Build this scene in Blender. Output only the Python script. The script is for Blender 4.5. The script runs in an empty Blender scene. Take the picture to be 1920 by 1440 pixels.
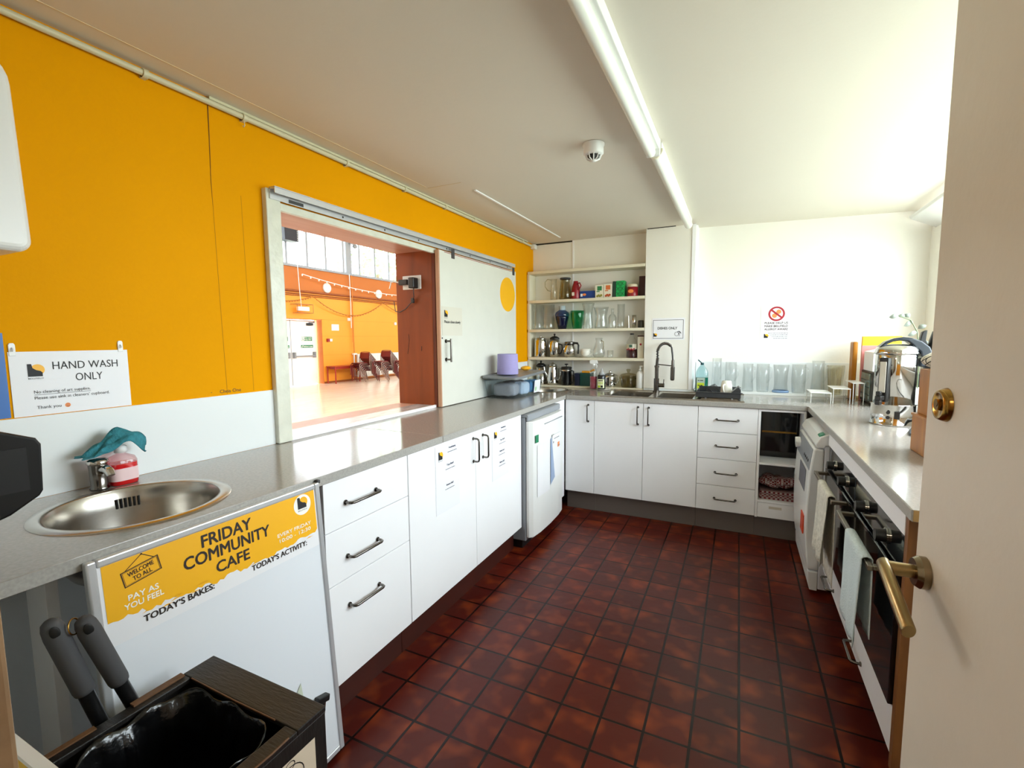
import bpy, bmesh, math, random
from mathutils import Vector, Matrix
random.seed(7)
SC = bpy.context.scene
COL = SC.collection
PI = math.pi
V = Vector

# ------------------------------------------------------------------ materials
def lin(h):
    h = h.lstrip('#')
    def f(c):
        c /= 255.0
        return c / 12.92 if c <= 0.04045 else ((c + 0.055) / 1.055) ** 2.4
    return tuple(f(int(h[i:i + 2], 16)) for i in (0, 2, 4)) + (1.0,)

MATS = {}
def mat(name, hexc, rough=0.5, metal=0.0, var=0.0, scale=8.0, bump=0.0, bscale=60.0, spec=0.5, coat=0.0, stretch=(1, 1, 1)):
    """plain principled surface with an optional noise variation of colour and a bump"""
    if name in MATS:
        return MATS[name]
    m = bpy.data.materials.new(name); m.use_nodes = True
    nt = m.node_tree; b = nt.nodes['Principled BSDF']
    c = lin(hexc)
    b.inputs['Base Color'].default_value = c
    b.inputs['Roughness'].default_value = rough
    b.inputs['Metallic'].default_value = metal
    b.inputs['Specular IOR Level'].default_value = spec
    b.inputs['Coat Weight'].default_value = coat
    b.inputs['Coat Roughness'].default_value = 0.08
    if var or bump:
        tc = nt.nodes.new('ShaderNodeTexCoord'); mp = nt.nodes.new('ShaderNodeMapping')
        mp.inputs['Scale'].default_value = stretch
        nt.links.new(tc.outputs['Object'], mp.inputs['Vector'])
    if var:
        n = nt.nodes.new('ShaderNodeTexNoise'); n.inputs['Scale'].default_value = scale; n.inputs['Detail'].default_value = 5
        nt.links.new(mp.outputs['Vector'], n.inputs['Vector'])
        r = nt.nodes.new('ShaderNodeValToRGB')
        r.color_ramp.elements[0].position = 0.3; r.color_ramp.elements[1].position = 0.7
        r.color_ramp.elements[0].color = tuple(x * (1 - var) for x in c[:3]) + (1,)
        r.color_ramp.elements[1].color = tuple(min(1, x * (1 + var)) for x in c[:3]) + (1,)
        nt.links.new(n.outputs['Fac'], r.inputs['Fac']); nt.links.new(r.outputs['Color'], b.inputs['Base Color'])
    if bump:
        n2 = nt.nodes.new('ShaderNodeTexNoise'); n2.inputs['Scale'].default_value = bscale; n2.inputs['Detail'].default_value = 4
        nt.links.new(mp.outputs['Vector'], n2.inputs['Vector'])
        bp = nt.nodes.new('ShaderNodeBump'); bp.inputs['Strength'].default_value = bump; bp.inputs['Distance'].default_value = 0.01
        nt.links.new(n2.outputs['Fac'], bp.inputs['Height']); nt.links.new(bp.outputs['Normal'], b.inputs['Normal'])
    MATS[name] = m
    return m

def glass(name, hexc='#ffffff', refl=0.5, rough=0.02, tint=1.0):
    """thin clear glass: tinted transparency under a reflection that grows at grazing angles"""
    if name in MATS:
        return MATS[name]
    m = bpy.data.materials.new(name); m.use_nodes = True
    nt = m.node_tree; nt.nodes.clear()
    out = nt.nodes.new('ShaderNodeOutputMaterial')
    tr = nt.nodes.new('ShaderNodeBsdfTransparent'); gl = nt.nodes.new('ShaderNodeBsdfGlossy')
    gl.inputs['Roughness'].default_value = rough
    mx = nt.nodes.new('ShaderNodeMixShader'); lw = nt.nodes.new('ShaderNodeLayerWeight'); lw.inputs['Blend'].default_value = 0.35
    cr = nt.nodes.new('ShaderNodeValToRGB')
    c = lin(hexc)
    cr.color_ramp.elements[0].color = c
    cr.color_ramp.elements[1].color = tuple(x * 0.72 * tint for x in c[:3]) + (1,)
    cr.color_ramp.elements[0].position = 0.5; cr.color_ramp.elements[1].position = 1.0
    mu = nt.nodes.new('ShaderNodeMath'); mu.operation = 'MULTIPLY_ADD'; mu.inputs[1].default_value = refl; mu.inputs[2].default_value = 0.02
    nt.links.new(lw.outputs['Facing'], cr.inputs['Fac']); nt.links.new(cr.outputs['Color'], tr.inputs['Color'])
    nt.links.new(lw.outputs['Facing'], mu.inputs[0]); nt.links.new(mu.outputs[0], mx.inputs['Fac'])
    nt.links.new(tr.outputs[0], mx.inputs[1]); nt.links.new(gl.outputs[0], mx.inputs[2]); nt.links.new(mx.outputs[0], out.inputs['Surface'])
    MATS[name] = m
    return m

def wood(name, c1, c2, rough=0.45, scale=6.0, axis='Z', dist=3.0):
    if name in MATS:
        return MATS[name]
    m = bpy.data.materials.new(name); m.use_nodes = True
    nt = m.node_tree; b = nt.nodes['Principled BSDF']; b.inputs['Roughness'].default_value = rough; b.inputs['Specular IOR Level'].default_value = 0.3
    tc = nt.nodes.new('ShaderNodeTexCoord'); mp = nt.nodes.new('ShaderNodeMapping')
    s = {'X': (0.12, 1, 1), 'Y': (1, 0.12, 1), 'Z': (1, 1, 0.12)}[axis]
    mp.inputs['Scale'].default_value = s
    n = nt.nodes.new('ShaderNodeTexNoise'); n.inputs['Scale'].default_value = scale * 4; n.inputs['Detail'].default_value = 6; n.inputs['Distortion'].default_value = dist * 0.2
    r = nt.nodes.new('ShaderNodeValToRGB'); r.color_ramp.elements[0].color = lin(c1); r.color_ramp.elements[1].color = lin(c2)
    r.color_ramp.elements[0].position = 0.3; r.color_ramp.elements[1].position = 0.7
    nt.links.new(tc.outputs['Object'], mp.inputs['Vector']); nt.links.new(mp.outputs['Vector'], n.inputs['Vector'])
    nt.links.new(n.outputs['Fac'], r.inputs['Fac']); nt.links.new(r.outputs['Color'], b.inputs['Base Color'])
    MATS[name] = m
    return m

M_YEL = mat('yellow_wall_paint', '#E69C00', 0.6, var=0.03, scale=1.7, bump=0.04, bscale=90, spec=0.04)
M_WALL = mat('white_wall_paint', '#ECE9E0', 0.6, var=0.02, scale=2, bump=0.05, bscale=70)
M_CREAM = mat('cream_wall_paint', '#E6DDC4', 0.6, var=0.03, scale=2, bump=0.05)
M_CEIL = mat('ceiling_paint', '#DDD6C8', 0.7, var=0.02, scale=1.2, bump=0.05, bscale=40)
M_WHITE = mat('white_laminate', '#F3F3F5', 0.34, var=0.012, scale=3)
M_SPLASH = mat('white_splashback', '#E4E8E8', 0.3)
M_GREYLAM = mat('grey_worktop_laminate', '#9C968F', 0.15, var=0.10, scale=120, spec=0.5)
M_EDGE = mat('grey_worktop_edge', '#A3A09A', 0.4, var=0.12, scale=160)
M_STEEL = mat('brushed_steel', '#B9B4AC', 0.26, 1.0, var=0.05, scale=30, stretch=(1, 1, 8))
M_CHROME = mat('chrome', '#C9C7C2', 0.08, 1.0)
M_DKCHROME = mat('dark_chrome', '#6E6A66', 0.18, 1.0)
M_BLACK = mat('black_plastic', '#161514', 0.4)
M_BLACKG = mat('black_glass', '#0C0C0E', 0.06, spec=0.6)
M_DARK = mat('dark_grey_plastic', '#3B3B3C', 0.55)
M_GRIP = mat('grey_rubber_grip', '#47474A', 0.75)
M_WPLAST = mat('white_plastic', '#E6E6E4', 0.3)
M_GPLAST = mat('grey_plastic', '#8C9096', 0.4)
M_PAPER = mat('white_paper', '#E9E9EC', 0.45)
M_PAPER2 = mat('cream_paper', '#D6D2C4', 0.4)
M_INK = mat('black_ink', '#161618', 0.6)
M_GREYINK = mat('grey_ink', '#6A6A74', 0.6)
M_WINK = mat('white_ink', '#F4F2EA', 0.6)
M_REDINK = mat('red_ink', '#A5182A', 0.6)
M_YINK = mat('yellow_print', '#F5B40A', 0.45)
M_ORINK = mat('orange_print', '#E98A4A', 0.5)
M_GREENINK = mat('green_print', '#0E7A52', 0.5)
M_BLUE = mat('blue_frame', '#1F63AE', 0.4)
M_BRASS = mat('antique_brass', '#A8803F', 0.22, 1.0, var=0.12, scale=25)
M_BRONZE = mat('worn_satin_brass', '#9C865C', 0.3, 1.0, var=0.12, scale=30)
M_RED = mat('dark_red_paint', '#8E1422', 0.35)
M_DOOR = mat('door_paint', '#E0D6C6', 0.42, var=0.03, scale=4, bump=0.10, bscale=25)
M_JAMB = mat('worn_jamb_paint', '#B0906E', 0.6, var=0.2, scale=14, bump=0.2, bscale=30)
M_BIN = mat('black_painted_wood', '#1B1816', 0.45, var=0.3, scale=14, bump=0.15, bscale=40, stretch=(1, 6, 1))
M_WORN = mat('worn_brown_wood', '#6B4A30', 0.6, var=0.3, scale=30)
M_LINER = mat('black_bin_liner', '#0A0A0B', 0.22, spec=0.6, bump=0.5, bscale=22)
M_ORWALL = mat('orange_wall_paint', '#EE9826', 0.55, var=0.03, scale=1)
M_TERRA = mat('terracotta_upper_wall', '#B5651D', 0.6, var=0.04, scale=1)  # darker orange-brown tone for the hall wall above the pipes
M_BROWNWD = wood('brown_varnished_wood', '#7E3C1A', '#96491F', 0.35, 3, 'Z')
M_PINKWD = wood('pinkish_wood', '#B9826A', '#C6947E', 0.4, 4, 'Y')
M_LTWD = wood('light_wood_edge', '#B98F72', '#C79D80', 0.5, 5, 'Z')
M_FLOORWD = wood('hall_floor_wood', '#E4CDBC', '#EEDCCE', 0.18, 4, 'Y')
M_OAK = wood('orange_oak', '#96570C', '#B5761C', 0.4, 6, 'Z')
M_PANELWD = wood('brown_end_panel', '#6B4426', '#8A5A32', 0.4, 8, 'Z')
M_SKIRT = mat('brown_skirting_tile', '#3E1912', 0.3, var=0.2, scale=8)
M_PLINTH = mat('grey_plinth', '#6B625C', 0.5)
G_CLEAR = glass('clear_glass', '#FBFCFC', 0.42, tint=1.1)
G_PANE = glass('window_glass', '#F4F8F8', 0.25)
G_GREEN = glass('green_glass', '#93E6C8', 0.4)
G_BLUE = glass('blue_glass', '#8FAAD8', 0.4)
G_PLAST = glass('clear_box_plastic', '#F6FAFC', 0.18, 0.12, tint=1.2)
G_OLIVE = glass('smoked_glass', '#E6E2D2', 0.35)
G_RED = glass('clear_red_plastic', '#FBE6E7', 0.35)

def floor_tiles():
    m = bpy.data.materials.new('red_quarry_tiles'); m.use_nodes = True
    nt = m.node_tree; b = nt.nodes['Principled BSDF']
    tc = nt.nodes.new('ShaderNodeTexCoord'); mp = nt.nodes.new('ShaderNodeMapping')
    mp.inputs['Location'].default_value = (-0.6278 - 0.0, -1.2564, 0)
    nt.links.new(tc.outputs['Object'], mp.inputs['Vector'])
    br = nt.nodes.new('ShaderNodeTexBrick')
    br.offset = 0.0; br.squash = 1.0
    for k, v in (('Scale', 1.0), ('Mortar Size', 0.005), ('Mortar Smooth', 0.15), ('Bias', 0.0), ('Brick Width', 0.15), ('Row Height', 0.15)):
        br.inputs[k].default_value = v
    br.inputs['Color1'].default_value = lin('#56160B'); br.inputs['Color2'].default_value = lin('#461009'); br.inputs['Mortar'].default_value = lin('#160604')
    nt.links.new(mp.outputs['Vector'], br.inputs['Vector'])
    # window reflections on the glossy tiles, painted in as paler orange blotches
    n = nt.nodes.new('ShaderNodeTexNoise'); n.inputs['Scale'].default_value = 9.5; n.inputs['Detail'].default_value = 1.5; n.inputs['Roughness'].default_value = 0.55
    nt.links.new(mp.outputs['Vector'], n.inputs['Vector'])
    r = nt.nodes.new('ShaderNodeValToRGB'); r.color_ramp.elements[0].position = 0.50; r.color_ramp.elements[1].position = 0.95
    r.color_ramp.elements[0].color = (0, 0, 0, 1); r.color_ramp.elements[1].color = (0.62, 0.62, 0.62, 1)
    nt.links.new(n.outputs['Fac'], r.inputs['Fac'])
    inv = nt.nodes.new('ShaderNodeMath'); inv.operation = 'SUBTRACT'; inv.inputs[0].default_value = 1.0
    nt.links.new(br.outputs['Fac'], inv.inputs[1])
    mul = nt.nodes.new('ShaderNodeMath'); mul.operation = 'MULTIPLY'
    nt.links.new(r.outputs['Color'], mul.inputs[0]); nt.links.new(inv.outputs[0], mul.inputs[1])
    mx = nt.nodes.new('ShaderNodeMix'); mx.data_type = 'RGBA'; mx.inputs['B'].default_value = lin('#B4521F')
    nt.links.new(mul.outputs[0], mx.inputs['Factor']); nt.links.new(br.outputs['Color'], mx.inputs['A'])
    nt.links.new(mx.outputs['Result'], b.inputs['Base Color'])
    b.inputs['Roughness'].default_value = 0.33; b.inputs['Specular IOR Level'].default_value = 0.28
    n3_ = nt.nodes.new('ShaderNodeTexNoise'); n3_.inputs['Scale'].default_value = 11.0; n3_.inputs['Detail'].default_value = 2.0
    nt.links.new(mp.outputs['Vector'], n3_.inputs['Vector'])
    bp0 = nt.nodes.new('ShaderNodeBump'); bp0.inputs['Strength'].default_value = 0.16; bp0.inputs['Distance'].default_value = 0.01
    nt.links.new(n3_.outputs['Fac'], bp0.inputs['Height'])
    bp = nt.nodes.new('ShaderNodeBump'); bp.inputs['Strength'].default_value = 0.5; bp.inputs['Distance'].default_value = 0.002; bp.invert = True
    nt.links.new(br.outputs['Fac'], bp.inputs['Height']); nt.links.new(bp0.outputs['Normal'], bp.inputs['Normal']); nt.links.new(bp.outputs['Normal'], b.inputs['Normal'])
    return m
M_TILES = floor_tiles()

def gingham():
    m = bpy.data.materials.new('red_check_cloth'); m.use_nodes = True
    nt = m.node_tree; b = nt.nodes['Principled BSDF']; b.inputs['Roughness'].default_value = 0.9
    tc = nt.nodes.new('ShaderNodeTexCoord')
    ck = nt.nodes.new('ShaderNodeTexChecker'); ck.inputs['Scale'].default_value = 75
    ck.inputs['Color1'].default_value = lin('#641018'); ck.inputs['Color2'].default_value = lin('#A89894')
    nt.links.new(tc.outputs['Object'], ck.inputs['Vector']); nt.links.new(ck.outputs['Color'], b.inputs['Base Color'])
    return m
M_GINGHAM = gingham()

def gridcloth():
    m = bpy.data.materials.new('black_grid_mitt_cloth'); m.use_nodes = True
    nt = m.node_tree; b = nt.nodes['Principled BSDF']; b.inputs['Roughness'].default_value = 0.9
    tc = nt.nodes.new('ShaderNodeTexCoord'); mp = nt.nodes.new('ShaderNodeMapping'); mp.inputs['Rotation'].default_value = (0.3, 0.5, 0.6)
    sp = nt.nodes.new('ShaderNodeSeparateXYZ')
    nt.links.new(tc.outputs['Object'], mp.inputs['Vector']); nt.links.new(mp.outputs['Vector'], sp.inputs[0])
    ms = []
    for ax in ('Y', 'Z'):
        a = nt.nodes.new('ShaderNodeMath'); a.operation = 'PINGPONG'; a.inputs[1].default_value = 0.0085
        c = nt.nodes.new('ShaderNodeMath'); c.operation = 'LESS_THAN'; c.inputs[1].default_value = 0.0016
        nt.links.new(sp.outputs[ax], a.inputs[0]); nt.links.new(a.outputs[0], c.inputs[0]); ms.append(c)
    mxx = nt.nodes.new('ShaderNodeMath'); mxx.operation = 'MAXIMUM'
    nt.links.new(ms[0].outputs[0], mxx.inputs[0]); nt.links.new(ms[1].outputs[0], mxx.inputs[1])
    mx = nt.nodes.new('ShaderNodeMix'); mx.data_type = 'RGBA'; mx.inputs['A'].default_value = lin('#D9D2C2'); mx.inputs['B'].default_value = lin('#141414')
    nt.links.new(mxx.outputs[0], mx.inputs['Factor']); nt.links.new(mx.outputs['Result'], b.inputs['Base Color'])
    return m
M_GRID = gridcloth()

# ------------------------------------------------------------------ mesh building
class MB:
    """collects geometry in world coordinates (or through xf) for ONE mesh object"""
    def __init__(s, xf=None):
        s.v = []; s.f = []; s.sm = []; s.xf = xf
    def add(s, vs, fs, smooth=False, M=None):
        b = len(s.v)
        for p in vs:
            p = V(p)
            if M is not None: p = M @ p
            if s.xf is not None: p = s.xf @ p
            s.v.append(p)
        for f in fs:
            s.f.append(tuple(b + i for i in f)); s.sm.append(smooth)
        return s
    def box(s, x0, x1, y0, y1, z0, z1, M=None):
        vs = [(x, y, z) for z in (z0, z1) for y in (y0, y1) for x in (x0, x1)]
        fs = [(0, 2, 3, 1), (4, 5, 7, 6), (0, 1, 5, 4), (2, 6, 7, 3), (0, 4, 6, 2), (1, 3, 7, 5)]
        return s.add(vs, fs, False, M)
    def prism(s, pts, axis, a, b, M=None, smooth=False):
        """2D polygon extruded along axis from a to b; pts in the two other axes (cyclic order xyz without axis)"""
        def P(u, w, t):
            return {'x': (t, u, w), 'y': (u, t, w), 'z': (u, w, t)}[axis]
        n = len(pts)
        vs = [P(u, w, a) for u, w in pts] + [P(u, w, b) for u, w in pts]
        fs = [tuple(range(n))[::-1], tuple(range(n, 2 * n))]
        fs += [(i, (i + 1) % n, n + (i + 1) % n, n + i) for i in range(n)]
        return s.add(vs, fs, smooth, M)
    def cyl(s, p0, p1, r0, r1=None, n=20, caps=True, smooth=True):
        r1 = r0 if r1 is None else r1
        p0, p1 = V(p0), V(p1); d = (p1 - p0).normalized()
        a = d.orthogonal().normalized(); c = d.cross(a)
        vs = []
        for p, r in ((p0, r0), (p1, r1)):
            vs += [p + (a * math.cos(2 * PI * i / n) + c * math.sin(2 * PI * i / n)) * r for i in range(n)]
        s.add(vs, [(i, (i + 1) % n, n + (i + 1) % n, n + i) for i in range(n)], smooth)
        if caps:
            s.add(vs[:n], [tuple(range(n))[::-1]]); s.add(vs[n:], [tuple(range(n))])
        return s
    def tube(s, path, r, n=8, closed=False, caps=True, M=None):
        P = [V(p) for p in path]; m = len(P); vs = []; prev = None
        rr = r if isinstance(r, (list, tuple)) else [r] * m
        for i, p in enumerate(P):
            if closed: d = P[(i + 1) % m] - P[i - 1]
            else: d = P[min(i + 1, m - 1)] - P[max(i - 1, 0)]
            d.normalize()
            a = d.orthogonal().normalized() if prev is None else (prev - d * prev.dot(d)).normalized()
            prev = a; c = d.cross(a)
            vs += [p + (a * math.cos(2 * PI * k / n) + c * math.sin(2 * PI * k / n)) * rr[i] for k in range(n)]
        fs = []
        for i in range(m if closed else m - 1):
            j = (i + 1) % m
            fs += [(i * n + k, i * n + (k + 1) % n, j * n + (k + 1) % n, j * n + k) for k in range(n)]
        s.add(vs, fs, True, M)
        if caps and not closed:
            s.add(vs[:n], [tuple(range(n))[::-1]], False, M); s.add(vs[-n:], [tuple(range(n))], False, M)
        return s
    def lathe(s, prof, c, n=28, axis=None, smooth=True):
        """profile of (r, h) turned about the vertical axis through c"""
        c = V(c); vs = []; m = len(prof)
        R = Matrix.Identity(3) if axis is None else V((0, 0, 1)).rotation_difference(V(axis)).to_matrix()
        for r, h in prof:
            r = max(r, 1e-5)
            vs += [c + R @ V((r * math.cos(2 * PI * k / n), r * math.sin(2 * PI * k / n), h)) for k in range(n)]
        fs = [(i * n + k, i * n + (k + 1) % n, (i + 1) * n + (k + 1) % n, (i + 1) * n + k) for i in range(m - 1) for k in range(n)]
        return s.add(vs, fs, smooth)
    def vessel(s, prof, c, t=0.002, n=28):
        """open vessel with a real wall thickness: outside up, inside down"""
        inner = [(max(r - t, 0.0005), h + (t if i == 0 else 0)) for i, (r, h) in enumerate(prof)]
        p = [(0, prof[0][1])] + list(prof) + inner[::-1] + [(0, inner[0][1])]
        return s.lathe(p, c, n)
    def sphere(s, c, r, sc=(1, 1, 1), n=20, m=12):
        c = V(c)
        prof = [(math.sin(PI * i / m), -math.cos(PI * i / m)) for i in range(m + 1)]
        vs = []
        for a, h in prof:
            a = max(a, 1e-4)
            vs += [c + V((a * math.cos(2 * PI * k / n) * r * sc[0], a * math.sin(2 * PI * k / n) * r * sc[1], h * r * sc[2])) for k in range(n)]
        return s.add(vs, [(i * n + k, i * n + (k + 1) % n, (i + 1) * n + (k + 1) % n, (i + 1) * n + k) for i in range(m) for k in range(n)], True)
    def disc(s, c, r, nrm, n=28, th=0.0):
        nrm = V(nrm).normalized()
        return s.cyl(V(c), V(c) + nrm * max(th, 0.0004), r, r, n)
    def build(s, name, material, parent=None, bevel=0.0, seg=2, subsurf=0, wn=False):
        me = bpy.data.meshes.new(name)
        o = V((0, 0, 0)); p = parent
        while p is not None:
            o += V(p.location); p = p.parent
        if parent is None and s.v:
            xs = [p.x for p in s.v]; ys = [p.y for p in s.v]; zs = [p.z for p in s.v]
            o = V(((min(xs) + max(xs)) / 2, (min(ys) + max(ys)) / 2, min(zs)))
        if name in ('floor', 'ceiling') or name.startswith('wall_'):
            o = V((0, 0, 0))
        me.from_pydata([p - o for p in s.v], [], s.f)
        for poly, sm in zip(me.polygons, s.sm): poly.use_smooth = sm
        me.validate(); me.update()
        bm = bmesh.new(); bm.from_mesh(me); bmesh.ops.recalc_face_normals(bm, faces=bm.faces); bm.to_mesh(me); bm.free()
        ob = bpy.data.objects.new(name, me); COL.objects.link(ob)
        if parent is not None: ob.parent = parent
        else: ob.location = o
        if isinstance(material, (list, tuple)):
            for mm in material: me.materials.append(mm)
        else: me.materials.append(material)
        if bevel:
            md = ob.modifiers.new('bevel', 'BEVEL'); md.width = bevel; md.segments = seg; md.limit_method = 'ANGLE'; md.angle_limit = math.radians(40)
        if subsurf:
            md = ob.modifiers.new('sub', 'SUBSURF'); md.levels = subsurf; md.render_levels = subsurf
        return ob

def tag(o, label, cat, group=None, kind=None):
    o['label'] = label; o['category'] = cat
    if group: o['group'] = group
    if kind: o['kind'] = kind
    return o
def thing(name, label, cat, loc, group=None):
    o = bpy.data.objects.new(name, None); COL.objects.link(o); o.location = loc; o.empty_display_size = 0.05
    return tag(o, label, cat, group)
def one(name, mb, m, label, cat, group=None, **kw):
    return tag(mb.build(name, m, **kw), label, cat, group)
def struct(name, mb, m, parent=None, **kw):
    o = mb.build(name, m, parent, **kw)
    if parent is None: o['kind'] = 'structure'
    return o
def copy_tree(o, loc, label=None, group=None):
    """the thing and copies of its parts and sub-parts"""
    c = o.copy(); COL.objects.link(c); c.location = loc
    if label: c['label'] = label
    if group: c['group'] = group
    for ch in o.children:
        d = ch.copy(); COL.objects.link(d); d.parent = c
        for g in ch.children:
            e = g.copy(); COL.objects.link(e); e.parent = d
    return c

# ------------------------------------------------------------------ lettering
_TC = {}
def text_geo(s, bold=0.0):
    key = (s, bold)
    if key in _TC: return _TC[key]
    cu = bpy.data.curves.new('t', 'FONT'); cu.body = s; cu.size = 1.0; cu.resolution_u = 3; cu.offset = bold; cu.fill_mode = 'FRONT'
    ob = bpy.data.objects.new('t', cu)
    me = bpy.data.meshes.new_from_object(ob)
    vs = [tuple(v.co) for v in me.vertices]; fs = [tuple(p.vertices) for p in me.polygons]
    bpy.data.objects.remove(ob); bpy.data.curves.remove(cu); bpy.data.meshes.remove(me)
    _TC[key] = (vs, fs)
    return _TC[key]
def frame(o, ux, uy):
    ux = V(ux).normalized(); uy = V(uy).normalized(); n = ux.cross(uy)
    M = Matrix.Identity(4)
    for i in range(3):
        M[i][0] = ux[i]; M[i][1] = uy[i]; M[i][2] = n[i]; M[i][3] = o[i]
    return M
CAP = 0.69
def letter(mb, M, s, u, v, cap, width=None, align='l', bold=0.0, lift=0.0008, rot=0.0):
    """lettering whose baseline starts (or centres) at u, v in the frame M; bold thickens the strokes sideways and upwards"""
    vs, fs = text_geo(s)
    if not vs: return
    x0 = min(p[0] for p in vs); x1 = max(p[0] for p in vs)
    k = cap / CAP; kx = k if width is None else width / (x1 - x0)
    sh = {'l': 0, 'c': -(x1 - x0) / 2, 'r': -(x1 - x0)}[align]
    c, sn = math.cos(rot), math.sin(rot); e = bold * k
    offs = [(0, 0)] if not bold else [(0, 0), (e, 0), (-e, 0), (0, e), (0, -e), (e * .7, e * .7), (-e * .7, e * .7), (e * .7, -e * .7), (-e * .7, -e * .7)]
    for n_, (ox, oy) in enumerate(offs):
        out = []
        for p in vs:
            a = (p[0] - x0 + sh) * kx + ox; b = p[1] * k + oy
            out.append((u + a * c - b * sn, v + a * sn + b * c, lift + n_ * 0.00002))
        mb.add(out, fs, False, M)
def flat(mb, M, pts, lift=0.0005):
    mb.add([(p[0], p[1], lift) for p in pts], [tuple(range(len(pts)))], False, M)
def rect(mb, M, u0, u1, v0, v1, lift=0.0005):
    flat(mb, M, [(u0, v0), (u1, v0), (u1, v1), (u0, v1)], lift)
def stroke(mb, M, pts, w, lift=0.0008, closed=False):
    P = [V((p[0], p[1])) for p in pts]
    if closed: P.append(P[0])
    for a, b in zip(P[:-1], P[1:]):
        d = (b - a)
        if d.length < 1e-6: continue
        d.normalize(); q = V((-d.y, d.x)) * w / 2; e = d * w * 0.35
        flat(mb, M, [a - e - q, b + e - q, b + e + q, a - e + q], lift)
def ring(mb, M, cu, cv, r0, r1, a0=0, a1=2 * PI, n=28, lift=0.0006):
    vs = []; fs = []
    for i in range(n + 1):
        a = a0 + (a1 - a0) * i / n
        vs += [(cu + r0 * math.cos(a), cv + r0 * math.sin(a), lift), (cu + r1 * math.cos(a), cv + r1 * math.sin(a), lift)]
    fs = [(2 * i, 2 * i + 1, 2 * i + 3, 2 * i + 2) for i in range(n)]
    mb.add(vs, fs, False, M)
def circ(mb, M, cu, cv, r, n=28, lift=0.0005):
    flat(mb, M, [(cu + r * math.cos(2 * PI * i / n), cv + r * math.sin(2 * PI * i / n)) for i in range(n)], lift)
def logo(dark, yel, M, u, v, s, word=True):
    """dark boot shaped block with a yellow sun behind its shoulder; s = its width"""
    circ(yel, M, u + 0.58 * s, v + 0.52 * s, 0.43 * s, lift=0.0006)
    flat(dark, M, [(u, v), (u + 0.86 * s, v), (u + 0.86 * s, v + 0.30 * s), (u + 0.74 * s, v + 0.42 * s), (u + 0.5 * s, v + 0.5 * s),
                   (u + 0.3 * s, v + 0.66 * s), (u + 0.24 * s, v + 0.98 * s), (u, v + 0.98 * s)], 0.001)
    if word:
        letter(dark, M, 'BELLFIELD', u, v - 0.2 * s, 0.11 * s, width=0.9 * s)
def greek(mb, M, u, v, w, h, seed=0, lift=0.0008):
    """a line of print too small to read: small word-length dashes"""
    rnd = random.Random(seed); x = u
    while x < u + w:
        l = rnd.uniform(0.6, 2.2) * h * 2
        rect(mb, M, x, min(x + l, u + w), v, v + h, lift); x += l + h * 0.8

def bar_handle(parent, p0, p1, out, stand=0.032, r=0.005, m=None, name='handle'):
    """a D-shaped bar handle: two posts and a bowed bar"""
    p0, p1, out = V(p0), V(p1), V(out).normalized(); d = (p1 - p0).normalized(); L = (p1 - p0).length
    k = min(0.012, L * 0.12)
    path = [p0, p0 + out * (stand - k), p0 + out * stand + d * k * 0.3 - out * k * 0.3, p0 + out * stand + d * k,
            p1 + out * stand - d * k, p1 + out * stand - d * k * 0.3 - out * k * 0.3, p1 + out * (stand - k), p1]
    mb = MB().tube(path, r, 10)
    mb.cyl(p0 + out * 0.0004, p0 + out * 0.004, r * 1.7, n=14).cyl(p1 + out * 0.0004, p1 + out * 0.004, r * 1.7, n=14)
    return mb.build(name, m or M_DKCHROME, parent)
# ================================================================== THE SETTING
WT, WB = 0.922, 0.889          # worktop top and underside
YB = 4.19                      # back wall
def cut(ob, mbs):
    for mb in mbs:
        c = mb.build('cutter', M_BLACK)
        md = ob.modifiers.new('cut', 'BOOLEAN'); md.operation = 'DIFFERENCE'; md.solver = 'EXACT'; md.object = c
        bpy.context.view_layer.update()
        dg = bpy.context.evaluated_depsgraph_get()
        me = bpy.data.meshes.new_from_object(ob.evaluated_get(dg))
        ob.modifiers.clear(); ob.data = me
        cm = c.data; bpy.data.objects.remove(c); bpy.data.meshes.remove(cm)

struct('floor', MB().box(-0.14, 3.1, -1.6, 4.35, -0.1, 0), M_TILES)
struct('ceiling', MB().prism([(-0.27, 2.25), (1.4, 2.25), (2.95, 2.212), (3.1, 2.212), (3.1, 2.42), (-0.27, 2.42)], 'y', -1.6, 4.35,
       M=Matrix(((1, 0, 0, 0), (0, 1, 0, 0), (0, 0, 1, 0), (0, 0, 0, 1)))), M_CEIL)
wl = MB()
wl.box(-0.27, 0, -1.6, 1.40, 0, 2.4).box(-0.27, 0, 2.555, 4.35, 0, 2.4).box(-0.27, 0, 1.40, 2.555, 0, 0.90).box(-0.27, 0, 1.40, 2.555, 1.945, 2.4)
struct('wall_left', wl, M_YEL)
# hairline cracks and board joints in the yellow paint
ck = MB()
ck.tube([(0.0004, 1.153, 2.222), (0.0004, 1.151, 2.1), (0.0004, 1.147, 1.95), (0.0004, 1.149, 1.84)], [0.0022, 0.0016, 0.0012, 0.0004], 6)
ck.tube([(0.0002, 1.149, 1.84), (0.0002, 1.152, 1.5), (0.0002, 1.157, 1.16)], 0.0006, 5)
ck.tube([(0.0002, 1.262, 1.93), (0.0002, 1.268, 1.16)], 0.0005, 5)
struct('trim_1', ck, mat('paint_crack', '#7A4E08', 0.8))
MW = frame((0.0, 0.0, 0.0), (0, 1, 0), (0, 0, 1))
sc = MB(); letter(sc, MW, '-', 1.094, 1.166, 0.012); letter(sc, MW, 'Chris One', 1.128, 1.164, 0.013, width=0.085)
one('wall_scribble', sc, M_INK, 'small black handwriting scribbled on the yellow paint above the splashback', 'writing')
struct('trim_20', MB().box(0, 0.004, 0.11, 1.09, 0, 0.888), M_SPLASH)
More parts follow.
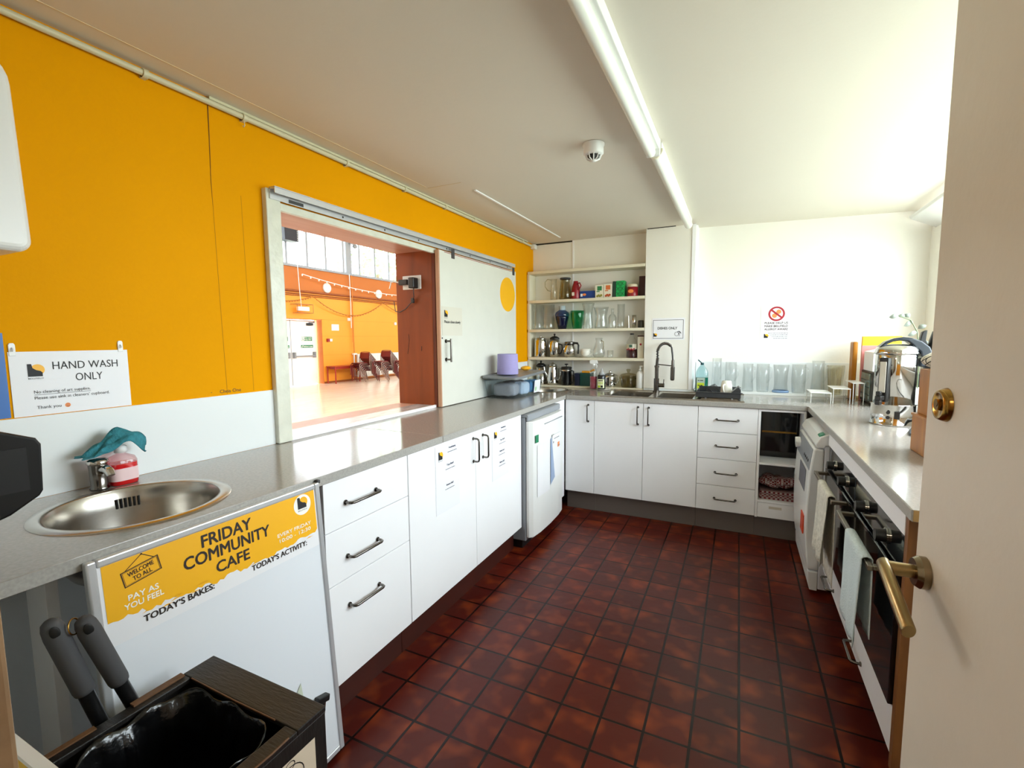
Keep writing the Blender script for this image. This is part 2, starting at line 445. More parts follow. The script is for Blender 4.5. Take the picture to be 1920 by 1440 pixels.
struct('trim_2', MB().box(0, 0.006, 0.11, 1.352, WT, 1.155).box(0, 0.006, 3.70, 4.03, WT, 1.155), M_SPLASH, bevel=0.001)
wb = MB().box(-0.27, 3.1, YB, 4.35, 0, 2.4)
struct('wall_back', wb, M_WALL)
struct('wall_chase', MB().box(1.07, 1.45, 4.03, YB, 0.945, 2.249), M_WALL, bevel=0.002)
struct('trim_3', MB().box(1.425, 1.452, 4.022, 4.03, 0.945, 2.247).box(1.45, 1.462, 4.06, YB, 0.945, 2.245), M_WHITE)
# dark gap along the top of the boxed-in column and the alcove
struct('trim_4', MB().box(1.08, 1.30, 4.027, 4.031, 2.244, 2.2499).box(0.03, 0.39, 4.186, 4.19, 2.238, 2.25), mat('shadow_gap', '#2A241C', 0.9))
wr = MB().box(2.935, 3.1, -1.6, 0.95, 0, 2.4).box(2.935, 3.1, 4.12, 4.35, 0, 2.4).box(2.935, 3.1, 0.95, 4.12, 0, 1.12).box(2.935, 3.1, 0.95, 4.12, 2.2, 2.4).box(2.935, 3.1, 3.92, 4.12, 1.12, 2.08)
struct('wall_right', wr, M_WALL)
wf = MB().box(0, 1.345, -0.01, 0.108, 0, 2.25).box(2.115, 2.935, -0.01, 0.108, 0, 2.25).box(1.345, 2.115, -0.01, 0.108, 2.02, 2.25)
struct('wall_front', wf, M_WALL)
struct('trim_5', MB().box(1.335, 1.362, -0.02, 0.1165, 0, 2.02).box(2.098, 2.125, -0.02, 0.1165, 0, 2.02).box(1.335, 2.125, -0.02, 0.1165, 2.0, 2.03), M_JAMB, bevel=0.003)
struct('wall_passage', MB().box(0.0, 2.935, -1.6, -1.5, 0, 2.25), M_CREAM)
struct('baseboard_left', MB().box(0.0, 0.54, 1.086, 1.1, 0, 0.1), M_SKIRT)

# kitchen window in the side wall: frame, mullions, panes and the tilted fanlight
w1 = MB()
for y in (0.95, 1.94, 2.92, 3.86): w1.box(2.99, 3.05, y, y + 0.06, 1.12, 2.2)
w1.box(2.99, 3.05, 0.95, 3.92, 1.12, 1.18).box(2.99, 3.05, 0.95, 4.12, 2.05, 2.10).box(2.99, 3.05, 0.95, 4.12, 2.16, 2.2)
win = struct('window_1', w1, M_WPLAST, bevel=0.004)
win_g = struct('window_pane', MB().box(3.015, 3.02, 1.01, 3.86, 1.18, 2.05), G_PANE, win)
fl = MB().prism([(2.945, 2.080), (2.80, 2.150), (2.792, 2.168), (2.945, 2.10)], 'y', 3.14, 4.13)
struct('fanlight_flap', fl, M_WPLAST, win, bevel=0.003)
struct('window_sill', MB().box(2.90, 3.0, 0.92, 3.96, 1.10, 1.12), M_WPLAST, win)

# serving hatch: lining boards, frame, sill
hl = struct('trim_6', MB().box(-0.285, 0.0, 2.533, 2.555, 0.935, 1.945), M_BROWNWD, bevel=0.002)
struct('trim_7', MB().box(-0.285, 0.0, 1.40, 2.533, 1.928, 1.945), M_PINKWD)
struct('trim_8', MB().box(-0.285, 0.0, 1.40, 1.42, 0.935, 1.928), M_WHITE)
sill = struct('trim_9', MB().box(-0.30, -0.145, 1.42, 2.533, 0.90, 0.935), M_PINKWD)
struct('sill_board', MB().box(-0.145, 0.0, 1.42, 2.533, 0.90, 0.936), mat('marbled_grey_sill', '#B5AFAE', 0.25, var=0.28, scale=9, stretch=(6, 1, 1)), sill)
struct('sill_edge', MB().box(0.0, 0.014, 1.42, 2.535, WT + 0.0005, 0.939), M_WHITE, sill)
M_OLDPAINT = mat('old_white_gloss', '#D9DACB', 0.3, var=0.07, scale=18, bump=0.25, bscale=30)
struct('trim_10', MB().box(0.0, 0.028, 1.352, 1.42, 0.9235, 1.985), M_OLDPAINT, bevel=0.004)
struct('trim_11', MB().box(0.0, 0.022, 1.42, 2.56, 1.908, 1.940), M_OLDPAINT, bevel=0.003)
struct('trim_12', MB().box(0.0, 0.024, 2.534, 2.553, 0.925, 1.908), wood('red_brown_strip', '#5B2A18', '#7A3A22', 0.4), bevel=0.002)

# kitchen door, opened inwards beside the camera
ph = math.radians(-2); de = V((math.sin(ph), math.cos(ph), 0)); dn = V((-de.y, de.x, 0))   # dn points towards the room
FE = V((2.0622, 0.980, 0))                                     # free edge of the visible face
Md = Matrix(((de.x, dn.x, 0, FE.x), (de.y, dn.y, 0, FE.y), (0, 0, 1, 0), (0, 0, 0, 1)))
door = struct('door_1', MB().box(-0.835, 0.0, -0.042, 0.0, 0.008, 1.99, M=Md), M_DOOR, bevel=0.003)
rose = Md @ V((-0.047, 0, 0.984)); n3 = dn
rs = MB().cyl(rose + n3 * 0.0005, rose + n3 * 0.010, 0.0255, n=36).cyl(rose + n3 * 0.010, rose + n3 * 0.017, 0.0255, 0.021, n=36)
hd = struct('door_handle', rs, mat('handle_rose_metal', '#8F7F66', 0.25, 1.0), door)
ne = rose + n3 * 0.058
ld = (-de * 0.93 + V((0, 0, -0.34))).normalized(); up3 = ld.cross(n3).normalized()
lv = MB()
lv.tube([rose + n3 * 0.012, rose + n3 * 0.040, rose + n3 * 0.054], [0.0105, 0.0110, 0.0115], 16)
L0 = ne - n3 * 0.004
def oval(c, a, b, d1, d2, k=20): return [c + d1 * a * math.cos(2 * PI * i / k) + d2 * b * math.sin(2 * PI * i / k) for i in range(k)]
secs = [oval(L0 - ld * 0.013, 0.006, 0.008, n3, up3), oval(L0 - ld * 0.010, 0.009, 0.0115, n3, up3), oval(L0 + ld * 0.01, 0.0095, 0.0130, n3, up3), oval(L0 + ld * 0.122, 0.009, 0.0130, n3, up3), oval(L0 + ld * 0.124, 0.008, 0.012, n3, up3)]
vs = [p for s_ in secs for p in s_]; k = 20
lv.add(vs, [(i * k + j, i * k + (j + 1) % k, (i + 1) * k + (j + 1) % k, (i + 1) * k + j) for i in range(4) for j in range(k)], True)
lv.add(secs[0], [tuple(range(k))]).add(secs[-1], [tuple(range(k))])
struct('door_lever', lv, M_BRONZE, hd)
cy = Md @ V((-0.071, 0, 1.258))
lk = MB().lathe([(0.0005, 0.009), (0.017, 0.009), (0.018, 0.0105), (0.0215, 0.0105), (0.0245, 0.004), (0.0255, 0.0005)], cy, 36, axis=n3)
lko = struct('door_lock', lk, M_BRASS, door)
kp = MB().cyl(cy + n3 * 0.009, cy + n3 * 0.0125, 0.0085, n=24)
pl = struct('lock_plug', kp.cyl(cy + n3 * 0.0125 + V((0, 0, 0.003)), cy + n3 * 0.013 + V((0, 0, 0.003)), 0.006, n=20), M_BRASS, lko)

# ------------------------------------------------------------------ hall beyond the hatch
HX = -10.1
struct('floor_hall', MB().box(HX - 1.0, -0.28, -4, 21, -0.1, 0), M_FLOORWD)
wh = MB()
DY0, DY1, DZ = 8.95, 10.90, 2.03
wh.box(HX - 0.35, HX, -4, DY0, 0, 2.80).box(HX - 0.35, HX, DY1, 21, 0, 2.80).box(HX - 0.35, HX, DY0, DY1, DZ, 2.80)
struct('wall_hall_far', wh, M_ORWALL)
struct('wall_hall_upper', MB().box(HX - 0.35, HX - 0.001, -4, 21, 2.80, 3.56).box(HX - 0.35, HX, -4, 21, 4.95, 5.3), M_TERRA)
gl_ = MB()
for z in (0.9, 1.5, 2.02): gl_.box(HX, HX + 0.0015, DY1 + 0.01, 20, z, z + 0.006)
struct('trim_13', gl_, mat('orange_joint', '#D07F14', 0.7))
struct('wall_hall_back', MB().box(HX - 0.3, -0.27, 21, 21.2, 0, 5.3).box(HX - 0.3, -0.27, -4.2, -4, 0, 5.3), M_WALL)
hn = MB().box(-0.27, -0.14, -4, -1.6, 0, 3.2).box(-0.27, -0.14, 4.35, 21, 0, 3.2).box(-0.27, -0.14, -1.6, 4.35, 2.42, 3.2).box(-0.27, -0.14, -4, 21, 4.95, 5.3).box(-0.27, -0.14, -4, 21, 3.2, 3.75)
struct('wall_hall_near', hn, M_WALL)
struct('ceiling_hall', MB().box(HX - 0.5, -0.14, -4.2, 21.2, 5.3, 5.45), M_WALL)
posts = [8.26, 9.00, 9.74, 10.48, 11.20, 11.94, 12.68, 13.45, 14.20, 14.95, 15.7]
w2 = MB()
for y in [i * 0.74 - 3.6 for i in range(16)] + posts + [16.45 + 0.74 * i for i in range(6)]: w2.box(HX - 0.13, HX - 0.03, y - 0.035, y + 0.035, 3.60, 4.95)
w2.box(HX - 0.16, HX - 0.02, 12.06, 12.30, 3.56, 4.95)
w2.box(HX - 0.13, HX + 0.05, -4, 21, 3.54, 3.61).box(HX - 0.10, HX - 0.04, -4, 21, 4.9, 4.95)
win2 = struct('window_2', w2, mat('grey_window_bars', '#8F949C', 0.5))
struct('window_pane', MB().box(HX - 0.075, HX - 0.07, -4, 21, 3.6, 4.93), G_PANE, win2)
w3 = MB()  # unseen row of windows, added to light the hall
for i in range(18): w3.box(-0.22, -0.18, -3.6 + 1.4 * i - 0.03, -3.6 + 1.4 * i + 0.03, 3.75, 4.95)
win3 = struct('window_added', w3, M_WHITE)
struct('window_pane', MB().box(-0.202, -0.198, -4, 21, 3.75, 4.95), G_PANE, win3)
# white double doors in their recess, right leaf and left leaf, push bars, closer
DX = HX - 0.22
struct('trim_14', MB().box(DX - 0.02, HX, DY1 - 0.02, DY1, 0, DZ).box(DX - 0.02, HX, DY0, DY1, DZ - 0.02, DZ), mat('orange_reveal', '#C96F14', 0.5))
leafs = []
for nm, y0, y1, hy in (('door_2', 9.90, 10.84, 1), ('door_3', 8.97, 9.89, -1)):
    d = struct(nm, MB().box(DX - 0.05, DX, y0, y1, 0.012, DZ - 0.03), mat('hall_door_white', '#F2F2F2', 0.4), bevel=0.004)
    bar = MB().cyl((DX + 0.09, y0 + 0.05, 0.90), (DX + 0.09, y1 - 0.12, 0.90), 0.018, n=12)
    for y in (y0 + 0.06, y1 - 0.13): bar.box(DX, DX + 0.10, y - 0.03, y + 0.03, 0.84, 1.02)
    struct('push_bar', bar, M_GPLAST, d, bevel=0.004)
    leafs.append(d)
struct('door_closer', MB().box(DX, DX + 0.06, 10.48, 10.70, 1.84, 1.91).tube([(DX + 0.07, 10.52, 1.92), (DX + 0.2, 10.62, 1.93), (DX + 0.07, 10.72, 1.95)], 0.012, 6), M_BLACK, leafs[0], bevel=0.004)
struct('trim_15', MB().box(DX, DX + 0.004, 9.885, 9.905, 0.02, DZ - 0.04), M_GPLAST)
struct('baseboard_hall', MB().box(HX, HX + 0.02, -4, DY0, 0, 0.06).box(HX, HX + 0.02, DY1, 21, 0, 0.06), wood('hall_skirting', '#8A4A22', '#9C5A2C', 0.4, 3, 'Y'))
# ================================================================== WORKTOPS, SINKS AND UNITS
XF = 0.57                       # front edge of the side worktop
def worktop(name, pts, label, cutters=()):
    o = MB().prism(pts, 'z', WB, WT).build(name, M_GREYLAM)
    for c in cutters: cut(o, [c])
    md = o.modifiers.new('bevel', 'BEVEL'); md.width = 0.0025; md.segments = 2; md.limit_method = 'ANGLE'; md.angle_limit = math.radians(50)
    return tag(o, label, 'worktop')
S1 = (0.315, 0.685); S2 = (0.285, 3.78)
wtA = worktop('worktop', [(0.0065, 0.112), (XF, 0.112), (XF, 1.780), (0.0065, 1.780)],
        'grey laminate worktop length holding the round hand-wash sink', [MB().cyl((S1[0], S1[1], 0.8), (S1[0], S1[1], 1.0), 0.194, n=48)])
wtB = worktop('worktop', [(0.0065, 1.782), (XF, 1.782), (XF, 3.494), (XF, 4.028), (0.0065, 4.028)],
        'grey laminate worktop under the hatch shutter, carrying the plastic storage box', [MB().cyl((S2[0], S2[1], 0.8), (S2[0], S2[1], 1.0), 0.185, n=48)])
wtC = worktop('worktop', [(XF + 0.0015, 3.494), (2.192, 3.494), (2.93, 4.186), (1.455, 4.186), (1.455, 4.028), (XF + 0.0015, 4.028)],
        'grey laminate worktop along the end wall, with the double sink set in it',
        [MB().box(0.885, 1.195, 3.56, 3.90, 0.8, 1.0), MB().box(1.235, 1.505, 3.56, 3.90, 0.8, 1.0)])
wtD = worktop('worktop', [(2.194, 1.487), (2.93, 1.487), (2.93, 4.183), (2.195, 3.4935)],
        'grey laminate worktop above the ovens, carrying the hot-water urn')
def edge_strip(o, a, b, y_or_x, axis):
    mb = MB()
    if axis == 'x': mb.box(y_or_x, y_or_x + 0.001, a, b, WB + 0.002, WT - 0.002)
    elif axis == 'y': mb.box(a, b, y_or_x - 0.001, y_or_x, WB + 0.002, WT - 0.002)
    else: mb.box(y_or_x - 0.001, y_or_x, a, b, WB + 0.002, WT - 0.002)
    p = mb.build('edge_banding', M_EDGE, o); return p
edge_strip(wtA, 0.135, 1.778, XF, 'x'); edge_strip(wtB, 1.785, 3.49, XF, 'x'); edge_strip(wtC, 0.575, 2.18, 3.494, 'y'); edge_strip(wtD, 1.49, 3.485, 2.194, '-x')
wde = MB().box(2.197, 2.92, 1.4855, 1.487, WB + 0.002, WT - 0.002).build('end_banding', wood('raw_board_edge', '#8A6A3E', '#A07C4A', 0.6, 10, 'X'), wtD); wde['label'] = 'bare brown board end'

def round_sink(c, R, label, depth=0.17, slots=True):
    t = thing('round_sink', label, 'sink', (c[0], c[1], WT))
    C3 = (c[0], c[1], WT)
    MB().lathe([(R, 0.0004), (R - 0.002, 0.003), (R - 0.022, 0.0045), (R - 0.03, 0.002), (R - 0.03, 0.0005)], C3, 64).build('rim', M_STEEL, t)
    r0 = R - 0.030
    MB().lathe([(r0 + 0.001, 0.002), (r0 - 0.006, -0.012), (r0 - 0.012, -0.05), (r0 - 0.016, -depth + 0.05), (r0 - 0.04, -depth + 0.012), (r0 - 0.07, -depth), (0.03, -depth - 0.004), (0.001, -depth - 0.004)], C3, 64).build('bowl', M_STEEL, t)
    MB().lathe([(0.001, -depth + 0.001), (0.025, -depth + 0.001), (0.034, -depth - 0.001), (0.036, -depth - 0.003)], C3, 32).build('drain', M_CHROME, t)
    if slots:
        sl = MB()
        for i in range(-3, 3):
            a = math.radians(163) + (i + 0.5) * 0.058
            x, y = c[0] + (r0 - 0.0125) * math.cos(a), c[1] + (r0 - 0.0125) * math.sin(a)
            sl.cyl((x, y, WT - 0.024), (x, y, WT - 0.052), 0.0035, n=8)
        sl.build('overflow_slots', M_BLACK, t)
    return t
round_sink(S1, 0.219, 'round steel hand-wash sink below the HAND WASH ONLY notice')
rs2 = round_sink(S2, 0.205, 'round steel sink in the worktop corner behind the storage box', slots=False)
MB().cyl((S2[0], S2[1], WT - 0.176), (S2[0], S2[1], 0.005), 0.022, n=16).build('waste_pipe', M_WPLAST, rs2)

# double bowl sink with the sprung tap
ds = thing('double_sink', 'steel double-bowl kitchen sink set in the worktop under the shelves', 'sink', (1.3, 3.73, WT))
sk = MB()
def frame_plate(mb, x0, x1, y0, y1, holes, z0, z1):
    xs = sorted({x0, x1} | {h[0] for h in holes} | {h[1] for h in holes}); ys = sorted({y0, y1} | {h[2] for h in holes} | {h[3] for h in holes})
    for a, b in zip(xs[:-1], xs[1:]):
        for c_, d_ in zip(ys[:-1], ys[1:]):
            if any(h[0] <= (a + b) / 2 <= h[1] and h[2] <= (c_ + d_) / 2 <= h[3] for h in holes): continue
            mb.box(a, b, c_, d_, z0, z1)
frame_plate(sk, 0.835, 1.83, 3.525, 3.985, [(0.893, 1.187, 3.568, 3.892), (1.243, 1.497, 3.568, 3.892)], WT + 0.0006, WT + 0.004)
for i in range(7): sk.box(1.55, 1.79, 3.60 + i * 0.045, 3.612 + i * 0.045, WT + 0.004, WT + 0.007)
sk.box(0.835, 1.83, 3.521, 3.527, WT + 0.0006, WT + 0.009).box(0.835, 1.83, 3.983, 3.989, WT + 0.0006, WT + 0.010)
sk.build('drainer_top', M_STEEL, ds)
for x0, x1 in ((0.893, 1.187), (1.243, 1.497)):
    b = MB(); y0, y1, zb = 3.568, 3.892, WT - 0.16
    b.box(x0, x0 + 0.003, y0, y1, zb, WT + 0.002).box(x1 - 0.003, x1, y0, y1, zb, WT + 0.002).box(x0, x1, y0, y0 + 0.003, zb, WT + 0.002).box(x0, x1, y1 - 0.003, y1, zb, WT + 0.002).box(x0, x1, y0, y1, zb - 0.003, zb)
    bo = b.build('bowl', M_STEEL, ds)
    MB().lathe([(0.001, 0.004), (0.03, 0.004), (0.042, 0.0005)], ((x0 + x1) / 2, 3.73, zb), 24).build('drain', M_CHROME, bo)

tp = thing('spring_tap', 'tall dark metal spring-neck tap standing between the two bowls', 'tap', (1.19, 3.935, WT + 0.004))
tx, ty, tz = 1.19, 3.935, WT + 0.0042
M_GUN = mat('gunmetal_tap', '#6B6661', 0.2, 1.0)
MB().cyl((tx, ty, tz), (tx, ty, tz + 0.012), 0.028, n=24).cyl((tx, ty, tz + 0.012), (tx, ty, tz + 0.11), 0.021, n=24).cyl((tx, ty, tz + 0.11), (tx, ty, tz + 0.20), 0.015, n=20).cyl((tx, ty, tz + 0.20), (tx, ty, tz + 0.215), 0.019, 0.019, n=20).build('body', M_GUN, tp)
arc = [(tx + 0.0 + 0.001 * i, ty, tz + 0.215 + 0.012 * i) for i in range(6)]
cxa, cza, ra = tx + 0.062, tz + 0.315, 0.060
arc += [(cxa - ra * math.cos(a), ty, cza + ra * 1.3 * math.sin(a)) for a in [i * PI / 16 for i in range(1, 14)]]
arc += [(tx + 0.119, ty, tz + 0.30), (tx + 0.123, ty, tz + 0.25)]
MB().tube(arc, 0.0065, 10).build('hose', M_BLACK, tp)
def dense(path, n):
    out = []; P = [V(p) for p in path]
    for a, b in zip(P[:-1], P[1:]):
        for i in range(n): out.append(a.lerp(b, i / n))
    out.append(P[-1]); return out
D = dense(arc[:18], 26); hel = []
for i, p in enumerate(D):
    q = D[min(i + 1, len(D) - 1)] - D[max(i - 1, 0)]; q.normalize(); a1 = V((0, 1, 0)); a2 = q.cross(a1).normalized(); th = i * 0.62
    hel.append(p + (a1 * math.cos(th) + a2 * math.sin(th)) * 0.0105)
MB().tube(hel, 0.0022, 5).build('spring', M_GUN, tp)
MB().cyl((tx + 0.123, ty, tz + 0.26), (tx + 0.123, ty, tz + 0.205), 0.011, 0.013, n=18).cyl((tx + 0.123, ty, tz + 0.205), (tx + 0.122, ty, tz + 0.105), 0.0165, n=20).cyl((tx + 0.122, ty, tz + 0.105), (tx + 0.122, ty, tz + 0.097), 0.0165, 0.012, n=20).build('spray_head', M_GUN, tp)
MB().cyl((tx, ty, tz + 0.225), (tx + 0.123, ty, tz + 0.213), 0.0045, n=10).build('holder_arm', M_GUN, tp)
MB().cyl((tx + 0.015, ty, tz + 0.055), (tx + 0.062, ty, tz + 0.055), 0.017, n=20).tube([(tx + 0.055, ty, tz + 0.066), (tx + 0.057, ty, tz + 0.105)], 0.0032, 8).build('lever', M_GUN, tp)

# ------------------------------------------------------------------ cabinets
def unit(name, label, cat, loc, group=None): return thing(name, label, cat, loc, group)
FX = 0.56                        # door plane of the side run
def side_panel_door(parent, y0, y1, z0, z1, name):
    return MB().box(FX - 0.018, FX, y0 + 0.0015, y1 - 0.0015, z0 + 0.0015, z1 - 0.0015).build(name, M_WHITE, parent, bevel=0.0015)
u1 = unit('drawer_unit', 'white three-drawer unit beside the leaning cafe board', 'drawer unit', (0.3, 1.32, 0))
MB().box(0.012, FX - 0.0195, 1.092, 1.533, 0.15, WB - 0.001).build('carcass', M_WHITE, u1)
MB().box(0.02, 0.50, 1.095, 1.533, 0.0, 0.149).build('plinth', M_SKIRT, u1)
for z0, z1, hz in ((0.714, 0.887, 0.799), (0.522, 0.714, 0.604), (0.153, 0.522, 0.424)):
    d = side_panel_door(u1, 1.092, 1.534, z0, z1, 'drawer')
    bar_handle(d, (FX, 1.187, hz), (FX, 1.340, hz), (1, 0, 0))
u2 = unit('base_cupboard', 'white double-door cupboard with two printed notices on its doors', 'cupboard', (0.3, 2.1, 0))
MB().box(0.012, FX - 0.0195, 1.536, 2.668, 0.15, WB - 0.001).build('carcass', M_WHITE, u2)
MB().box(0.02, 0.50, 1.536, 2.668, 0.0, 0.149).build('plinth', M_SKIRT, u2)
for y0, y1, hy in ((1.536, 2.094, 2.069), (2.094, 2.669, 2.17)):
    d = side_panel_door(u2, y0, y1, 0.153, 0.887, 'door')
    bar_handle(d, (FX, hy, 0.732), (FX, hy, 0.852), (1, 0, 0), 0.036)
u3 = unit('filler_panel', 'plain white corner panel between the small fridge and the end run', 'panel', (0.55, 3.38, 0))
MB().box(FX - 0.018, FX, 3.274, 3.49, 0.11, 0.888).build('board', M_WHITE, u3, bevel=0.001)
MB().box(FX, FX + 0.0006, 3.31, 3.36, 0.80, 0.84).build('sticker', M_PAPER2, u3)
MB().box(0.48, 0.50, 3.274, 3.55, 0.0, 0.109).build('plinth', M_SKIRT, u3)
# support panel below the hand-wash sink
one('support_panel', MB().box(0.30, 0.40, 0.452, 0.475, 0.0, WB - 0.001), M_WHITE, 'upright white board propping the worktop below the hand-wash sink', 'panel', bevel=0.001)

# small fridge
fr = unit('small_fridge', 'white under-counter fridge with leaflets stuck on its door', 'fridge', (0.33, 2.97, 0))
MB().box(0.05, 0.585, 2.676, 3.268, 0.06, 0.868).build('cabinet', M_GPLAST, fr, bevel=0.006)
MB().box(0.10, 0.55, 2.70, 3.25, 0.0, 0.06).build('base', M_BLACK, fr)
MB().box(0.05, 0.60, 2.676, 3.268, 0.869, 0.886).box(0.592, 0.604, 2.676, 3.268, 0.845, 0.884).build('top_cover', M_GPLAST, fr, bevel=0.004)
fd = MB(); prof = [(0.588, 2.680), (0.606, 2.678), (0.628, 2.70), (0.640, 2.80), (0.645, 2.97), (0.640, 3.14), (0.628, 3.244), (0.606, 3.266), (0.588, 3.264)]
fd.prism(prof, 'z', 0.085, 0.842)
fdo = fd.build('door', M_WPLAST, fr, bevel=0.004)
MB().box(0.640, 0.646, 2.86, 3.20, 0.800, 0.806).build('handle_groove', M_GPLAST, fdo)
MF = frame((0.6465, 2.69, 0.09), (0, 1, 0), (0, 0, 1))
st = MB(); rect(st, frame((0.6355, 2.69, 0.0), (0.05, 1, 0), (0, 0, 1)), 0.03, 0.075, 0.70, 0.75)
st.build('green_sticker', M_GREENINK, fdo)
bl = MB(); letter(bl, MF, 'beko', 0.29, 0.60, 0.018, bold=0.03); bl.build('badge_lettering', M_INK, fdo)
lb = MB(); rect(lb, frame((0.6325, 3.17, 0), (-0.12, 1, 0), (0, 0, 1)), 0.0, 0.05, 0.66, 0.76); lbo = lb.build('energy_label', M_PAPER2, fdo)
pp = one('wall_pocket_sheet', MB().box(0.6475, 0.649, 2.99, 3.16, 0.39, 0.70), M_PAPER, 'white A4 sheet stuck on the small fridge door with an orange mark', 'paper')
Mp = frame((0.649, 2.99, 0.39), (0, 1, 0), (0, 0, 1))
pm = MB(); rect(pm, Mp, 0.10, 0.14, 0.21, 0.245); pm.build('orange_mark', M_ORINK, pp)
pm = MB(); greek(pm, Mp, 0.03, 0.28, 0.10, 0.006, 3); greek(pm, Mp, 0.10, 0.218, 0.05, 0.006, 4); circ(pm, Mp, 0.02, 0.26, 0.008); pm.build('lettering', M_GREYINK, pp)
lf = MB().prism([(2.955, 0.365), (3.035, 0.40), (2.975, 0.69), (2.955, 0.68)], 'x', 0.6492, 0.6502)
one('hanging_leaflet', lf, mat('blue_grey_leaflet', '#8FA3C4', 0.4), 'narrow blue-grey leaflet slipping askew on the small fridge door', 'leaflet')
one('fridge_notice', MB().prism([(0.6368, 2.75), (0.6436, 2.85), (0.6466, 2.95), (0.6472, 2.95), (0.6442, 2.85), (0.6374, 2.75)], 'z', 0.335, 0.68), M_PAPER, 'blank white sheet on the small fridge door under the green sticker', 'paper')

# end run, facing the camera
FY = 3.504
def end_door(parent, x0, x1, z0, z1, name):
    return MB().box(x0 + 0.0015, x1 - 0.0015, FY, FY + 0.018, z0 + 0.0015, z1 - 0.0015).build(name, M_WHITE, parent, bevel=0.0015)
def end_unit(name, label, cat, x0, x1):
    t = unit(name, label, cat, ((x0 + x1) / 2, 3.8, 0))
    MB().box(x0 + 0.0005, x1 - 0.0005, 3.56, 4.02, 0.0, 0.148).build('plinth', M_PLINTH, t)
    return t
e1 = end_unit('base_cupboard', 'narrow white single-door cupboard in the corner of the end run', 'cupboard', 0.563, 0.797)
MB().box(0.5635, 0.7965, FY + 0.0195, 4.02, 0.149, 0.74).build('carcass', M_WHITE, e1)
d = end_door(e1, 0.563, 0.797, 0.153, 0.888, 'door'); bar_handle(d, (0.749, FY, 0.723), (0.749, FY, 0.852), (0, -1, 0))
e2 = end_unit('base_cupboard', 'white double-door cupboard below the double sink', 'cupboard', 0.797, 1.542)
MB().box(0.7975, 1.5415, FY + 0.0195, 4.02, 0.149, 0.74).build('carcass', M_WHITE, e2)
for x0, x1, hx in ((0.797, 1.166, 1.127), (1.166, 1.542, 1.204)):
    d = end_door(e2, x0, x1, 0.153, 0.888, 'door'); bar_handle(d, (hx, FY, 0.727), (hx, FY, 0.855), (0, -1, 0))
e3 = end_unit('drawer_unit', 'white four-drawer unit between the sink cupboard and the open shelf unit', 'drawer unit', 1.542, 1.916)
MB().box(1.5425, 1.9155, FY + 0.0195, 4.02, 0.149, 0.88).build('carcass', M_WHITE, e3)
zs = [0.888, 0.710, 0.522, 0.333, 0.153]
for a, b in zip(zs[1:], zs[:-1]):
    d = end_door(e3, 1.542, 1.916, a, b, 'drawer'); zc = (a + b) / 2 + 0.0
    bar_handle(d, (1.662, FY, zc), (1.796, FY, zc), (0, -1, 0))
e4 = end_unit('open_shelf_unit', 'open white shelf unit holding the red checked cloths', 'shelf unit', 1.916, 2.190)
oc = MB().box(1.9165, 1.932, FY, 4.02, 0.149, 0.886).box(2.176, 2.1895, FY, 4.02, 0.149, 0.886).box(1.932, 2.176, FY, 4.02, 0.872, 0.886).box(1.932, 2.176, 4.0, 4.02, 0.149, 0.872).box(1.932, 2.176, FY, 4.0, 0.255, 0.270)
oc.build('carcass', M_WHITE, e4, bevel=0.001)
MB().box(1.9325, 2.1755, FY + 0.004, 3.999, 0.512, 0.527).build('shelf', M_WHITE, e4)
d = MB().box(1.933, 2.175, FY + 0.001, FY + 0.016, 0.152, 0.253).build('lower_panel', M_WHITE, e4, bevel=0.001)
MB().box(2.0, 2.075, FY, FY + 0.001, 0.215, 0.232).build('faint_sticker', mat('aged_sticker', '#CFC8BB', 0.5), d)
# contents: glossy dark tray box above, checked cloths below
bx = thing('dark_glossy_box', 'glossy dark appliance pushed into the upper space of the open shelf unit', 'appliance', (2.05, 3.78, 0.5275))
MB().box(1.94, 2.168, 3.70, 3.98, 0.528, 0.86).build('body', M_BLACKG, bx, bevel=0.006)
MB().box(1.95, 2.158, 3.694, 3.6995, 0.70, 0.712).build('reflected_streak', M_BRASS, bx)  # brass strip stands in for a yellowish reflected streak
def folded(name, x0, x1, y0, y1, z0, n, th, m, label, cat, group=None, jig=0.006):
    mb = MB()
    for i in range(n):
        j = random.uniform(-jig, jig); a = z0 + i * th
        pts = []
        for k in range(9):
            t_ = k / 8 * PI; pts.append((x0 + j - 0.5 * th * math.sin(t_), a + th * 0.5 - 0.48 * th * math.cos(t_)))
        pts += [(x1 + j, a + th * 0.98), (x1 + j, a + 0.02 * th)]
        mb.prism(pts, 'y', y0 + j, y1 + j)
    return one(name, mb, m, label, cat, group, bevel=0.002)
folded('checked_cloth', 1.952, 2.158, 3.535, 3.80, 0.2706, 3, 0.018, M_GINGHAM, 'folded red and white checked tablecloths at the bottom of the open unit', 'tablecloth')
cb = MB()
for i in range(9):
    a = i / 8
    cb.sphere((1.98 + 0.15 * a, 3.62 + 0.03 * math.sin(i * 2.1), 0.376 + 0.018 * math.sin(i * 1.7)), 0.045, (1, 1.3, 0.65), 14, 8)
one('crumpled_cloth', cb, M_GINGHAM, 'crumpled dark red checked cloth heaped on the folded tablecloths', 'cloth')

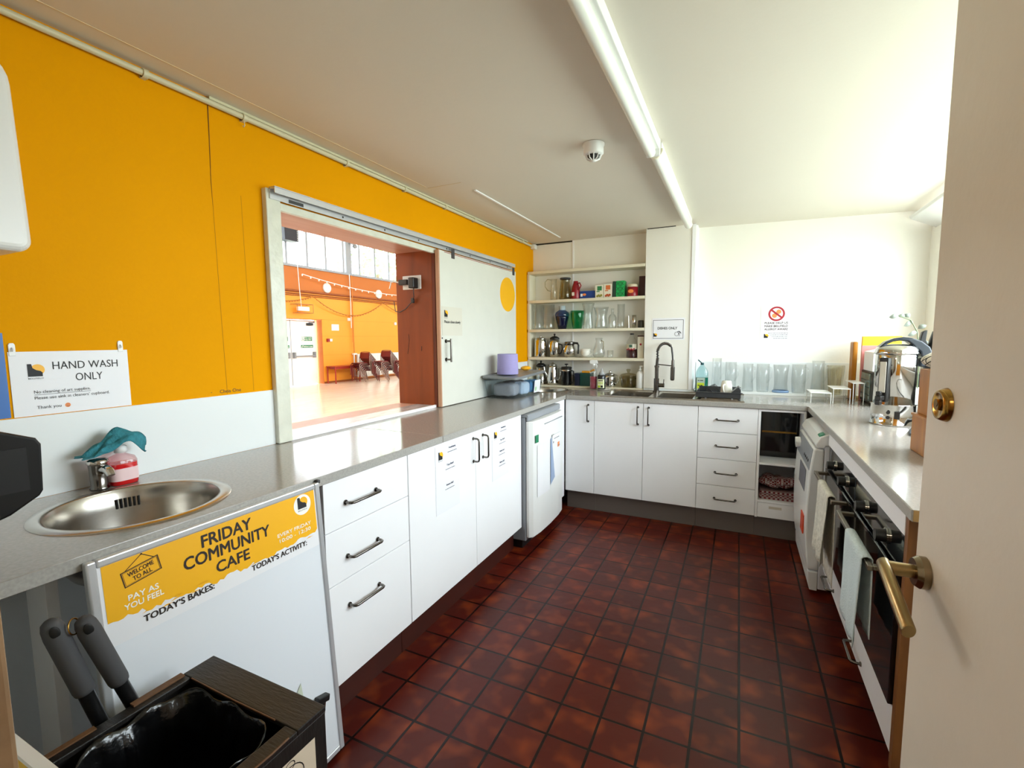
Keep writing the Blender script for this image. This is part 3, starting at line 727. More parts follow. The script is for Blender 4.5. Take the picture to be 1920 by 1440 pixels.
# ------------------------------------------------------------------ oven side
CX = 2.215                       # oven fronts
sp_ = thing('fascia_panel', 'long white panel strip under the worktop above the two ovens', 'panel', (2.3, 2.2, 0.815))
MB().box(2.212, 2.23, 1.60, 2.822, 0.812, WB - 0.001).build('board', M_WHITE, sp_, bevel=0.001)
def oven(y0, y1, label):
    t = thing('built_in_oven', label, 'oven', (2.5, (y0 + y1) / 2, 0.305), 'black glass ovens under the side worktop')
    MB().box(2.24, 2.75, y0 + 0.004, y1 - 0.004, 0.305, 0.808).build('housing', M_BLACK, t)
    MB().box(CX, 2.239, y0 + 0.002, y1 - 0.002, 0.702, 0.808).build('control_panel', M_BLACKG, t, bevel=0.002)
    ds_ = MB().box(CX - 0.012, 2.239, y0 + 0.002, y1 - 0.002, 0.305, 0.694).build('oven_door', M_BLACKG, t, bevel=0.002)
    hb = MB().box(CX - 0.068, CX - 0.054, y0 + 0.05, y1 - 0.05, 0.672, 0.688)
    for y in (y0 + 0.055, y1 - 0.075): hb.box(CX - 0.058, CX - 0.0125, y, y + 0.02, 0.673, 0.687)
    hb.build('towel_bar_handle', mat('bronze_bar', '#8A8070', 0.3, 1.0), ds_, bevel=0.002)
    for y in (y0 + 0.16, y1 - 0.17):
        kb = MB().cyl((CX - 0.0005, y, 0.748), (CX - 0.006, y, 0.748), 0.024, n=24).build('knob_ring', M_CHROME, t)
        MB().cyl((CX - 0.0065, y, 0.748), (CX - 0.032, y, 0.748), 0.020, 0.0185, n=24).build('knob', M_BLACK, kb)
    return t
oven(2.212, 2.815, 'black glass built-in oven next to the dishwasher, checked tea towel on its bar')
oven(1.604, 2.208, 'black glass built-in oven nearer the door, pale blue towel on its bar')
dr = thing('oven_drawer_unit', 'low white drawer base below the two black ovens', 'drawer unit', (2.5, 2.2, 0))
MB().box(2.235, 2.75, 1.604, 2.815, 0.155, 0.302).build('carcass', M_WHITE, dr)
MB().box(2.28, 2.75, 1.604, 2.815, 0.0, 0.154).build('plinth', M_BLACK, dr)
for y0, y1, ha, hb_ in ((2.212, 2.815, 2.50, 2.64), (1.604, 2.210, 1.96, 2.10)):
    d = MB().box(CX, 2.2345, y0 + 0.0015, y1 - 0.0015, 0.158, 0.300).build('drawer', M_WHITE, dr, bevel=0.0015)
    bar_handle(d, (CX, ha, 0.195), (CX, hb_, 0.195), (-1, 0, 0))
one('end_panel', MB().box(2.214, 2.85, 1.575, 1.602, 0.12, WB - 0.001), M_PANELWD, 'brown wooden end panel closing the oven housing beside the open door', 'panel', bevel=0.001)
one('plinth_block', MB().box(2.25, 2.30, 1.58, 1.60, 0.0, 0.119), M_WPLAST, 'short white block under the brown end panel', 'block')

def towel(name, y0, y1, zlow_f, zlow_b, m, label, xb=2.154, zt=0.689, wav=0.006, slant=0.0):
    mb = MB(); ny, nz = 14, 16; grid = []
    for i in range(ny + 1):
        y = y0 + (y1 - y0) * i / ny; row = []
        zf = zlow_f + slant * (i / ny) + 0.008 * math.sin(i * 1.3)
        path = []
        for k in range(nz + 1):
            z = zf + (zt - zf) * k / nz; s = 1 - k / nz
            path.append((xb - 0.0125 - wav * s * (1 + math.sin(i * 1.15 + s * 2)), z))
        path += [(xb - 0.009, zt + 0.004), (xb, zt + 0.0065), (xb + 0.009, zt + 0.004)]
        for k in range(nz + 1):
            z = zt + (zlow_b - zt) * k / nz; s = k / nz
            path.append((xb + 0.0125 + 0.002 * s * (1 + math.sin(i * 1.4)), z))
        grid.append([(px_, y + (0.02 * (i / ny - 0.5)) * (1 - abs(pz - zlow_f) / 0.5), pz) for px_, pz in path])
    n = len(grid[0]); vs = [p for r in grid for p in r]
    mb.add(vs, [(a * n + b, a * n + b + 1, (a + 1) * n + b + 1, (a + 1) * n + b) for a in range(ny) for b in range(n - 1)], True)
    o = one(name, mb, m, label, 'towel')
    md = o.modifiers.new('thick', 'SOLIDIFY'); md.thickness = 0.003; md.offset = 1
    return o
towel('hanging_tea_towel', 2.305, 2.56, 0.385, 0.30, mat('checked_tea_towel', '#CFCBBE', 0.9, var=0.14, scale=60, bump=0.4, bscale=120), 'crumpled off-white checked tea towel hanging on the oven bar beside the dishwasher', wav=0.010)
towel('hanging_hand_towel', 1.70, 1.93, 0.40, 0.44, mat('pale_blue_towel', '#C9D6D8', 0.95, bump=0.5, bscale=160), 'pale blue hand towel hanging on the oven bar nearest the door', slant=0.02)

# dishwasher
dw = thing('dishwasher', 'white freestanding dishwasher with a bulging front next to the ovens', 'dishwasher', (2.5, 3.14, 0))
MB().box(2.20, 2.78, 2.838, 3.44, 0.03, 0.80).build('cabinet', mat('dishwasher_side', '#D9D9DC', 0.35), dw, bevel=0.004)
MB().prism([(2.165, 0.790), (2.157, 0.806), (2.180, 0.846), (2.22, 0.864), (2.78, 0.866), (2.78, 0.802), (2.202, 0.802), (2.198, 0.790)], 'y', 2.834, 3.444, M=None).build('lid', M_WPLAST, dw, bevel=0.004)
ddp = [(2.199, 0.13), (2.150, 0.13), (2.140, 0.20), (2.132, 0.35), (2.131, 0.50), (2.138, 0.66), (2.152, 0.782), (2.199, 0.782)]
dd = MB().prism(ddp, 'y', 2.838, 3.44).build('door', M_WPLAST, dw, bevel=0.008)
MB().prism([(2.199, 0.02), (2.165, 0.02), (2.156, 0.05), (2.152, 0.122), (2.199, 0.122)], 'y', 2.838, 3.44).build('kick_panel', M_WPLAST, dw, bevel=0.004)
cp = MB().prism([(2.1515, 0.775), (2.1395, 0.662), (2.1365, 0.662), (2.1485, 0.775)], 'y', 2.86, 3.42).build('control_strip', M_GPLAST, dd)
kn = MB()
for i in range(4): kn.cyl((2.1425, 2.93 + 0.05 * i, 0.70), (2.137, 2.93 + 0.05 * i, 0.70), 0.008, n=12)
kn.build('button', M_DARK, cp); MB().cyl((2.144, 3.33, 0.72), (2.118, 3.33, 0.718), 0.032, n=24).build('dial', M_WPLAST, cp)
MB().prism([(2.1355, 0.64), (2.1325, 0.52), (2.1305, 0.52), (2.1335, 0.64)], 'y', 2.95, 3.2).build('printed_guide', M_GREYINK, dd)
MB().box(2.126, 2.1315, 2.90, 3.00, 0.30, 0.40).build('orange_sticker', mat('orange_red_sticker', '#D5461E', 0.5), dd)
MB().prism([(2.182, 0.851), (2.176, 0.843), (2.196, 0.8545), (2.20, 0.860)], 'y', 2.86, 2.93).build('green_sticker', M_GREENINK, dw)
# ================================================================== SIGNS AND WALL ITEMS
def sheet(name, label, cat, M, w, h, m=M_PAPER, th=0.0012):
    """a printed sheet lying in frame M, from (0,0) to (w,h)"""
    return one(name, MB().box(0, w, 0, h, -th, 0, M=M), m, label, cat)
NX = (1, 0, 0)
M1 = frame((0.0022, 0.558, 1.157), (0, 1, 0), (0, 0, 1))
s = sheet('hand_wash_sign', 'white laminated notice reading HAND WASH ONLY above the round sink', 'sign', M1, 0.277, 0.180)
lt = MB(); letter(lt, M1, 'HAND WASH', 0.090, 0.128, 0.022, width=0.158); letter(lt, M1, 'ONLY', 0.140, 0.092, 0.022, width=0.066)
letter(lt, M1, 'No cleaning of art supplies.', 0.045, 0.062, 0.0085, width=0.128); rect(lt, M1, 0.045, 0.173, 0.0575, 0.0585, 0.0008)
letter(lt, M1, 'Please use sink in cleaners\u2019 cupboard.', 0.045, 0.045, 0.0085, width=0.175); letter(lt, M1, 'Thank you', 0.048, 0.018, 0.0085, width=0.053)
dk, ye = MB(), MB(); logo(dk, ye, M1, 0.036, 0.110, 0.036)
lt.build('lettering', M_INK, s); dk.build('logo', M_INK, s); ye.build('logo_sun', M_YINK, s)
fc = MB(); circ(fc, M1, 0.116, 0.0215, 0.0065); fco = fc.build('smiling_face', M_ORINK, s)
fc = MB(); circ(fc, M1, 0.1138, 0.0235, 0.0008, 8, 0.001); circ(fc, M1, 0.1182, 0.0235, 0.0008, 8, 0.001); ring(fc, M1, 0.116, 0.021, 0.0028, 0.0036, PI * 1.1, PI * 1.9, 10, 0.001); fc.build('face_lines', M_INK, fco)
for y, z in ((0.567, 1.352), (0.817, 1.357)):
    h = MB().prism([(y - 0.007, z - 0.026), (y + 0.007, z - 0.026), (y + 0.007, z + 0.004), (y + 0.004, z + 0.009), (y - 0.004, z + 0.009), (y - 0.007, z + 0.004)], 'x', 0.0005, 0.0040)
    o = one('adhesive_hook', h, M_WPLAST, 'small white adhesive hook at the ' + ('nearer' if y < 0.7 else 'hatch-side') + ' top corner of the HAND WASH ONLY notice', 'hook', 'hooks above the hand-wash notice', bevel=0.001)
    MB().tube([(0.004, y, z - 0.004), (0.010, y, z - 0.008), (0.010, y, z - 0.014)], 0.002, 6).build('peg', M_WPLAST, o)
M2 = frame((0.0022, 0.25, 1.158), (0, 1, 0), (0, 0, 1))
s = sheet('blue_framed_notice', 'white notice in a bright blue border at the edge of the yellow wall', 'sign', M2, 0.302, 0.230, M_BLUE)
q = MB(); rect(q, M2, 0.02, 0.280, 0.02, 0.185); q.build('white_panel', M_PAPER, s)

# wall dispenser with rounded corners
dp = thing('towel_dispenser', 'white rounded paper-towel dispenser high on the yellow wall', 'dispenser', (0.075, 0.40, 1.59))
pf = []
y0, y1, z0, z1 = 0.235, 0.582, 1.590, 2.085
for cy_, cz_, r, a0, tp_ in ((y1 - 0.03, z0 + 0.03, 0.03, -90, 0), (y1 - 0.085, z1 - 0.09, 0.075, 0, 1), (y0 + 0.085, z1 - 0.09, 0.075, 90, 1), (y0 + 0.03, z0 + 0.03, 0.03, 180, 0)):
    for i in range(7):
        a = math.radians(a0 + 15 * i); pf.append((cy_ + r * math.cos(a), cz_ + r * math.sin(a)))
MB().prism(pf, 'x', 0.001, 0.150).build('cover', M_WPLAST, dp, bevel=0.018, seg=4)
MB().box(0.1505, 0.152, 0.36, 0.46, 1.76, 1.83).build('window', M_DARK, dp)

# black wall unit near the door jamb, seen side on
bk = thing('black_wall_unit', 'black faceted wall unit with a recessed side, jutting out by the door jamb', 'wall unit', (0.60, 0.22, 1.085))
hexp = [(0.109, 1.270), (0.215, 1.263), (0.346, 1.206), (0.352, 1.195), (0.349, 1.118), (0.344, 1.110), (0.308, 1.088), (0.295, 1.084), (0.109, 1.084)]
MB().prism(hexp, 'x', 0.46, 0.752).build('housing', mat('near_black_plastic', '#0D0B09', 0.5, spec=0.3), bk, bevel=0.004)
MB().box(0.7525, 0.7535, 0.18, 0.332, 1.124, 1.194).build('recess', mat('deep_black', '#050505', 0.6), bk)

# ------------------------------------------------------------------ things by the hand-wash sink
TX, TY = 0.066, 0.705
mx_ = thing('mixer_tap', 'dark chrome push tap standing behind the round hand-wash sink', 'tap', (TX, TY, WT))
MB().lathe([(0.0, 0.0005), (0.022, 0.0005), (0.024, 0.004), (0.020, 0.008), (0.0215, 0.06), (0.023, 0.075), (0.023, 0.078), (0.0, 0.078)], (TX, TY, WT), 24).build('body', M_DKCHROME, mx_)
MB().lathe([(0.0, 0.0785), (0.0255, 0.0785), (0.027, 0.082), (0.026, 0.090), (0.018, 0.094), (0.0, 0.095)], (TX, TY, WT), 24).build('push_cap', M_CHROME, mx_)
MB().tube([(TX + 0.02, TY + 0.002, WT + 0.062), (TX + 0.045, TY + 0.002, WT + 0.066), (TX + 0.062, TY + 0.002, WT + 0.060), (TX + 0.068, TY + 0.002, WT + 0.05)], [0.013, 0.013, 0.012, 0.010], 14).build('spout', M_CHROME, mx_)
SX, SY = 0.060, 0.768
so = thing('soap_bottle', 'pump bottle of red hand soap beside the tap', 'soap bottle', (SX, SY, WT))
def oct_(a, b, z, n=32, p=3.2):
    out = []
    for i in range(n):
        t_ = 2 * PI * i / n; c_, s_ = math.cos(t_), math.sin(t_)
        out.append((SX + a * abs(c_) ** (2 / p) * (1 if c_ >= 0 else -1), SY + b * abs(s_) ** (2 / p) * (1 if s_ >= 0 else -1), z))
    return out
def loft(mb, rings, cap=True):
    n = len(rings[0]); vs = [p for r in rings for p in r]
    mb.add(vs, [(i * n + j, i * n + (j + 1) % n, (i + 1) * n + (j + 1) % n, (i + 1) * n + j) for i in range(len(rings) - 1) for j in range(n)], True)
    if cap: mb.add(rings[0], [tuple(range(n))[::-1]]).add(rings[-1], [tuple(range(n))])
    return mb
Z = WT + 0.0006
loft(MB(), [oct_(0.028, 0.035, Z), oct_(0.030, 0.037, Z + 0.004), oct_(0.030, 0.037, Z + 0.072), oct_(0.026, 0.032, Z + 0.084), oct_(0.013, 0.013, Z + 0.094, p=2), oct_(0.013, 0.013, Z + 0.098, p=2)]).build('bottle', G_RED, so)
loft(MB(), [oct_(0.0275, 0.0345, Z + 0.001), oct_(0.0290, 0.0360, Z + 0.004), oct_(0.0290, 0.0360, Z + 0.066)]).build('red_soap', mat('red_soap', '#D4101C', 0.15, spec=0.6), so)
loft(MB(), [[(p[0], p[1], p[2]) for p in oct_(0.0305, 0.0375, Z + 0.014)], oct_(0.0305, 0.0375, Z + 0.052)], False).build('label', mat('pink_white_label', '#E9CACB', 0.5), so)
MB().lathe([(0.0, 0.098), (0.0165, 0.098), (0.0165, 0.116), (0.012, 0.120), (0.006, 0.121), (0.006, 0.144), (0.0, 0.144)], (SX, SY, Z), 20).box(SX - 0.006, SX + 0.012, SY - 0.007, SY + 0.007, Z + 0.134, Z + 0.145).build('pump', M_WPLAST, so)
# teal cloth draped over the pump
cl = MB(); nu, nv = 26, 16; vs = []
for i in range(nu + 1):
    u = i / nu
    for j in range(nv + 1):
        v_ = j / nv - 0.5
        y = SY - 0.105 + 0.165 * u
        ridge = Z + 0.172 - 0.072 * max(0, (0.62 - u) / 0.62) ** 1.2 - 0.035 * max(0, (u - 0.72) / 0.28) ** 1.5
        sag = 0.062 * abs(v_) ** 1.1 * (1 + 0.5 * u)
        x = SX + 0.004 + v_ * 0.062 + 0.006 * math.sin(9 * u + 3 * v_)
        z = ridge - sag + 0.006 * math.sin(14 * u + 9 * v_) + 0.004 * math.sin(31 * v_ + 4 * u)
        vs.append((x, y + 0.006 * math.sin(11 * v_), max(z, Z + (0.104 if y < 0.742 else 0.125 if abs(x - SX) < 0.022 and y < SY + 0.022 else 0.080))))
cl.add(vs, [(i * (nv + 1) + j, i * (nv + 1) + j + 1, (i + 1) * (nv + 1) + j + 1, (i + 1) * (nv + 1) + j) for i in range(nu) for j in range(nv)], True)
o = one('teal_cloth', cl, mat('teal_cleaning_cloth', '#2F7F8C', 0.85, var=0.2, scale=70, bump=0.6, bscale=110), 'crumpled teal cleaning cloth draped over the red soap bottle', 'cloth')
md = o.modifiers.new('thick', 'SOLIDIFY'); md.thickness = 0.002

# ------------------------------------------------------------------ the leaning cafe board
P0 = V((0.64, 0.46, 0.012)); PT = V((0.585, 0.454, 0.908))
uy = (PT - P0).normalized(); ux = V((0, 1, -0.0118)).normalized(); ux = (ux - uy * ux.dot(uy)).normalized()
MBd = frame(P0 - V((0, 0.0, 0)), ux, uy)
bd = thing('cafe_board', 'large whiteboard leaning on the worktop, headed FRIDAY COMMUNITY CAFE', 'whiteboard', (0.62, 0.76, 0))
BW, BH = 0.600, 0.897
M_ALU = mat('aluminium_frame', '#D6D8DB', 0.3, 0.55)
MB().box(0.01, BW - 0.01, 0.01, BH - 0.01, -0.010, 0.0, M=MBd).build('writing_panel', mat('whiteboard_enamel', '#E4E8EE', 0.22), bd)
f = MB()
for a in ((0, 0.018, 0, BH), (BW - 0.018, BW, 0, BH), (0.018, BW - 0.018, 0, 0.018), (0.018, BW - 0.018, BH - 0.018, BH)): f.box(a[0], a[1], a[2], a[3], -0.014, 0.005, M=MBd)
f.build('frame', M_ALU, bd, bevel=0.004, seg=3)
f = MB()
for a in ((BW + 0.001, BH + 0.001),):
    f.box(a[0] - 0.006, a[0] + 0.006, a[1] - 0.006, a[1] + 0.006, -0.0135, 0.0035, M=MBd)
f.build('corner_cap', M_DARK, bd, bevel=0.003)
# yellow printed header with a torn lower edge
rnd = random.Random(3); top = BH - 0.0185; edge = []
for i in range(61):
    t_ = i / 60; edge.append((0.025 + 0.553 * t_, 0.758 - 0.018 * math.sin(PI * t_) ** 0.7 - 0.010 * t_ + rnd.uniform(-0.004, 0.004) + (0.004 if (i // 4) % 2 else -0.002)))
hp = MB()
rect(hp, MBd, 0.0185, 0.5815, 0.700, 0.8785, 0.0006)
paper = hp.build('header_paper', M_PAPER, bd)
yp = MB()
for a, b in zip(edge[:-1], edge[1:]): flat(yp, MBd, [a, b, (b[0], top), (a[0], top)], 0.0012)
for i in range(12):
    u = rnd.uniform(0.05, 0.54); v_ = 0.742 + rnd.uniform(-0.008, 0.006); flat(yp, MBd, [(u, v_), (u + rnd.uniform(0.012, 0.03), v_ + 0.002), (u + 0.01, v_ + 0.004)], 0.0012)
yph = yp.build('yellow_header', M_YINK, bd)
ht = MB(); B = 0.022; LF = 0.0018
letter(ht, MBd, 'FRIDAY', 0.296, 0.836, 0.030, width=0.132, align='c', bold=B, lift=LF); letter(ht, MBd, 'COMMUNITY', 0.299, 0.797, 0.030, width=0.230, align='c', bold=B, lift=LF)
letter(ht, MBd, 'CAFE', 0.304, 0.757, 0.028, width=0.090, align='c', bold=B, lift=LF)
ht.build('title_lettering', mat('brown_black_ink', '#241710', 0.6), bd); ht = MB()
letter(ht, MBd, 'TODAY\u2019S BAKES:', 0.090, 0.722, 0.0145, width=0.158, bold=B, lift=LF); ht.build('bakes_heading', mat('brown_black_ink', '#241710', 0.6), bd); ht = MB(); letter(ht, MBd, 'TODAY\u2019S ACTIVITY:', 0.352, 0.718, 0.0145, width=0.182, bold=B, lift=LF)
ht.build('activity_heading', mat('brown_black_ink', '#241710', 0.6), bd)
# little hanging WELCOME TO ALL sign drawn on the header
wt = MB(); rot = 0.16
def WQ(a, b): c_, s_ = math.cos(rot), math.sin(rot); return (0.097 + a * c_ - b * s_, 0.838 + a * s_ + b * c_)
stroke(wt, MBd, [WQ(-0.037, -0.017), WQ(0.037, -0.017), WQ(0.037, 0.017), WQ(-0.037, 0.017)], 0.0022, LF, True)
stroke(wt, MBd, [WQ(-0.0345, -0.0145), WQ(0.0345, -0.0145), WQ(0.0345, 0.0145), WQ(-0.0345, 0.0145)], 0.0007, LF, True)
stroke(wt, MBd, [WQ(-0.030, 0.017), (0.100, 0.8765), WQ(0.030, 0.017)], 0.0016, LF); circ(wt, MBd, 0.100, 0.8765, 0.002, 10, LF)
a_ = WQ(0, 0.002); letter(wt, MBd, 'WELCOME', a_[0], a_[1], 0.0095, width=0.052, align='c', bold=0.02, lift=LF, rot=rot)
a_ = WQ(0, -0.0115); letter(wt, MBd, 'TO ALL', a_[0], a_[1], 0.0095, width=0.038, align='c', bold=0.02, lift=LF, rot=rot)
wt.build('drawn_sign', mat('brown_ink', '#3A2408', 0.6), bd)
wt = MB()
letter(wt, MBd, 'PAY AS', 0.096, 0.784, 0.0125, width=0.060, align='c', bold=0.02, lift=LF); letter(wt, MBd, 'YOU FEEL', 0.096, 0.766, 0.0125, width=0.078, align='c', bold=0.02, lift=LF)
letter(wt, MBd, 'EVERY FRIDAY', 0.497, 0.777, 0.0105, width=0.118, align='c', bold=0.01, lift=LF); letter(wt, MBd, '10:00 - 12:30', 0.498, 0.760, 0.0105, width=0.110, align='c', bold=0.01, lift=LF)
wt.build('white_lettering', M_WINK, bd)
c_ = MB(); circ(c_, MBd, 0.532, 0.846, 0.031, 36, 0.0016); c_.build('logo_disc', M_WINK, bd)
dk, ye = MB(), MB(); ML = MBd @ Matrix.Translation((0, 0, 0.0012)); logo(dk, ye, ML, 0.515, 0.835, 0.036); dk.build('logo', M_INK, bd); ye.build('logo_sun', M_YINK, bd)
# clip and paper corner on the lower part of the board
cpx = MBd @ Matrix.Translation((0.525, 0.225, 0.001)) @ Matrix.Rotation(-0.25, 4, 'Z')
cm = thing('magnetic_clip', 'black and steel bulldog clip stuck low on the cafe board behind the bin', 'clip', tuple(cpx @ V((0, 0, 0))))
MB().box(-0.022, 0.022, -0.012, 0.008, 0, 0.022, M=cpx).build('jaw', M_BLACK, cm, bevel=0.003)
MB().box(-0.020, 0.020, -0.075, -0.013, 0, 0.010, M=cpx).build('plate', M_CHROME, cm, bevel=0.003)
MB().box(-0.013, 0.013, -0.065, -0.018, 0.0105, 0.012, M=cpx).build('dark_face', M_BLACK, cm)
fl_ = MB(); flat(fl_, MBd, [(0.40, 0.235), (0.47, 0.235), (0.463, 0.315)], 0.002); flat(fl_, MBd, [(0.463, 0.315), (0.47, 0.235), (0.47, 0.18), (0.40, 0.18), (0.40, 0.235)], 0.0024)
fs_ = thing('yellow_floor_sign', 'yellow board edge standing upright between the jamb and the wooden bin', 'floor sign', (0.89, 0.253, 0.0))
MB().box(0.80, 0.985, 0.246, 0.260, 0.0, 0.780).build('board', mat('floor_sign_yellow', '#D9B23C', 0.4), fs_, bevel=0.002)
MB().box(0.80, 0.985, 0.2455, 0.2605, 0.7802, 0.787).build('white_edge', M_WPLAST, fs_)
one('paper_corner', fl_, mat('pale_green_paper', '#C9D0BC', 0.5), 'pale greenish paper corner showing above the bin rim on the cafe board', 'paper')

# ------------------------------------------------------------------ bin, liner, broom handles
BX0, BX1, BY0, BY1, BZ = 0.705, 1.060, 0.300, 0.626, 0.634
bn = thing('wooden_bin', 'open black-painted wooden bin standing in front of the cafe board', 'bin', ((BX0 + BX1) / 2, (BY0 + BY1) / 2, 0))
w = 0.018
MB().box(BX0, BX0 + w, BY0, BY1, 0.01, BZ - 0.012).box(BX1 - w, BX1, BY0, BY1, 0.01, BZ - 0.012).box(BX0 + w, BX1 - w, BY0, BY0 + w, 0.01, BZ - 0.012).box(BX0 + w, BX1 - w, BY1 - w, BY1, 0.01, BZ - 0.012).box(BX0 + w, BX1 - w, BY0 + w, BY1 - w, 0.01, 0.03).build('box', M_BIN, bn, bevel=0.002)
MB().box(BX0 - 0.001, BX1 + 0.001, BY1 - 0.066, BY1 + 0.001, BZ - 0.0118, BZ).box(BX1 - 0.032, BX1 + 0.001, BY0, BY1 - 0.0665, BZ - 0.0118, BZ - 0.001).box(BX0 - 0.001, BX0 + 0.026, BY0, BY1 - 0.0665, BZ - 0.0118, BZ - 0.0005).box(BX0 + 0.0265, BX1 - 0.0325, BY0, BY0 + 0.03, BZ - 0.0118, BZ).build('rim', M_BIN, bn, bevel=0.002)
WE = []
WE.append(MB().box(BX0 - 0.0025, BX0 + 0.012, BY0 + 0.16, BY1 - 0.07, BZ + 0.0002, BZ + 0.004)); WE.append(MB().box(BX0 - 0.002, BX0 + 0.010, BY0 + 0.02, BY0 + 0.10, BZ + 0.0002, BZ + 0.003))
WE.append(MB().tube([(BX1 + 0.0005, BY1 - 0.085, BZ), (BX1 + 0.0005, BY1 - 0.12, BZ - 0.002), (BX1 + 0.0005, BY1 - 0.165, BZ), (BX1 + 0.0005, BY1 - 0.185, BZ - 0.012)], 0.0022, 6))
WE.append(MB().tube([(BX0 + 0.03, BY1 - 0.0665, BZ - 0.001), (BX0 + 0.18, BY1 - 0.068, BZ - 0.001), (BX1 - 0.06, BY1 - 0.0665, BZ - 0.001)], 0.0016, 5))
for w_ in WE: w_.build('worn_edge', M_WORN, bn)['label'] = 'bare brown chipped wood edge'
MS = frame((BX1 + 0.001, 0.345, 0.455), (0, 1, 0), (0, 0, 1))
stk = MB(); rect(stk, MS, 0, 0.252, 0, 0.135, 0.0004); st = stk.build('bin_sticker', mat('cream_sticker', '#E3D3BC', 0.45), bn)
dm = MB()
def TC(a, b): return (0.195 + a, 0.060 + b)
stroke(dm, MS, [TC(-0.024, 0.030), TC(-0.018, -0.05), TC(0.018, -0.05), TC(0.024, 0.030)], 0.0022)
for a in (-0.012, -0.004, 0.004, 0.012): stroke(dm, MS, [TC(a * 1.25, 0.022), TC(a, -0.042)], 0.0013)
stroke(dm, MS, [TC(0.030 * math.cos(t_), 0.032 + 0.007 * math.sin(t_)) for t_ in [i * PI / 10 for i in range(21)]], 0.002)
stroke(dm, MS, [TC(0.030 * math.cos(t_) - 0.001, 0.036 + 0.026 * math.sin(t_)) for t_ in [i * PI / 12 for i in range(13)]], 0.002)
stroke(dm, MS, [TC(0.010 * math.cos(t_), 0.064 + 0.008 * math.sin(t_)) for t_ in [i * PI / 8 for i in range(17)]], 0.0016)
stroke(dm, MS, [(0.135, 0.0), (0.135, 0.135)], 0.0008)
dm.build('drawn_bin', M_INK, st)
ln = MB(); IX0, IX1, IY0, IY1 = BX0 + 0.034, BX1 - 0.040, BY0 + 0.036, BY1 - 0.072
def ringpts(k, ins, z, wob):
    out = []; n = 64; ax, ay = (IX1 - IX0) / 2 - ins, (IY1 - IY0) / 2 - ins; cx_, cy_ = (IX0 + IX1) / 2, (IY0 + IY1) / 2
    for i in range(n):
        t_ = 2 * PI * i / n; c2, s2 = math.cos(t_), math.sin(t_); p = 5
        rr = (abs(c2) ** p + abs(s2) ** p) ** (-1 / p)
        wv = 1 - wob * (0.5 + 0.5 * math.sin(i * 1.9 + k * 0.8)) * (0.6 + 0.4 * math.sin(i * 0.7 + k))
        out.append((cx_ + ax * c2 * rr * wv, cy_ + ay * s2 * rr * wv, z + 0.006 * math.sin(i * 0.9 + k)))
    return out
rings = [ringpts(0, 0.001, BZ - 0.006, 0.0), ringpts(1, 0.002, BZ - 0.012, 0.03), ringpts(2, 0.004, BZ - 0.022, 0.07)]
for k in range(3, 12): rings.append(ringpts(k, 0.006 + 0.002 * k, BZ - 0.022 - 0.045 * (k - 2), 0.16))
loft(ln, rings, False); ln.add(rings[-1], [tuple(range(64))])
o = one('bin_liner', ln, M_LINER, 'shiny black bin bag lining the open wooden bin', 'bin bag')
md = o.modifiers.new('thick', 'SOLIDIFY'); md.thickness = 0.0012
def broom(label, T, Bp, ringed):
    T, Bp = V(T), V(Bp); d = (Bp - T).normalized(); L = (Bp - T).length
    t = thing('long_handled_broom', label, 'broom', tuple(Bp), 'grey-gripped handles behind the bin')
    MB().cyl(T + d * 0.16, Bp, 0.0125, n=18).build('pole', mat('black_pole', '#121213', 0.3), t)
    a = d.orthogonal().normalized(); X = V((1, 0, 0)); X = (X - d * X.dot(d)).normalized(); Y = d.cross(X)
    R3 = V((0, 0, 1)).rotation_difference(d).to_matrix()
    g = MB(); pr_ = [(0.0005, 0.0), (0.008, 0.001), (0.0135, 0.006), (0.0165, 0.016), (0.0180, 0.034), (0.0175, 0.10), (0.0172, 0.162), (0.0158, 0.170), (0.0135, 0.171)]
    g.lathe(pr_, T, 28, axis=d); g.build('grip', M_GRIP, t)
    vw = (V((1.78, 0, 1.36)) - T).normalized(); vw = (vw - d * vw.dot(d)).normalized(); hs = d.cross(vw)
    hc = T + d * 0.020 + vw * 0.0162; hl = MB(); vs_h = []
    for a_ in range(9):
        for b_ in range(16):
            th = PI * a_ / 8; f_ = 2 * PI * b_ / 16
            vs_h.append(hc + hs * (0.0075 * math.sin(th) * math.cos(f_)) + d * (0.0125 * math.sin(th) * math.sin(f_)) + vw * (0.0020 * math.cos(th)))
    hl.add(vs_h, [(a_ * 16 + b_, a_ * 16 + (b_ + 1) % 16, (a_ + 1) * 16 + (b_ + 1) % 16, (a_ + 1) * 16 + b_) for a_ in range(8) for b_ in range(16)], True)
    hl.build('hanging_hole', mat('deep_black', '#050505', 0.9, spec=0.1), t)
    if ringed:
        c0 = T + d * 0.006; rg = [c0 + Y * 0.015 + (X * math.cos(q_) * 0.5 + Y * math.cos(q_) * 0.6 + d * math.sin(q_) * 0.8) * 0.018 for q_ in [i * 2 * PI / 24 for i in range(24)]]
        MB().tube(rg, 0.0014, 6, closed=True).build('hanging_ring', M_BRASS, t)
    hb = MB().box(Bp.x - 0.016, Bp.x + 0.016, Bp.y - 0.03, Bp.y + 0.05, Bp.z - 0.004, Bp.z + 0.035)
    hd_ = hb.build('head', M_DARK, t, bevel=0.004)
    MB().box(Bp.x - 0.013, Bp.x + 0.013, Bp.y - 0.027, Bp.y + 0.047, 0.0, Bp.z - 0.0045).build('bristles', M_BLACK, hd_)
broom('grey-gripped broom handle nearest the jamb, leaning behind the bin', (0.676, 0.362, 0.862), (0.676, 0.560, 0.05), False)
broom('grey-gripped broom handle with a brass ring, leaning against the cafe board edge', (0.686, 0.405, 0.846), (0.676, 0.645, 0.05), True)

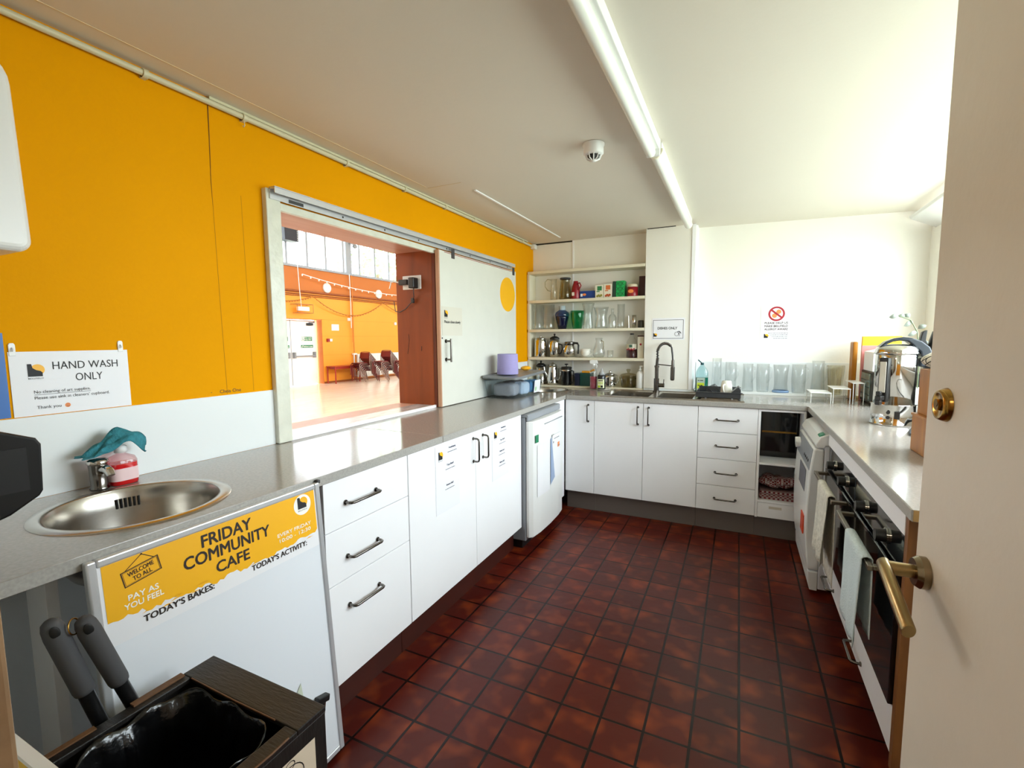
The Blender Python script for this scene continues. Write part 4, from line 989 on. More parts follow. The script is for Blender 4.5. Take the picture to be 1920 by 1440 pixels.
# ------------------------------------------------------------------ notices on the cupboard doors
for lab, y0, z0, w_, h_, rows in (('white notice with a small logo on the cupboard door beside the drawers', 1.730, 0.555, 0.200, 0.322, ((0.10, 0.295), (0.08, 0.215), (0.075, 0.12))),
                          ('white notice with a small logo on the cupboard door beside the small fridge', 2.275, 0.565, 0.205, 0.310, ((0.10, 0.285), (0.085, 0.215), (0.08, 0.15), (0.08, 0.085)))):
    Mn = frame((FX + 0.0016, y0, z0), (0, 1, 0), (0, 0, 1))
    s = sheet('cupboard_notice', lab, 'notice', Mn, w_, h_, mat('notice_paper', '#EEEFF5', 0.4), 0.0008)
    t_ = MB()
    heads = ['Housekeeping cupboard', 'Top Shelf', 'Bottom Shelf'] if len(rows) == 3 else ['Housekeeping cupboard', 'Top Shelf', 'Middle Shelf', 'Bottom Shelf']
    for i, (u, v_) in enumerate(rows):
        letter(t_, Mn, heads[i].split(' cup')[0], u + 0.04, v_, 0.009, width=0.06, align='c', bold=0.02)
        greek(t_, Mn, u + 0.0, v_ - 0.018, 0.08, 0.003, i + 5)
    t_.build('lettering', mat('blue_black_ink', '#232A4A', 0.6), s)
    dk, ye = MB(), MB(); logo(dk, ye, Mn, 0.024, 0.255 if len(rows) == 3 else 0.240, 0.038); dk.build('logo', M_INK, s); ye.build('logo_sun', M_YINK, s)

# ------------------------------------------------------------------ hatch shutter and its rail
sh = thing('hatch_shutter', 'white sliding hatch shutter with a yellow disc, pushed aside', 'shutter', (0.045, 3.1, 0.926))
MB().box(0.031, 0.055, 2.545, 3.680, 0.926, 1.930).build('panel', mat('shutter_white', '#D9D9CF', 0.4, var=0.02), sh, bevel=0.002)
MB().box(0.031, 0.055, 2.532, 2.5445, 0.926, 1.930).build('leading_edge', M_LTWD, sh)
c_ = MB().cyl((0.0552, 3.520, 1.727), (0.0560, 3.520, 1.727), 0.138, n=48); c_.build('yellow_disc', M_YINK, sh)
hh = MB()
for z in (1.232, 1.352): hh.cyl((0.0552, 2.597, z), (0.058, 2.597, z), 0.013, n=18).cyl((0.058, 2.597, z), (0.092, 2.600, z), 0.006, n=12)
hh.cyl((0.093, 2.600, 1.216), (0.093, 2.600, 1.368), 0.0065, n=14); hh.build('pull_handle', M_DKCHROME, sh)
MB().cyl((0.0552, 2.556, 1.372), (0.0562, 2.556, 1.372), 0.006, n=12).build('screw_hole', M_BLACK, sh)
re_ = MB().box(0.0551, 0.0556, 2.60, 3.66, 1.921, 1.925); re_.build('red_edge', mat('worn_red_edge', '#9A4232', 0.6), sh)
for y in (2.70, 3.63): MB().box(0.0552, 0.060, y - 0.018, y + 0.018, 1.895, 1.958).build('hanger', M_DARK, sh, bevel=0.002)
rl = thing('sliding_rail', 'aluminium sliding-door rail fixed above the serving hatch', 'rail', (0.03, 2.5, 1.942))
MB().box(0.029, 0.034, 1.366, 3.655, 1.943, 1.984).box(0.029, 0.058, 1.366, 3.655, 1.980, 1.985).box(0.060, 0.063, 1.366, 3.655, 1.962, 1.985).box(0.029, 0.063, 1.366, 3.655, 1.986, 1.989).build('track', M_ALU, rl)
sc_ = MB()
for i in range(8): sc_.cyl((0.0341, 1.46 + 0.30 * i, 1.955), (0.0355, 1.46 + 0.30 * i, 1.955), 0.005, n=10)
sc_.build('screws', M_DARK, rl); MB().box(0.0342, 0.0352, 1.455, 1.53, 1.946, 1.960).build('maker_plate', M_DARK, rl)
MC = frame((0.0572, 2.556, 1.388), (0, 1, 0), (0, 0, 1))
s = sheet('close_slowly_sign', 'small cream notice reading Please close slowly on the shutter', 'sign', MC, 0.245, 0.188, M_PAPER2)
t_ = MB(); letter(t_, MC, 'Please close slowly', 0.025, 0.082, 0.018, width=0.195, bold=0.02); t_.build('lettering', M_INK, s)
dk, ye = MB(), MB(); logo(dk, ye, MC, 0.026, 0.122, 0.044); dk.build('logo', M_INK, s); ye.build('logo_sun', M_YINK, s)
MSm = frame((0.0022, 3.60, 1.164), (0, 1, 0), (0, 0, 1))
s = sheet('bordered_notice', 'small bordered white notice half hidden behind the shutter edge', 'sign', MSm, 0.178, 0.178)
t_ = MB(); stroke(t_, MSm, [(0.012, 0.014), (0.166, 0.014), (0.166, 0.162), (0.012, 0.162)], 0.004, closed=True)
letter(t_, MSm, 'DISHES', 0.040, 0.095, 0.014, width=0.115); ring(t_, MSm, 0.140, 0.045, 0.010, 0.014, n=16); stroke(t_, MSm, [(0.150, 0.058), (0.156, 0.035), (0.150, 0.024)], 0.005); t_.build('lettering', M_INK, s)

# socket with two plugs and their leads in the hatch reveal
sk_ = one('double_socket', MB().box(-0.225, -0.080, 2.524, 2.5325, 1.690, 1.778), M_WPLAST, 'white double socket on the brown hatch reveal', 'socket', bevel=0.003)
MB().box(-0.162, -0.154, 2.521, 2.5238, 1.758, 1.771).box(-0.151, -0.143, 2.521, 2.5238, 1.758, 1.771).build('rocker', M_WPLAST, sk_)
pg = one('black_adaptor_plug', MB().box(-0.140, -0.098, 2.470, 2.5235, 1.692, 1.760), M_BLACK, 'square black power adaptor in the hatch socket with a trailing lead', 'plug', bevel=0.006)
MB().tube([(-0.115, 2.495, 1.691), (-0.113, 2.49, 1.665), (-0.118, 2.50, 1.640), (-0.150, 2.515, 1.606), (-0.20, 2.518, 1.565), (-0.25, 2.520, 1.545), (-0.295, 2.53, 1.552), (-0.33, 2.56, 1.62)], 0.0028, 8).build('lead', M_BLACK, pg)
MB().box(-0.148, -0.130, 2.506, 2.522, 1.600, 1.632).build('inline_switch', M_BLACK, pg, bevel=0.003)
pg2 = one('flat_plug', MB().box(-0.235, -0.165, 2.490, 2.5235, 1.718, 1.752), M_BLACK, 'flat black plug reaching out of the hatch socket towards the hall', 'plug', bevel=0.005)
MB().tube([(-0.235, 2.505, 1.735), (-0.275, 2.50, 1.745), (-0.30, 2.50, 1.74), (-0.315, 2.502, 1.70)], 0.004, 8).build('white_lead', M_WPLAST, pg2)
cr_ = MB(); cr_.tube([(-0.195, 2.5325, 1.40), (-0.19, 2.5325, 1.36), (-0.205, 2.5325, 1.27)], 0.0016, 5); cr_.tube([(-0.09, 2.5325, 1.32), (-0.092, 2.5325, 1.29)], 0.002, 5)
struct('trim_16', cr_, mat('wood_scratch', '#3A160A', 0.7))

# ------------------------------------------------------------------ ceiling things
pc = thing('conduit_pipe', 'thin cream conduit pipe clipped along the top of the yellow wall', 'pipe', (0.02, 2.1, 2.22))
MB().tube([(0.016, -1.4, 2.226), (0.016, 1.2, 2.228), (0.016, 3.0, 2.226), (0.016, 4.15, 2.222)], 0.0105, 10).build('tube', mat('cream_conduit', '#CFC9AA', 0.4), pc)
for y in (0.942, 1.283, 1.818, 2.266, 2.684, 3.058, 3.5, 3.9):
    MB().cyl((0.016, y - 0.008, 2.227), (0.016, y + 0.008, 2.227), 0.0145, n=14).box(0.0005, 0.016, y - 0.008, y + 0.008, 2.213, 2.240).build('pipe_clip', mat('cream_conduit', '#CFC9AA', 0.4), pc)
MB().tube([(0.0165, 1.283, 2.213), (0.022, 1.281, 2.196), (0.017, 1.279, 2.190), (0.012, 1.28, 2.198)], 0.0013, 6).build('cable_tie', M_WPLAST, pc)
MB().box(0.002, 0.045, 4.12, 4.175, 2.195, 2.238).build('end_box', M_WPLAST, pc, bevel=0.004)
MB().box(0.0, 0.018, 1.15, 4.03, 2.2395, 2.2495).build('lining_strip', mat('cream_conduit', '#CFC9AA', 0.4), pc)
one('mini_trunking', MB().box(0.328, 0.342, 2.52, 4.0, 2.243, 2.2497), M_WHITE, 'thin white cable trunking on the ceiling above the shelves', 'trunking', bevel=0.001)
struct('trim_17', MB().box(0.10, 0.104, -1.4, 2.35, 2.2488, 2.25).box(0.10, 0.33, 2.372, 2.376, 2.2488, 2.25), mat('ceiling_joint', '#DDCBA8', 0.7))
sd = thing('smoke_detector', 'round white smoke detector on the ceiling', 'smoke detector', (1.15, 2.196, 2.18))
MB().lathe([(0.050, -0.001), (0.050, -0.008), (0.046, -0.012), (0.046, -0.044), (0.040, -0.050), (0.0, -0.050)], (1.15, 2.196, 2.2495), 32).build('body', M_WPLAST, sd)
g = MB()
for i in range(10):
    a = 2 * PI * i / 10
    g.tube([(1.15 + 0.036 * math.cos(a), 2.196 + 0.036 * math.sin(a), 2.199), (1.15 + 0.030 * math.cos(a), 2.196 + 0.030 * math.sin(a), 2.184), (1.15 + 0.012 * math.cos(a), 2.196 + 0.012 * math.sin(a), 2.177)], 0.003, 6)
g.lathe([(0.0, -0.076), (0.014, -0.076), (0.014, -0.070), (0.0, -0.070)], (1.15, 2.196, 2.2495), 20); g.build('sensor_cage', M_WPLAST, sd)
MB().lathe([(0.0, -0.0505), (0.028, -0.0505), (0.024, -0.066), (0.0, -0.066)], (1.15, 2.196, 2.2495), 20).build('sensor_core', M_DARK, sd)
M_DIFF = mat('white_diffuser', '#E9EBE2', 0.25)
la = thing('ceiling_batten_light', 'long tube batten light on the ceiling, the length nearer the door', 'ceiling light', (1.40, 1.2, 2.18), 'fluorescent battens on the ceiling')
MB().box(1.392, 1.432, 0.35, 2.275, 2.205, 2.2490).build('spine', M_WPLAST, la, bevel=0.002)
MB().cyl((1.395, 0.37, 2.192), (1.395, 2.262, 2.192), 0.022, n=24).build('tube', M_DIFF, la)
MB().box(1.375, 1.435, 2.263, 2.280, 2.176, 2.2485).box(1.372, 1.425, 0.345, 0.362, 2.176, 2.2485).build('end_holder', M_WPLAST, la, bevel=0.003)
lb_ = thing('ceiling_batten_light', 'white covered batten light ending above the boxed-in column', 'ceiling light', (1.41, 3.1, 2.18), 'fluorescent battens on the ceiling')
MB().box(1.385, 1.435, 2.31, 3.86, 2.215, 2.2485).build('spine', M_WPLAST, lb_)
pfx = [(1.410 + 0.030 * math.cos(a), 2.214 - 0.036 * math.sin(a)) for a in [i * PI / 14 for i in range(15)]]
MB().prism(pfx, 'y', 2.31, 3.86, smooth=False).build('diffuser_cover', M_DIFF, lb_, bevel=0.003)
MB().prism([(1.410 + 0.033 * math.cos(a), 2.214 - 0.039 * math.sin(a)) for a in [i * PI / 14 for i in range(15)]], 'y', 2.292, 2.309).build('end_holder', mat('cream_end_cap', '#D8D3BC', 0.4), lb_)
# ================================================================== SHELVES AND WHAT STANDS ON THEM
shf = thing('alcove_shelving', 'cream open shelving in the alcove beside the boxed-in column', 'shelving', (0.55, 4.1, 0.9225))
M_SHELF = mat('cream_shelf_paint', '#DFD8C0', 0.45, var=0.03, scale=5)
SZ = [1.975, 1.713, 1.449, 1.194, 0.938]
for z in SZ[:4]: MB().box(0.012, 1.068, 4.03, YB - 0.0015, z - 0.024, z).build('shelf', M_SHELF, shf, bevel=0.002)
MB().box(0.03, 1.068, 4.03, YB - 0.0015, WT + 0.0005, SZ[4]).build('shelf', M_SHELF, shf, bevel=0.002)
for a, b in zip(SZ[1:], SZ[:-1]): MB().box(0.0065, 0.026, 4.034, YB - 0.0015, a + 0.0005, b - 0.0245).build('side_panel', M_SHELF, shf)
struct('trim_18', MB().box(0.388, 0.402, 4.184, 4.19, 0.94, 2.249), M_WHITE)
SYc = 4.108
def lathe1(mb_m, parent, name, prof, x, y, z, n=28): return MB().lathe(prof, (x, y, z), n).build(name, mb_m, parent)
def jar(name, label, cat, x, z, prof, m, y=SYc, group=None, t=0.003):
    """one glass vessel that has no parts"""
    return one(name, MB().vessel(prof, (x, y, z + 0.0006), t), m, label, cat, group)
def steel_item(name, label, cat, x, z, y=SYc): return thing(name, label, cat, (x, y, z))
zA, zB, zC, zD = SZ[1] + 0.0006, SZ[2] + 0.0006, SZ[3] + 0.0006, SZ[4] + 0.0006
G = 'glass vases on the third shelf'
# --- second shelf
v = jar('glass_jug', 'tall clear glass jug with a big loop handle on the second shelf', 'jug', 0.238, SZ[1], [(0.030, 0), (0.034, 0.01), (0.032, 0.1), (0.026, 0.16), (0.030, 0.192)], G_CLEAR)
MB().tube([(0.212, SYc, zA + 0.185), (0.185, SYc - 0.02, zA + 0.190), (0.165, SYc - 0.03, zA + 0.165), (0.165, SYc - 0.03, zA + 0.125), (0.185, SYc - 0.02, zA + 0.090), (0.206, SYc, zA + 0.082)], 0.0045, 8).build('handle', G_OLIVE, v)
v = jar('lidded_glass_jug', 'large smoked glass jug with a dark lid on the second shelf', 'jug', 0.349, SZ[1], [(0.052, 0), (0.056, 0.01), (0.056, 0.06), (0.046, 0.13), (0.042, 0.172), (0.044, 0.180)], G_OLIVE)
MB().lathe([(0, 0.181), (0.047, 0.181), (0.050, 0.188), (0.046, 0.196), (0, 0.198)], (0.349, SYc, zA)).build('lid', M_DARK, v)
fk = thing('red_flask', 'red plastic squash flask with a side handle on the second shelf', 'flask', (0.455, SYc, zA))
MB().lathe([(0, 0), (0.040, 0), (0.042, 0.01), (0.040, 0.07), (0.030, 0.12), (0.022, 0.145), (0.020, 0.160), (0, 0.162)], (0.448, SYc, zA)).build('body', M_RED, fk)
MB().tube([(0.468, SYc - 0.02, zA + 0.135), (0.495, SYc - 0.035, zA + 0.140), (0.508, SYc - 0.04, zA + 0.115), (0.494, SYc - 0.035, zA + 0.090), (0.476, SYc - 0.02, zA + 0.082)], 0.006, 8).build('handle', M_RED, fk)
MB().box(0.425, 0.448, SYc - 0.0415, SYc - 0.038, zA + 0.03, zA + 0.06).build('label', M_PAPER2, fk)
def carton(name, label, x0, x1, h, m, z, y0=4.07, y1=4.15, cat='box', group=None): return one(name, MB().box(x0, x1, y0, y1, z, z + h), m, label, cat, group, bevel=0.0015)
o = carton('blue_box', 'low blue cardboard box lying on the second shelf', 0.493, 0.630, 0.067, mat('royal_blue_card', '#123C86', 0.45), zA, 4.085, 4.16)
MB().box(0.500, 0.518, 4.0842, 4.0848, zA + 0.02, zA + 0.045).build('printed_label', M_PAPER, o); MB().sphere((0.535, 4.0845, zA + 0.036), 0.014, (1.2, 0.05, 0.8), 12, 8).build('printed_fruit', M_ORINK, o)
for lab, x0, x1, h, cc, top_ in (('white tea carton with a green print on the second shelf', 0.637, 0.708, 0.113, '#3C7A3E', '#2F7F4A'), ('white tea carton with an orange print on the second shelf', 0.712, 0.785, 0.117, '#C8632E', '#D4713A')):
    o = carton('tea_carton', lab, x0, x1, h, mat('cream_card', '#E2DCC8', 0.5), zA, group=None)
    p = MB(); Mf = frame((x0, 4.0695, zA), (1, 0, 0), (0, 0, 1)); rect(p, Mf, 0.018, 0.058, h - 0.05, h - 0.012); rect(p, Mf, 0.012, 0.04, h - 0.062, h - 0.054); p.build('print', mat('print' + cc, top_, 0.5), o)
    p = MB(); [circ(p, Mf, 0.02 + 0.011 * i, 0.016 + 0.006 * (i % 2), 0.010, 10, 0.0006 + 0.0001 * i) for i in range(4)]; p.build('leaf_print', mat('leaf' + cc, '#8C8A3A' if 'green' in lab else '#B5502A', 0.5), o)
carton('dark_green_carton', 'dark green carton edge-on beside the bright green box', 0.790, 0.815, 0.135, mat('dark_green_card', '#143A2C', 0.4), zA)
o = carton('bright_green_box', 'tall bright green patterned gift box on the second shelf', 0.819, 0.890, 0.137, mat('bright_green_card', '#0FB25A', 0.4), zA)
p = MB(); Mf = frame((0.819, 4.0694, zA), (1, 0, 0), (0, 0, 1))
for z in (0.025, 0.068, 0.111):
    for k, r in ((0, 0.016), (1, 0.008)): ring(p, Mf, 0.0355, z, r, r + 0.0035, n=16)
    for sx in (-1, 1): stroke(p, Mf, [(0.0355 + sx * 0.03, z + 0.018), (0.0355 + sx * 0.02, z + 0.004), (0.0355 + sx * 0.03, z - 0.012)], 0.004)
p.build('dark_pattern', mat('pattern_green', '#07562E', 0.5), o)
rt = thing('red_tin', 'round red tin with a cream lid beside the brown box on the second shelf', 'tin', (0.957, 4.085, zA))
MB().lathe([(0, 0), (0.044, 0), (0.045, 0.003), (0.045, 0.078), (0, 0.078)], (0.957, 4.085, zA)).build('body', mat('tin_red', '#8A1420', 0.3), rt)
MB().lathe([(0, 0.0785), (0.042, 0.0785), (0.040, 0.098), (0.030, 0.104), (0, 0.104)], (0.957, 4.085, zA)).build('lid', mat('cream_tin_lid', '#D8CCB0', 0.3), rt)
MB().sphere((0.950, 4.0405, zA + 0.042), 0.018, (1.3, 0.06, 0.9), 14, 8).build('printed_motif', M_ORINK, rt)
o = carton('brown_box', 'tall dark maroon box standing behind the red tin', 1.006, 1.058, 0.168, mat('maroon_card', '#3A0F12', 0.4), zA, 4.10, 4.17)
# --- third shelf
jar('tall_vase', 'tall straight clear glass vase nearest the yellow wall on the third shelf', 'vase', 0.078, SZ[2], [(0.046, 0), (0.047, 0.02), (0.047, 0.228)], G_CLEAR, group=G)
jar('tall_vase', 'tall straight clear glass vase beside the blue jar on the third shelf', 'vase', 0.188, SZ[2], [(0.054, 0), (0.055, 0.02), (0.055, 0.226)], G_CLEAR, group=G)
bj = thing('blue_jar', 'blue glass jar with dark contents and a pale neck on the third shelf', 'jar', (0.320, SYc, zB))
MB().lathe([(0, 0), (0.036, 0), (0.046, 0.04), (0.060, 0.10), (0.062, 0.116), (0, 0.116)], (0.320, SYc, zB)).build('dark_contents', mat('navy_contents', '#0B1030', 0.12, spec=0.7), bj)
MB().lathe([(0.063, 0.1165), (0.066, 0.130), (0.060, 0.150), (0.036, 0.168), (0.030, 0.172)], (0.320, SYc, zB)).build('shoulder', G_BLUE, bj)
MB().lathe([(0.030, 0.1725), (0.030, 0.208), (0.026, 0.210), (0, 0.210)], (0.320, SYc, zB)).build('neck', mat('frosted_neck', '#AFBDC4', 0.2), bj)
jar('green_vase', 'bright emerald green glass vase on the third shelf', 'vase', 0.463, SZ[2], [(0.040, 0), (0.045, 0.02), (0.055, 0.08), (0.060, 0.13), (0.061, 0.162)], G_GREEN, group=G, t=0.005)
def fluted(name, label, x, y, z, prof, m, k=14, amp=0.05, cat='vase', group=None):
    mb = MB(); n = 56; vs = []; pr = list(prof) + [(r - 0.004, h) for r, h in prof[::-1][:-1]]
    for r, h in pr:
        vs += [(x + r * (1 + amp * math.cos(k * 2 * PI * i / n + h * 12)) * math.cos(2 * PI * i / n), y + r * (1 + amp * math.cos(k * 2 * PI * i / n + h * 12)) * math.sin(2 * PI * i / n), z + h) for i in range(n)]
    mb.add(vs, [(a * n + i, a * n + (i + 1) % n, (a + 1) * n + (i + 1) % n, (a + 1) * n + i) for a in range(len(pr) - 1) for i in range(n)], True)
    mb.add(vs[:n], [tuple(range(n))])
    return one(name, mb, m, label, cat, group)
fluted('ribbed_vase', 'waisted ribbed clear glass vase beside the green one', 0.566, SYc - 0.01, zB, [(0.044, 0), (0.045, 0.03), (0.034, 0.11), (0.036, 0.15), (0.050, 0.205), (0.054, 0.222)], G_CLEAR, group=G)
jar('flared_vase', 'wide flared clear glass vase in the middle of the third shelf', 'vase', 0.682, SZ[2], [(0.056, 0), (0.058, 0.02), (0.050, 0.08), (0.048, 0.11), (0.056, 0.15), (0.066, 0.186)], G_CLEAR, group=G)
jar('clear_bottle', 'clear glass bottle with a narrow neck on the third shelf', 'bottle', 0.786, SZ[2], [(0.034, 0), (0.035, 0.01), (0.035, 0.092), (0.026, 0.112), (0.012, 0.124), (0.012, 0.164), (0.015, 0.170)], G_CLEAR, y=4.09)
jar('slim_vase', 'slim tall cylinder vase between the bottle and the steel cups', 'vase', 0.856, SZ[2], [(0.030, 0), (0.0305, 0.02), (0.031, 0.206)], G_CLEAR, group=G)
one('steel_rod', MB().cyl((0.925, 4.1, zB), (0.921, 4.1, zB + 0.105), 0.008, n=12), M_STEEL, 'thin upright steel rod beside the steel beaker', 'rod')
one('steel_beaker', MB().vessel([(0.014, 0), (0.0165, 0.05), (0.019, 0.108)], (0.972, 4.09, zB)), M_CHROME, 'narrow steel beaker near the end of the third shelf', 'beaker')
one('dark_jar', MB().lathe([(0, 0), (0.024, 0), (0.025, 0.01), (0.025, 0.056), (0.022, 0.063), (0, 0.063)], (1.028, 4.1, zB)), mat('dark_olive_jar', '#2C2C22', 0.3), 'small dark jar at the column end of the third shelf', 'jar')
# --- fourth shelf
def pot_common(x, prof, lidprof, z, name, label, lidmat, cat='coffee pot', y=SYc, handle=True, spout=True, hh_=0.1):
    t = thing(name, label, cat, (x, y, z)); MB().lathe(prof, (x, y, z), 36).build('body', M_CHROME, t); MB().lathe(lidprof, (x, y, z), 28).build('lid', lidmat, t)
    rmax = max(p[0] for p in prof)
    if handle: MB().tube([(x + rmax * 0.9, y - 0.01, z + hh_ * 1.5), (x + rmax + 0.022, y - 0.012, z + hh_ * 1.4), (x + rmax + 0.026, y - 0.012, z + hh_ * 0.9), (x + rmax + 0.012, y - 0.012, z + hh_ * 0.45), (x + rmax * 0.92, y - 0.01, z + hh_ * 0.4)], 0.006, 8).build('handle', M_BLACK if lidmat == M_BLACK else M_CHROME, t)
    if spout: MB().tube([(x - rmax * 0.8, y - 0.02, z + hh_ * 0.7), (x - rmax - 0.015, y - 0.03, z + hh_ * 1.1), (x - rmax - 0.022, y - 0.032, z + hh_ * 1.5)], [0.011, 0.008, 0.006], 10).build('spout', M_CHROME, t)
    return t
pot_common(0.108, [(0, 0), (0.060, 0), (0.062, 0.005), (0.060, 0.15), (0.055, 0.166), (0, 0.168)], [(0, 0.1685), (0.056, 0.1685), (0.045, 0.176), (0.010, 0.180), (0.008, 0.186), (0.011, 0.192), (0, 0.196)], zC, 'steel_coffee_pot', 'straight-sided steel coffee pot at the wall end of the fourth shelf', M_CHROME, handle=False, spout=False)
pot_common(0.246, [(0, 0), (0.036, 0), (0.046, 0.02), (0.054, 0.08), (0.053, 0.13), (0.046, 0.16), (0, 0.162)], [(0, 0.1625), (0.047, 0.1625), (0.042, 0.178), (0.022, 0.190), (0.006, 0.193), (0.006, 0.200), (0.010, 0.206), (0.008, 0.214), (0, 0.216)], zC, 'steel_cafetiere', 'rounded steel coffee pot with a black domed lid on the fourth shelf', M_BLACK, handle=True, spout=False, hh_=0.08)
gp = thing('globe_coffee_pot', 'squat steel globe coffee jug with a chunky black handle', 'coffee pot', (0.392, SYc, zC))
MB().lathe([(0, 0), (0.036, 0), (0.050, 0.015), (0.060, 0.045), (0.058, 0.075), (0.046, 0.105), (0.044, 0.112), (0, 0.112)], (0.392, SYc, zC), 36).build('body', M_CHROME, gp)
MB().lathe([(0.0445, 0.1125), (0.047, 0.114), (0.047, 0.134), (0.044, 0.140), (0, 0.142)], (0.392, SYc, zC), 28).build('lid', M_DKCHROME, gp)
MB().tube([(0.436, SYc, zC + 0.128), (0.468, SYc - 0.005, zC + 0.126), (0.478, SYc - 0.005, zC + 0.108), (0.474, SYc - 0.005, zC + 0.03)], [0.009, 0.009, 0.008, 0.006], 8).build('handle', M_BLACK, gp)
M_CHINA = mat('white_china', '#E4E1D6', 0.15)
cu = thing('cup', 'white china cup standing on its saucer on the fourth shelf', 'cup', (0.548, SYc - 0.01, zC + 0.010))
MB().vessel([(0.024, 0.0), (0.036, 0.012), (0.043, 0.035), (0.045, 0.064)], (0.545, SYc - 0.01, zC + 0.0105)).build('bowl', M_CHINA, cu)
MB().tube([(0.586, SYc - 0.012, zC + 0.062), (0.606, SYc - 0.014, zC + 0.060), (0.609, SYc - 0.014, zC + 0.040), (0.584, SYc - 0.012, zC + 0.022)], 0.0055, 8).build('handle', M_CHINA, cu)
one('saucer', MB().lathe([(0, 0), (0.034, 0), (0.062, 0.008), (0.064, 0.0095), (0.036, 0.005), (0, 0.005)], (0.545, SYc - 0.01, zC)), M_CHINA, 'white china saucer under the cup on the fourth shelf', 'saucer')
v = jar('small_glass_jug', 'round-bellied clear glass jug with a handle on the fourth shelf', 'jug', 0.664, SZ[3], [(0.040, 0), (0.052, 0.02), (0.054, 0.05), (0.040, 0.10), (0.028, 0.14), (0.031, 0.172)], G_CLEAR)
MB().tube([(0.690, SYc - 0.02, zC + 0.150), (0.712, SYc - 0.03, zC + 0.14), (0.714, SYc - 0.03, zC + 0.10), (0.708, SYc - 0.028, zC + 0.07)], 0.0045, 8).build('handle', G_OLIVE, v)
jar('glass_tumbler', 'short clear glass tumbler beside the bellied glass jug', 'glass', 0.766, SZ[3], [(0.024, 0), (0.025, 0.006), (0.028, 0.064)], G_CLEAR, t=0.003)
jb = thing('juice_bottle', 'clear plastic squash bottle, dark red liquid at the bottom', 'bottle', (0.953, SYc, zC))
MB().lathe([(0.045, 0.0006), (0.047, 0.01), (0.046, 0.11), (0.040, 0.145), (0.016, 0.185), (0.014, 0.196)], (0.953, SYc, zC)).build('bottle', G_CLEAR, jb)
MB().lathe([(0, 0.001), (0.044, 0.001), (0.0455, 0.01), (0.0455, 0.074), (0, 0.074)], (0.953, SYc, zC)).build('dark_red_juice', mat('dark_red_juice', '#3A0510', 0.15), jb)
MB().lathe([(0.0475, 0.075), (0.0475, 0.118)], (0.953, SYc, zC)).build('label', mat('berry_label', '#C9C4AE', 0.5), jb)
lb2 = MB(); [lb2.sphere((0.925 + 0.011 * i, SYc - 0.0465 + abs(i - 2.5) * 0.002, zC + 0.072 + 0.006 * (i % 2)), 0.007, (1, 0.3, 1), 10, 6) for i in range(6)]; lb2.build('printed_berries', M_REDINK, jb)
lb2 = MB(); lb2.box(0.940, 0.966, SYc - 0.0490, SYc - 0.0482, zC + 0.090, zC + 0.112); lb2.build('green_print', mat('print_dark_green', '#2E5A48', 0.5), jb)
MB().lathe([(0, 0.1965), (0.016, 0.1965), (0.016, 0.210), (0, 0.210)], (0.953, SYc, zC)).build('cap', M_DARK, jb)
o = carton('white_carton', 'tall cream carton with a red dot at the column end of the fourth shelf', 1.006, 1.056, 0.180, mat('cream_card', '#E2DCC8', 0.5), zC, 4.08, 4.15)
MB().cyl((1.032, 4.0795, zC + 0.115), (1.032, 4.0788, zC + 0.115), 0.009, n=16).build('red_dot', M_REDINK, o)
MB().box(1.0055, 1.0565, 4.0795, 4.1505, zC + 0.1802, zC + 0.190).build('dark_cap', mat('maroon_card', '#3A0F12', 0.4), o)
# --- bottom shelf
pot_common(0.110, [(0, 0), (0.044, 0), (0.045, 0.004), (0.045, 0.165), (0, 0.167)], [(0, 0.1675), (0.047, 0.1675), (0.044, 0.182), (0.026, 0.196), (0.007, 0.199), (0.007, 0.206), (0.011, 0.212), (0.008, 0.220), (0, 0.222)], zD, 'steel_canister', 'steel cafetiere with a black domed lid on the bottom shelf', M_BLACK, 'cafetiere', handle=False, spout=False)
pot_common(0.229, [(0, 0), (0.050, 0), (0.054, 0.02), (0.052, 0.08), (0.042, 0.16), (0.040, 0.178), (0, 0.178)], [(0, 0.1785), (0.041, 0.1785), (0.034, 0.190), (0.008, 0.196), (0.010, 0.204), (0, 0.207)], zD, 'tall_coffee_pot', 'tall steel coffee pot with a spout on the bottom shelf', M_CHROME, hh_=0.11)
bc = thing('black_cafetiere', 'black-framed glass cafetiere with a plunger knob on the bottom shelf', 'cafetiere', (0.362, SYc, zD))
MB().lathe([(0, 0), (0.046, 0), (0.047, 0.004), (0.045, 0.145), (0.047, 0.150), (0, 0.150)], (0.362, SYc, zD), 32).build('dark_beaker', M_BLACKG, bc)
MB().lathe([(0, 0.1505), (0.049, 0.1505), (0.050, 0.158), (0.046, 0.168), (0.004, 0.170), (0.004, 0.184), (0.016, 0.186), (0.018, 0.194), (0, 0.197)], (0.362, SYc, zD), 28).build('plunger_lid', M_BLACK, bc)
MB().lathe([(0.0485, 0.128), (0.0495, 0.128), (0.0495, 0.142), (0.0485, 0.142)], (0.362, SYc, zD), 32).build('steel_band', M_CHROME, bc)
MB().tube([(0.407, SYc - 0.01, zD + 0.135), (0.434, SYc - 0.012, zD + 0.130), (0.436, SYc - 0.012, zD + 0.03), (0.410, SYc - 0.01, zD + 0.02)], 0.006, 8).build('handle', M_BLACK, bc)
carton('navy_box', 'small navy box edge-on beside the dark green tin', 0.452, 0.498, 0.113, mat('navy_card', '#0D1330', 0.4), zD)
carton('dark_green_tin', 'dark green square tin on the bottom shelf', 0.503, 0.606, 0.116, mat('green_tin', '#0E4238', 0.3), zD, cat='tin')
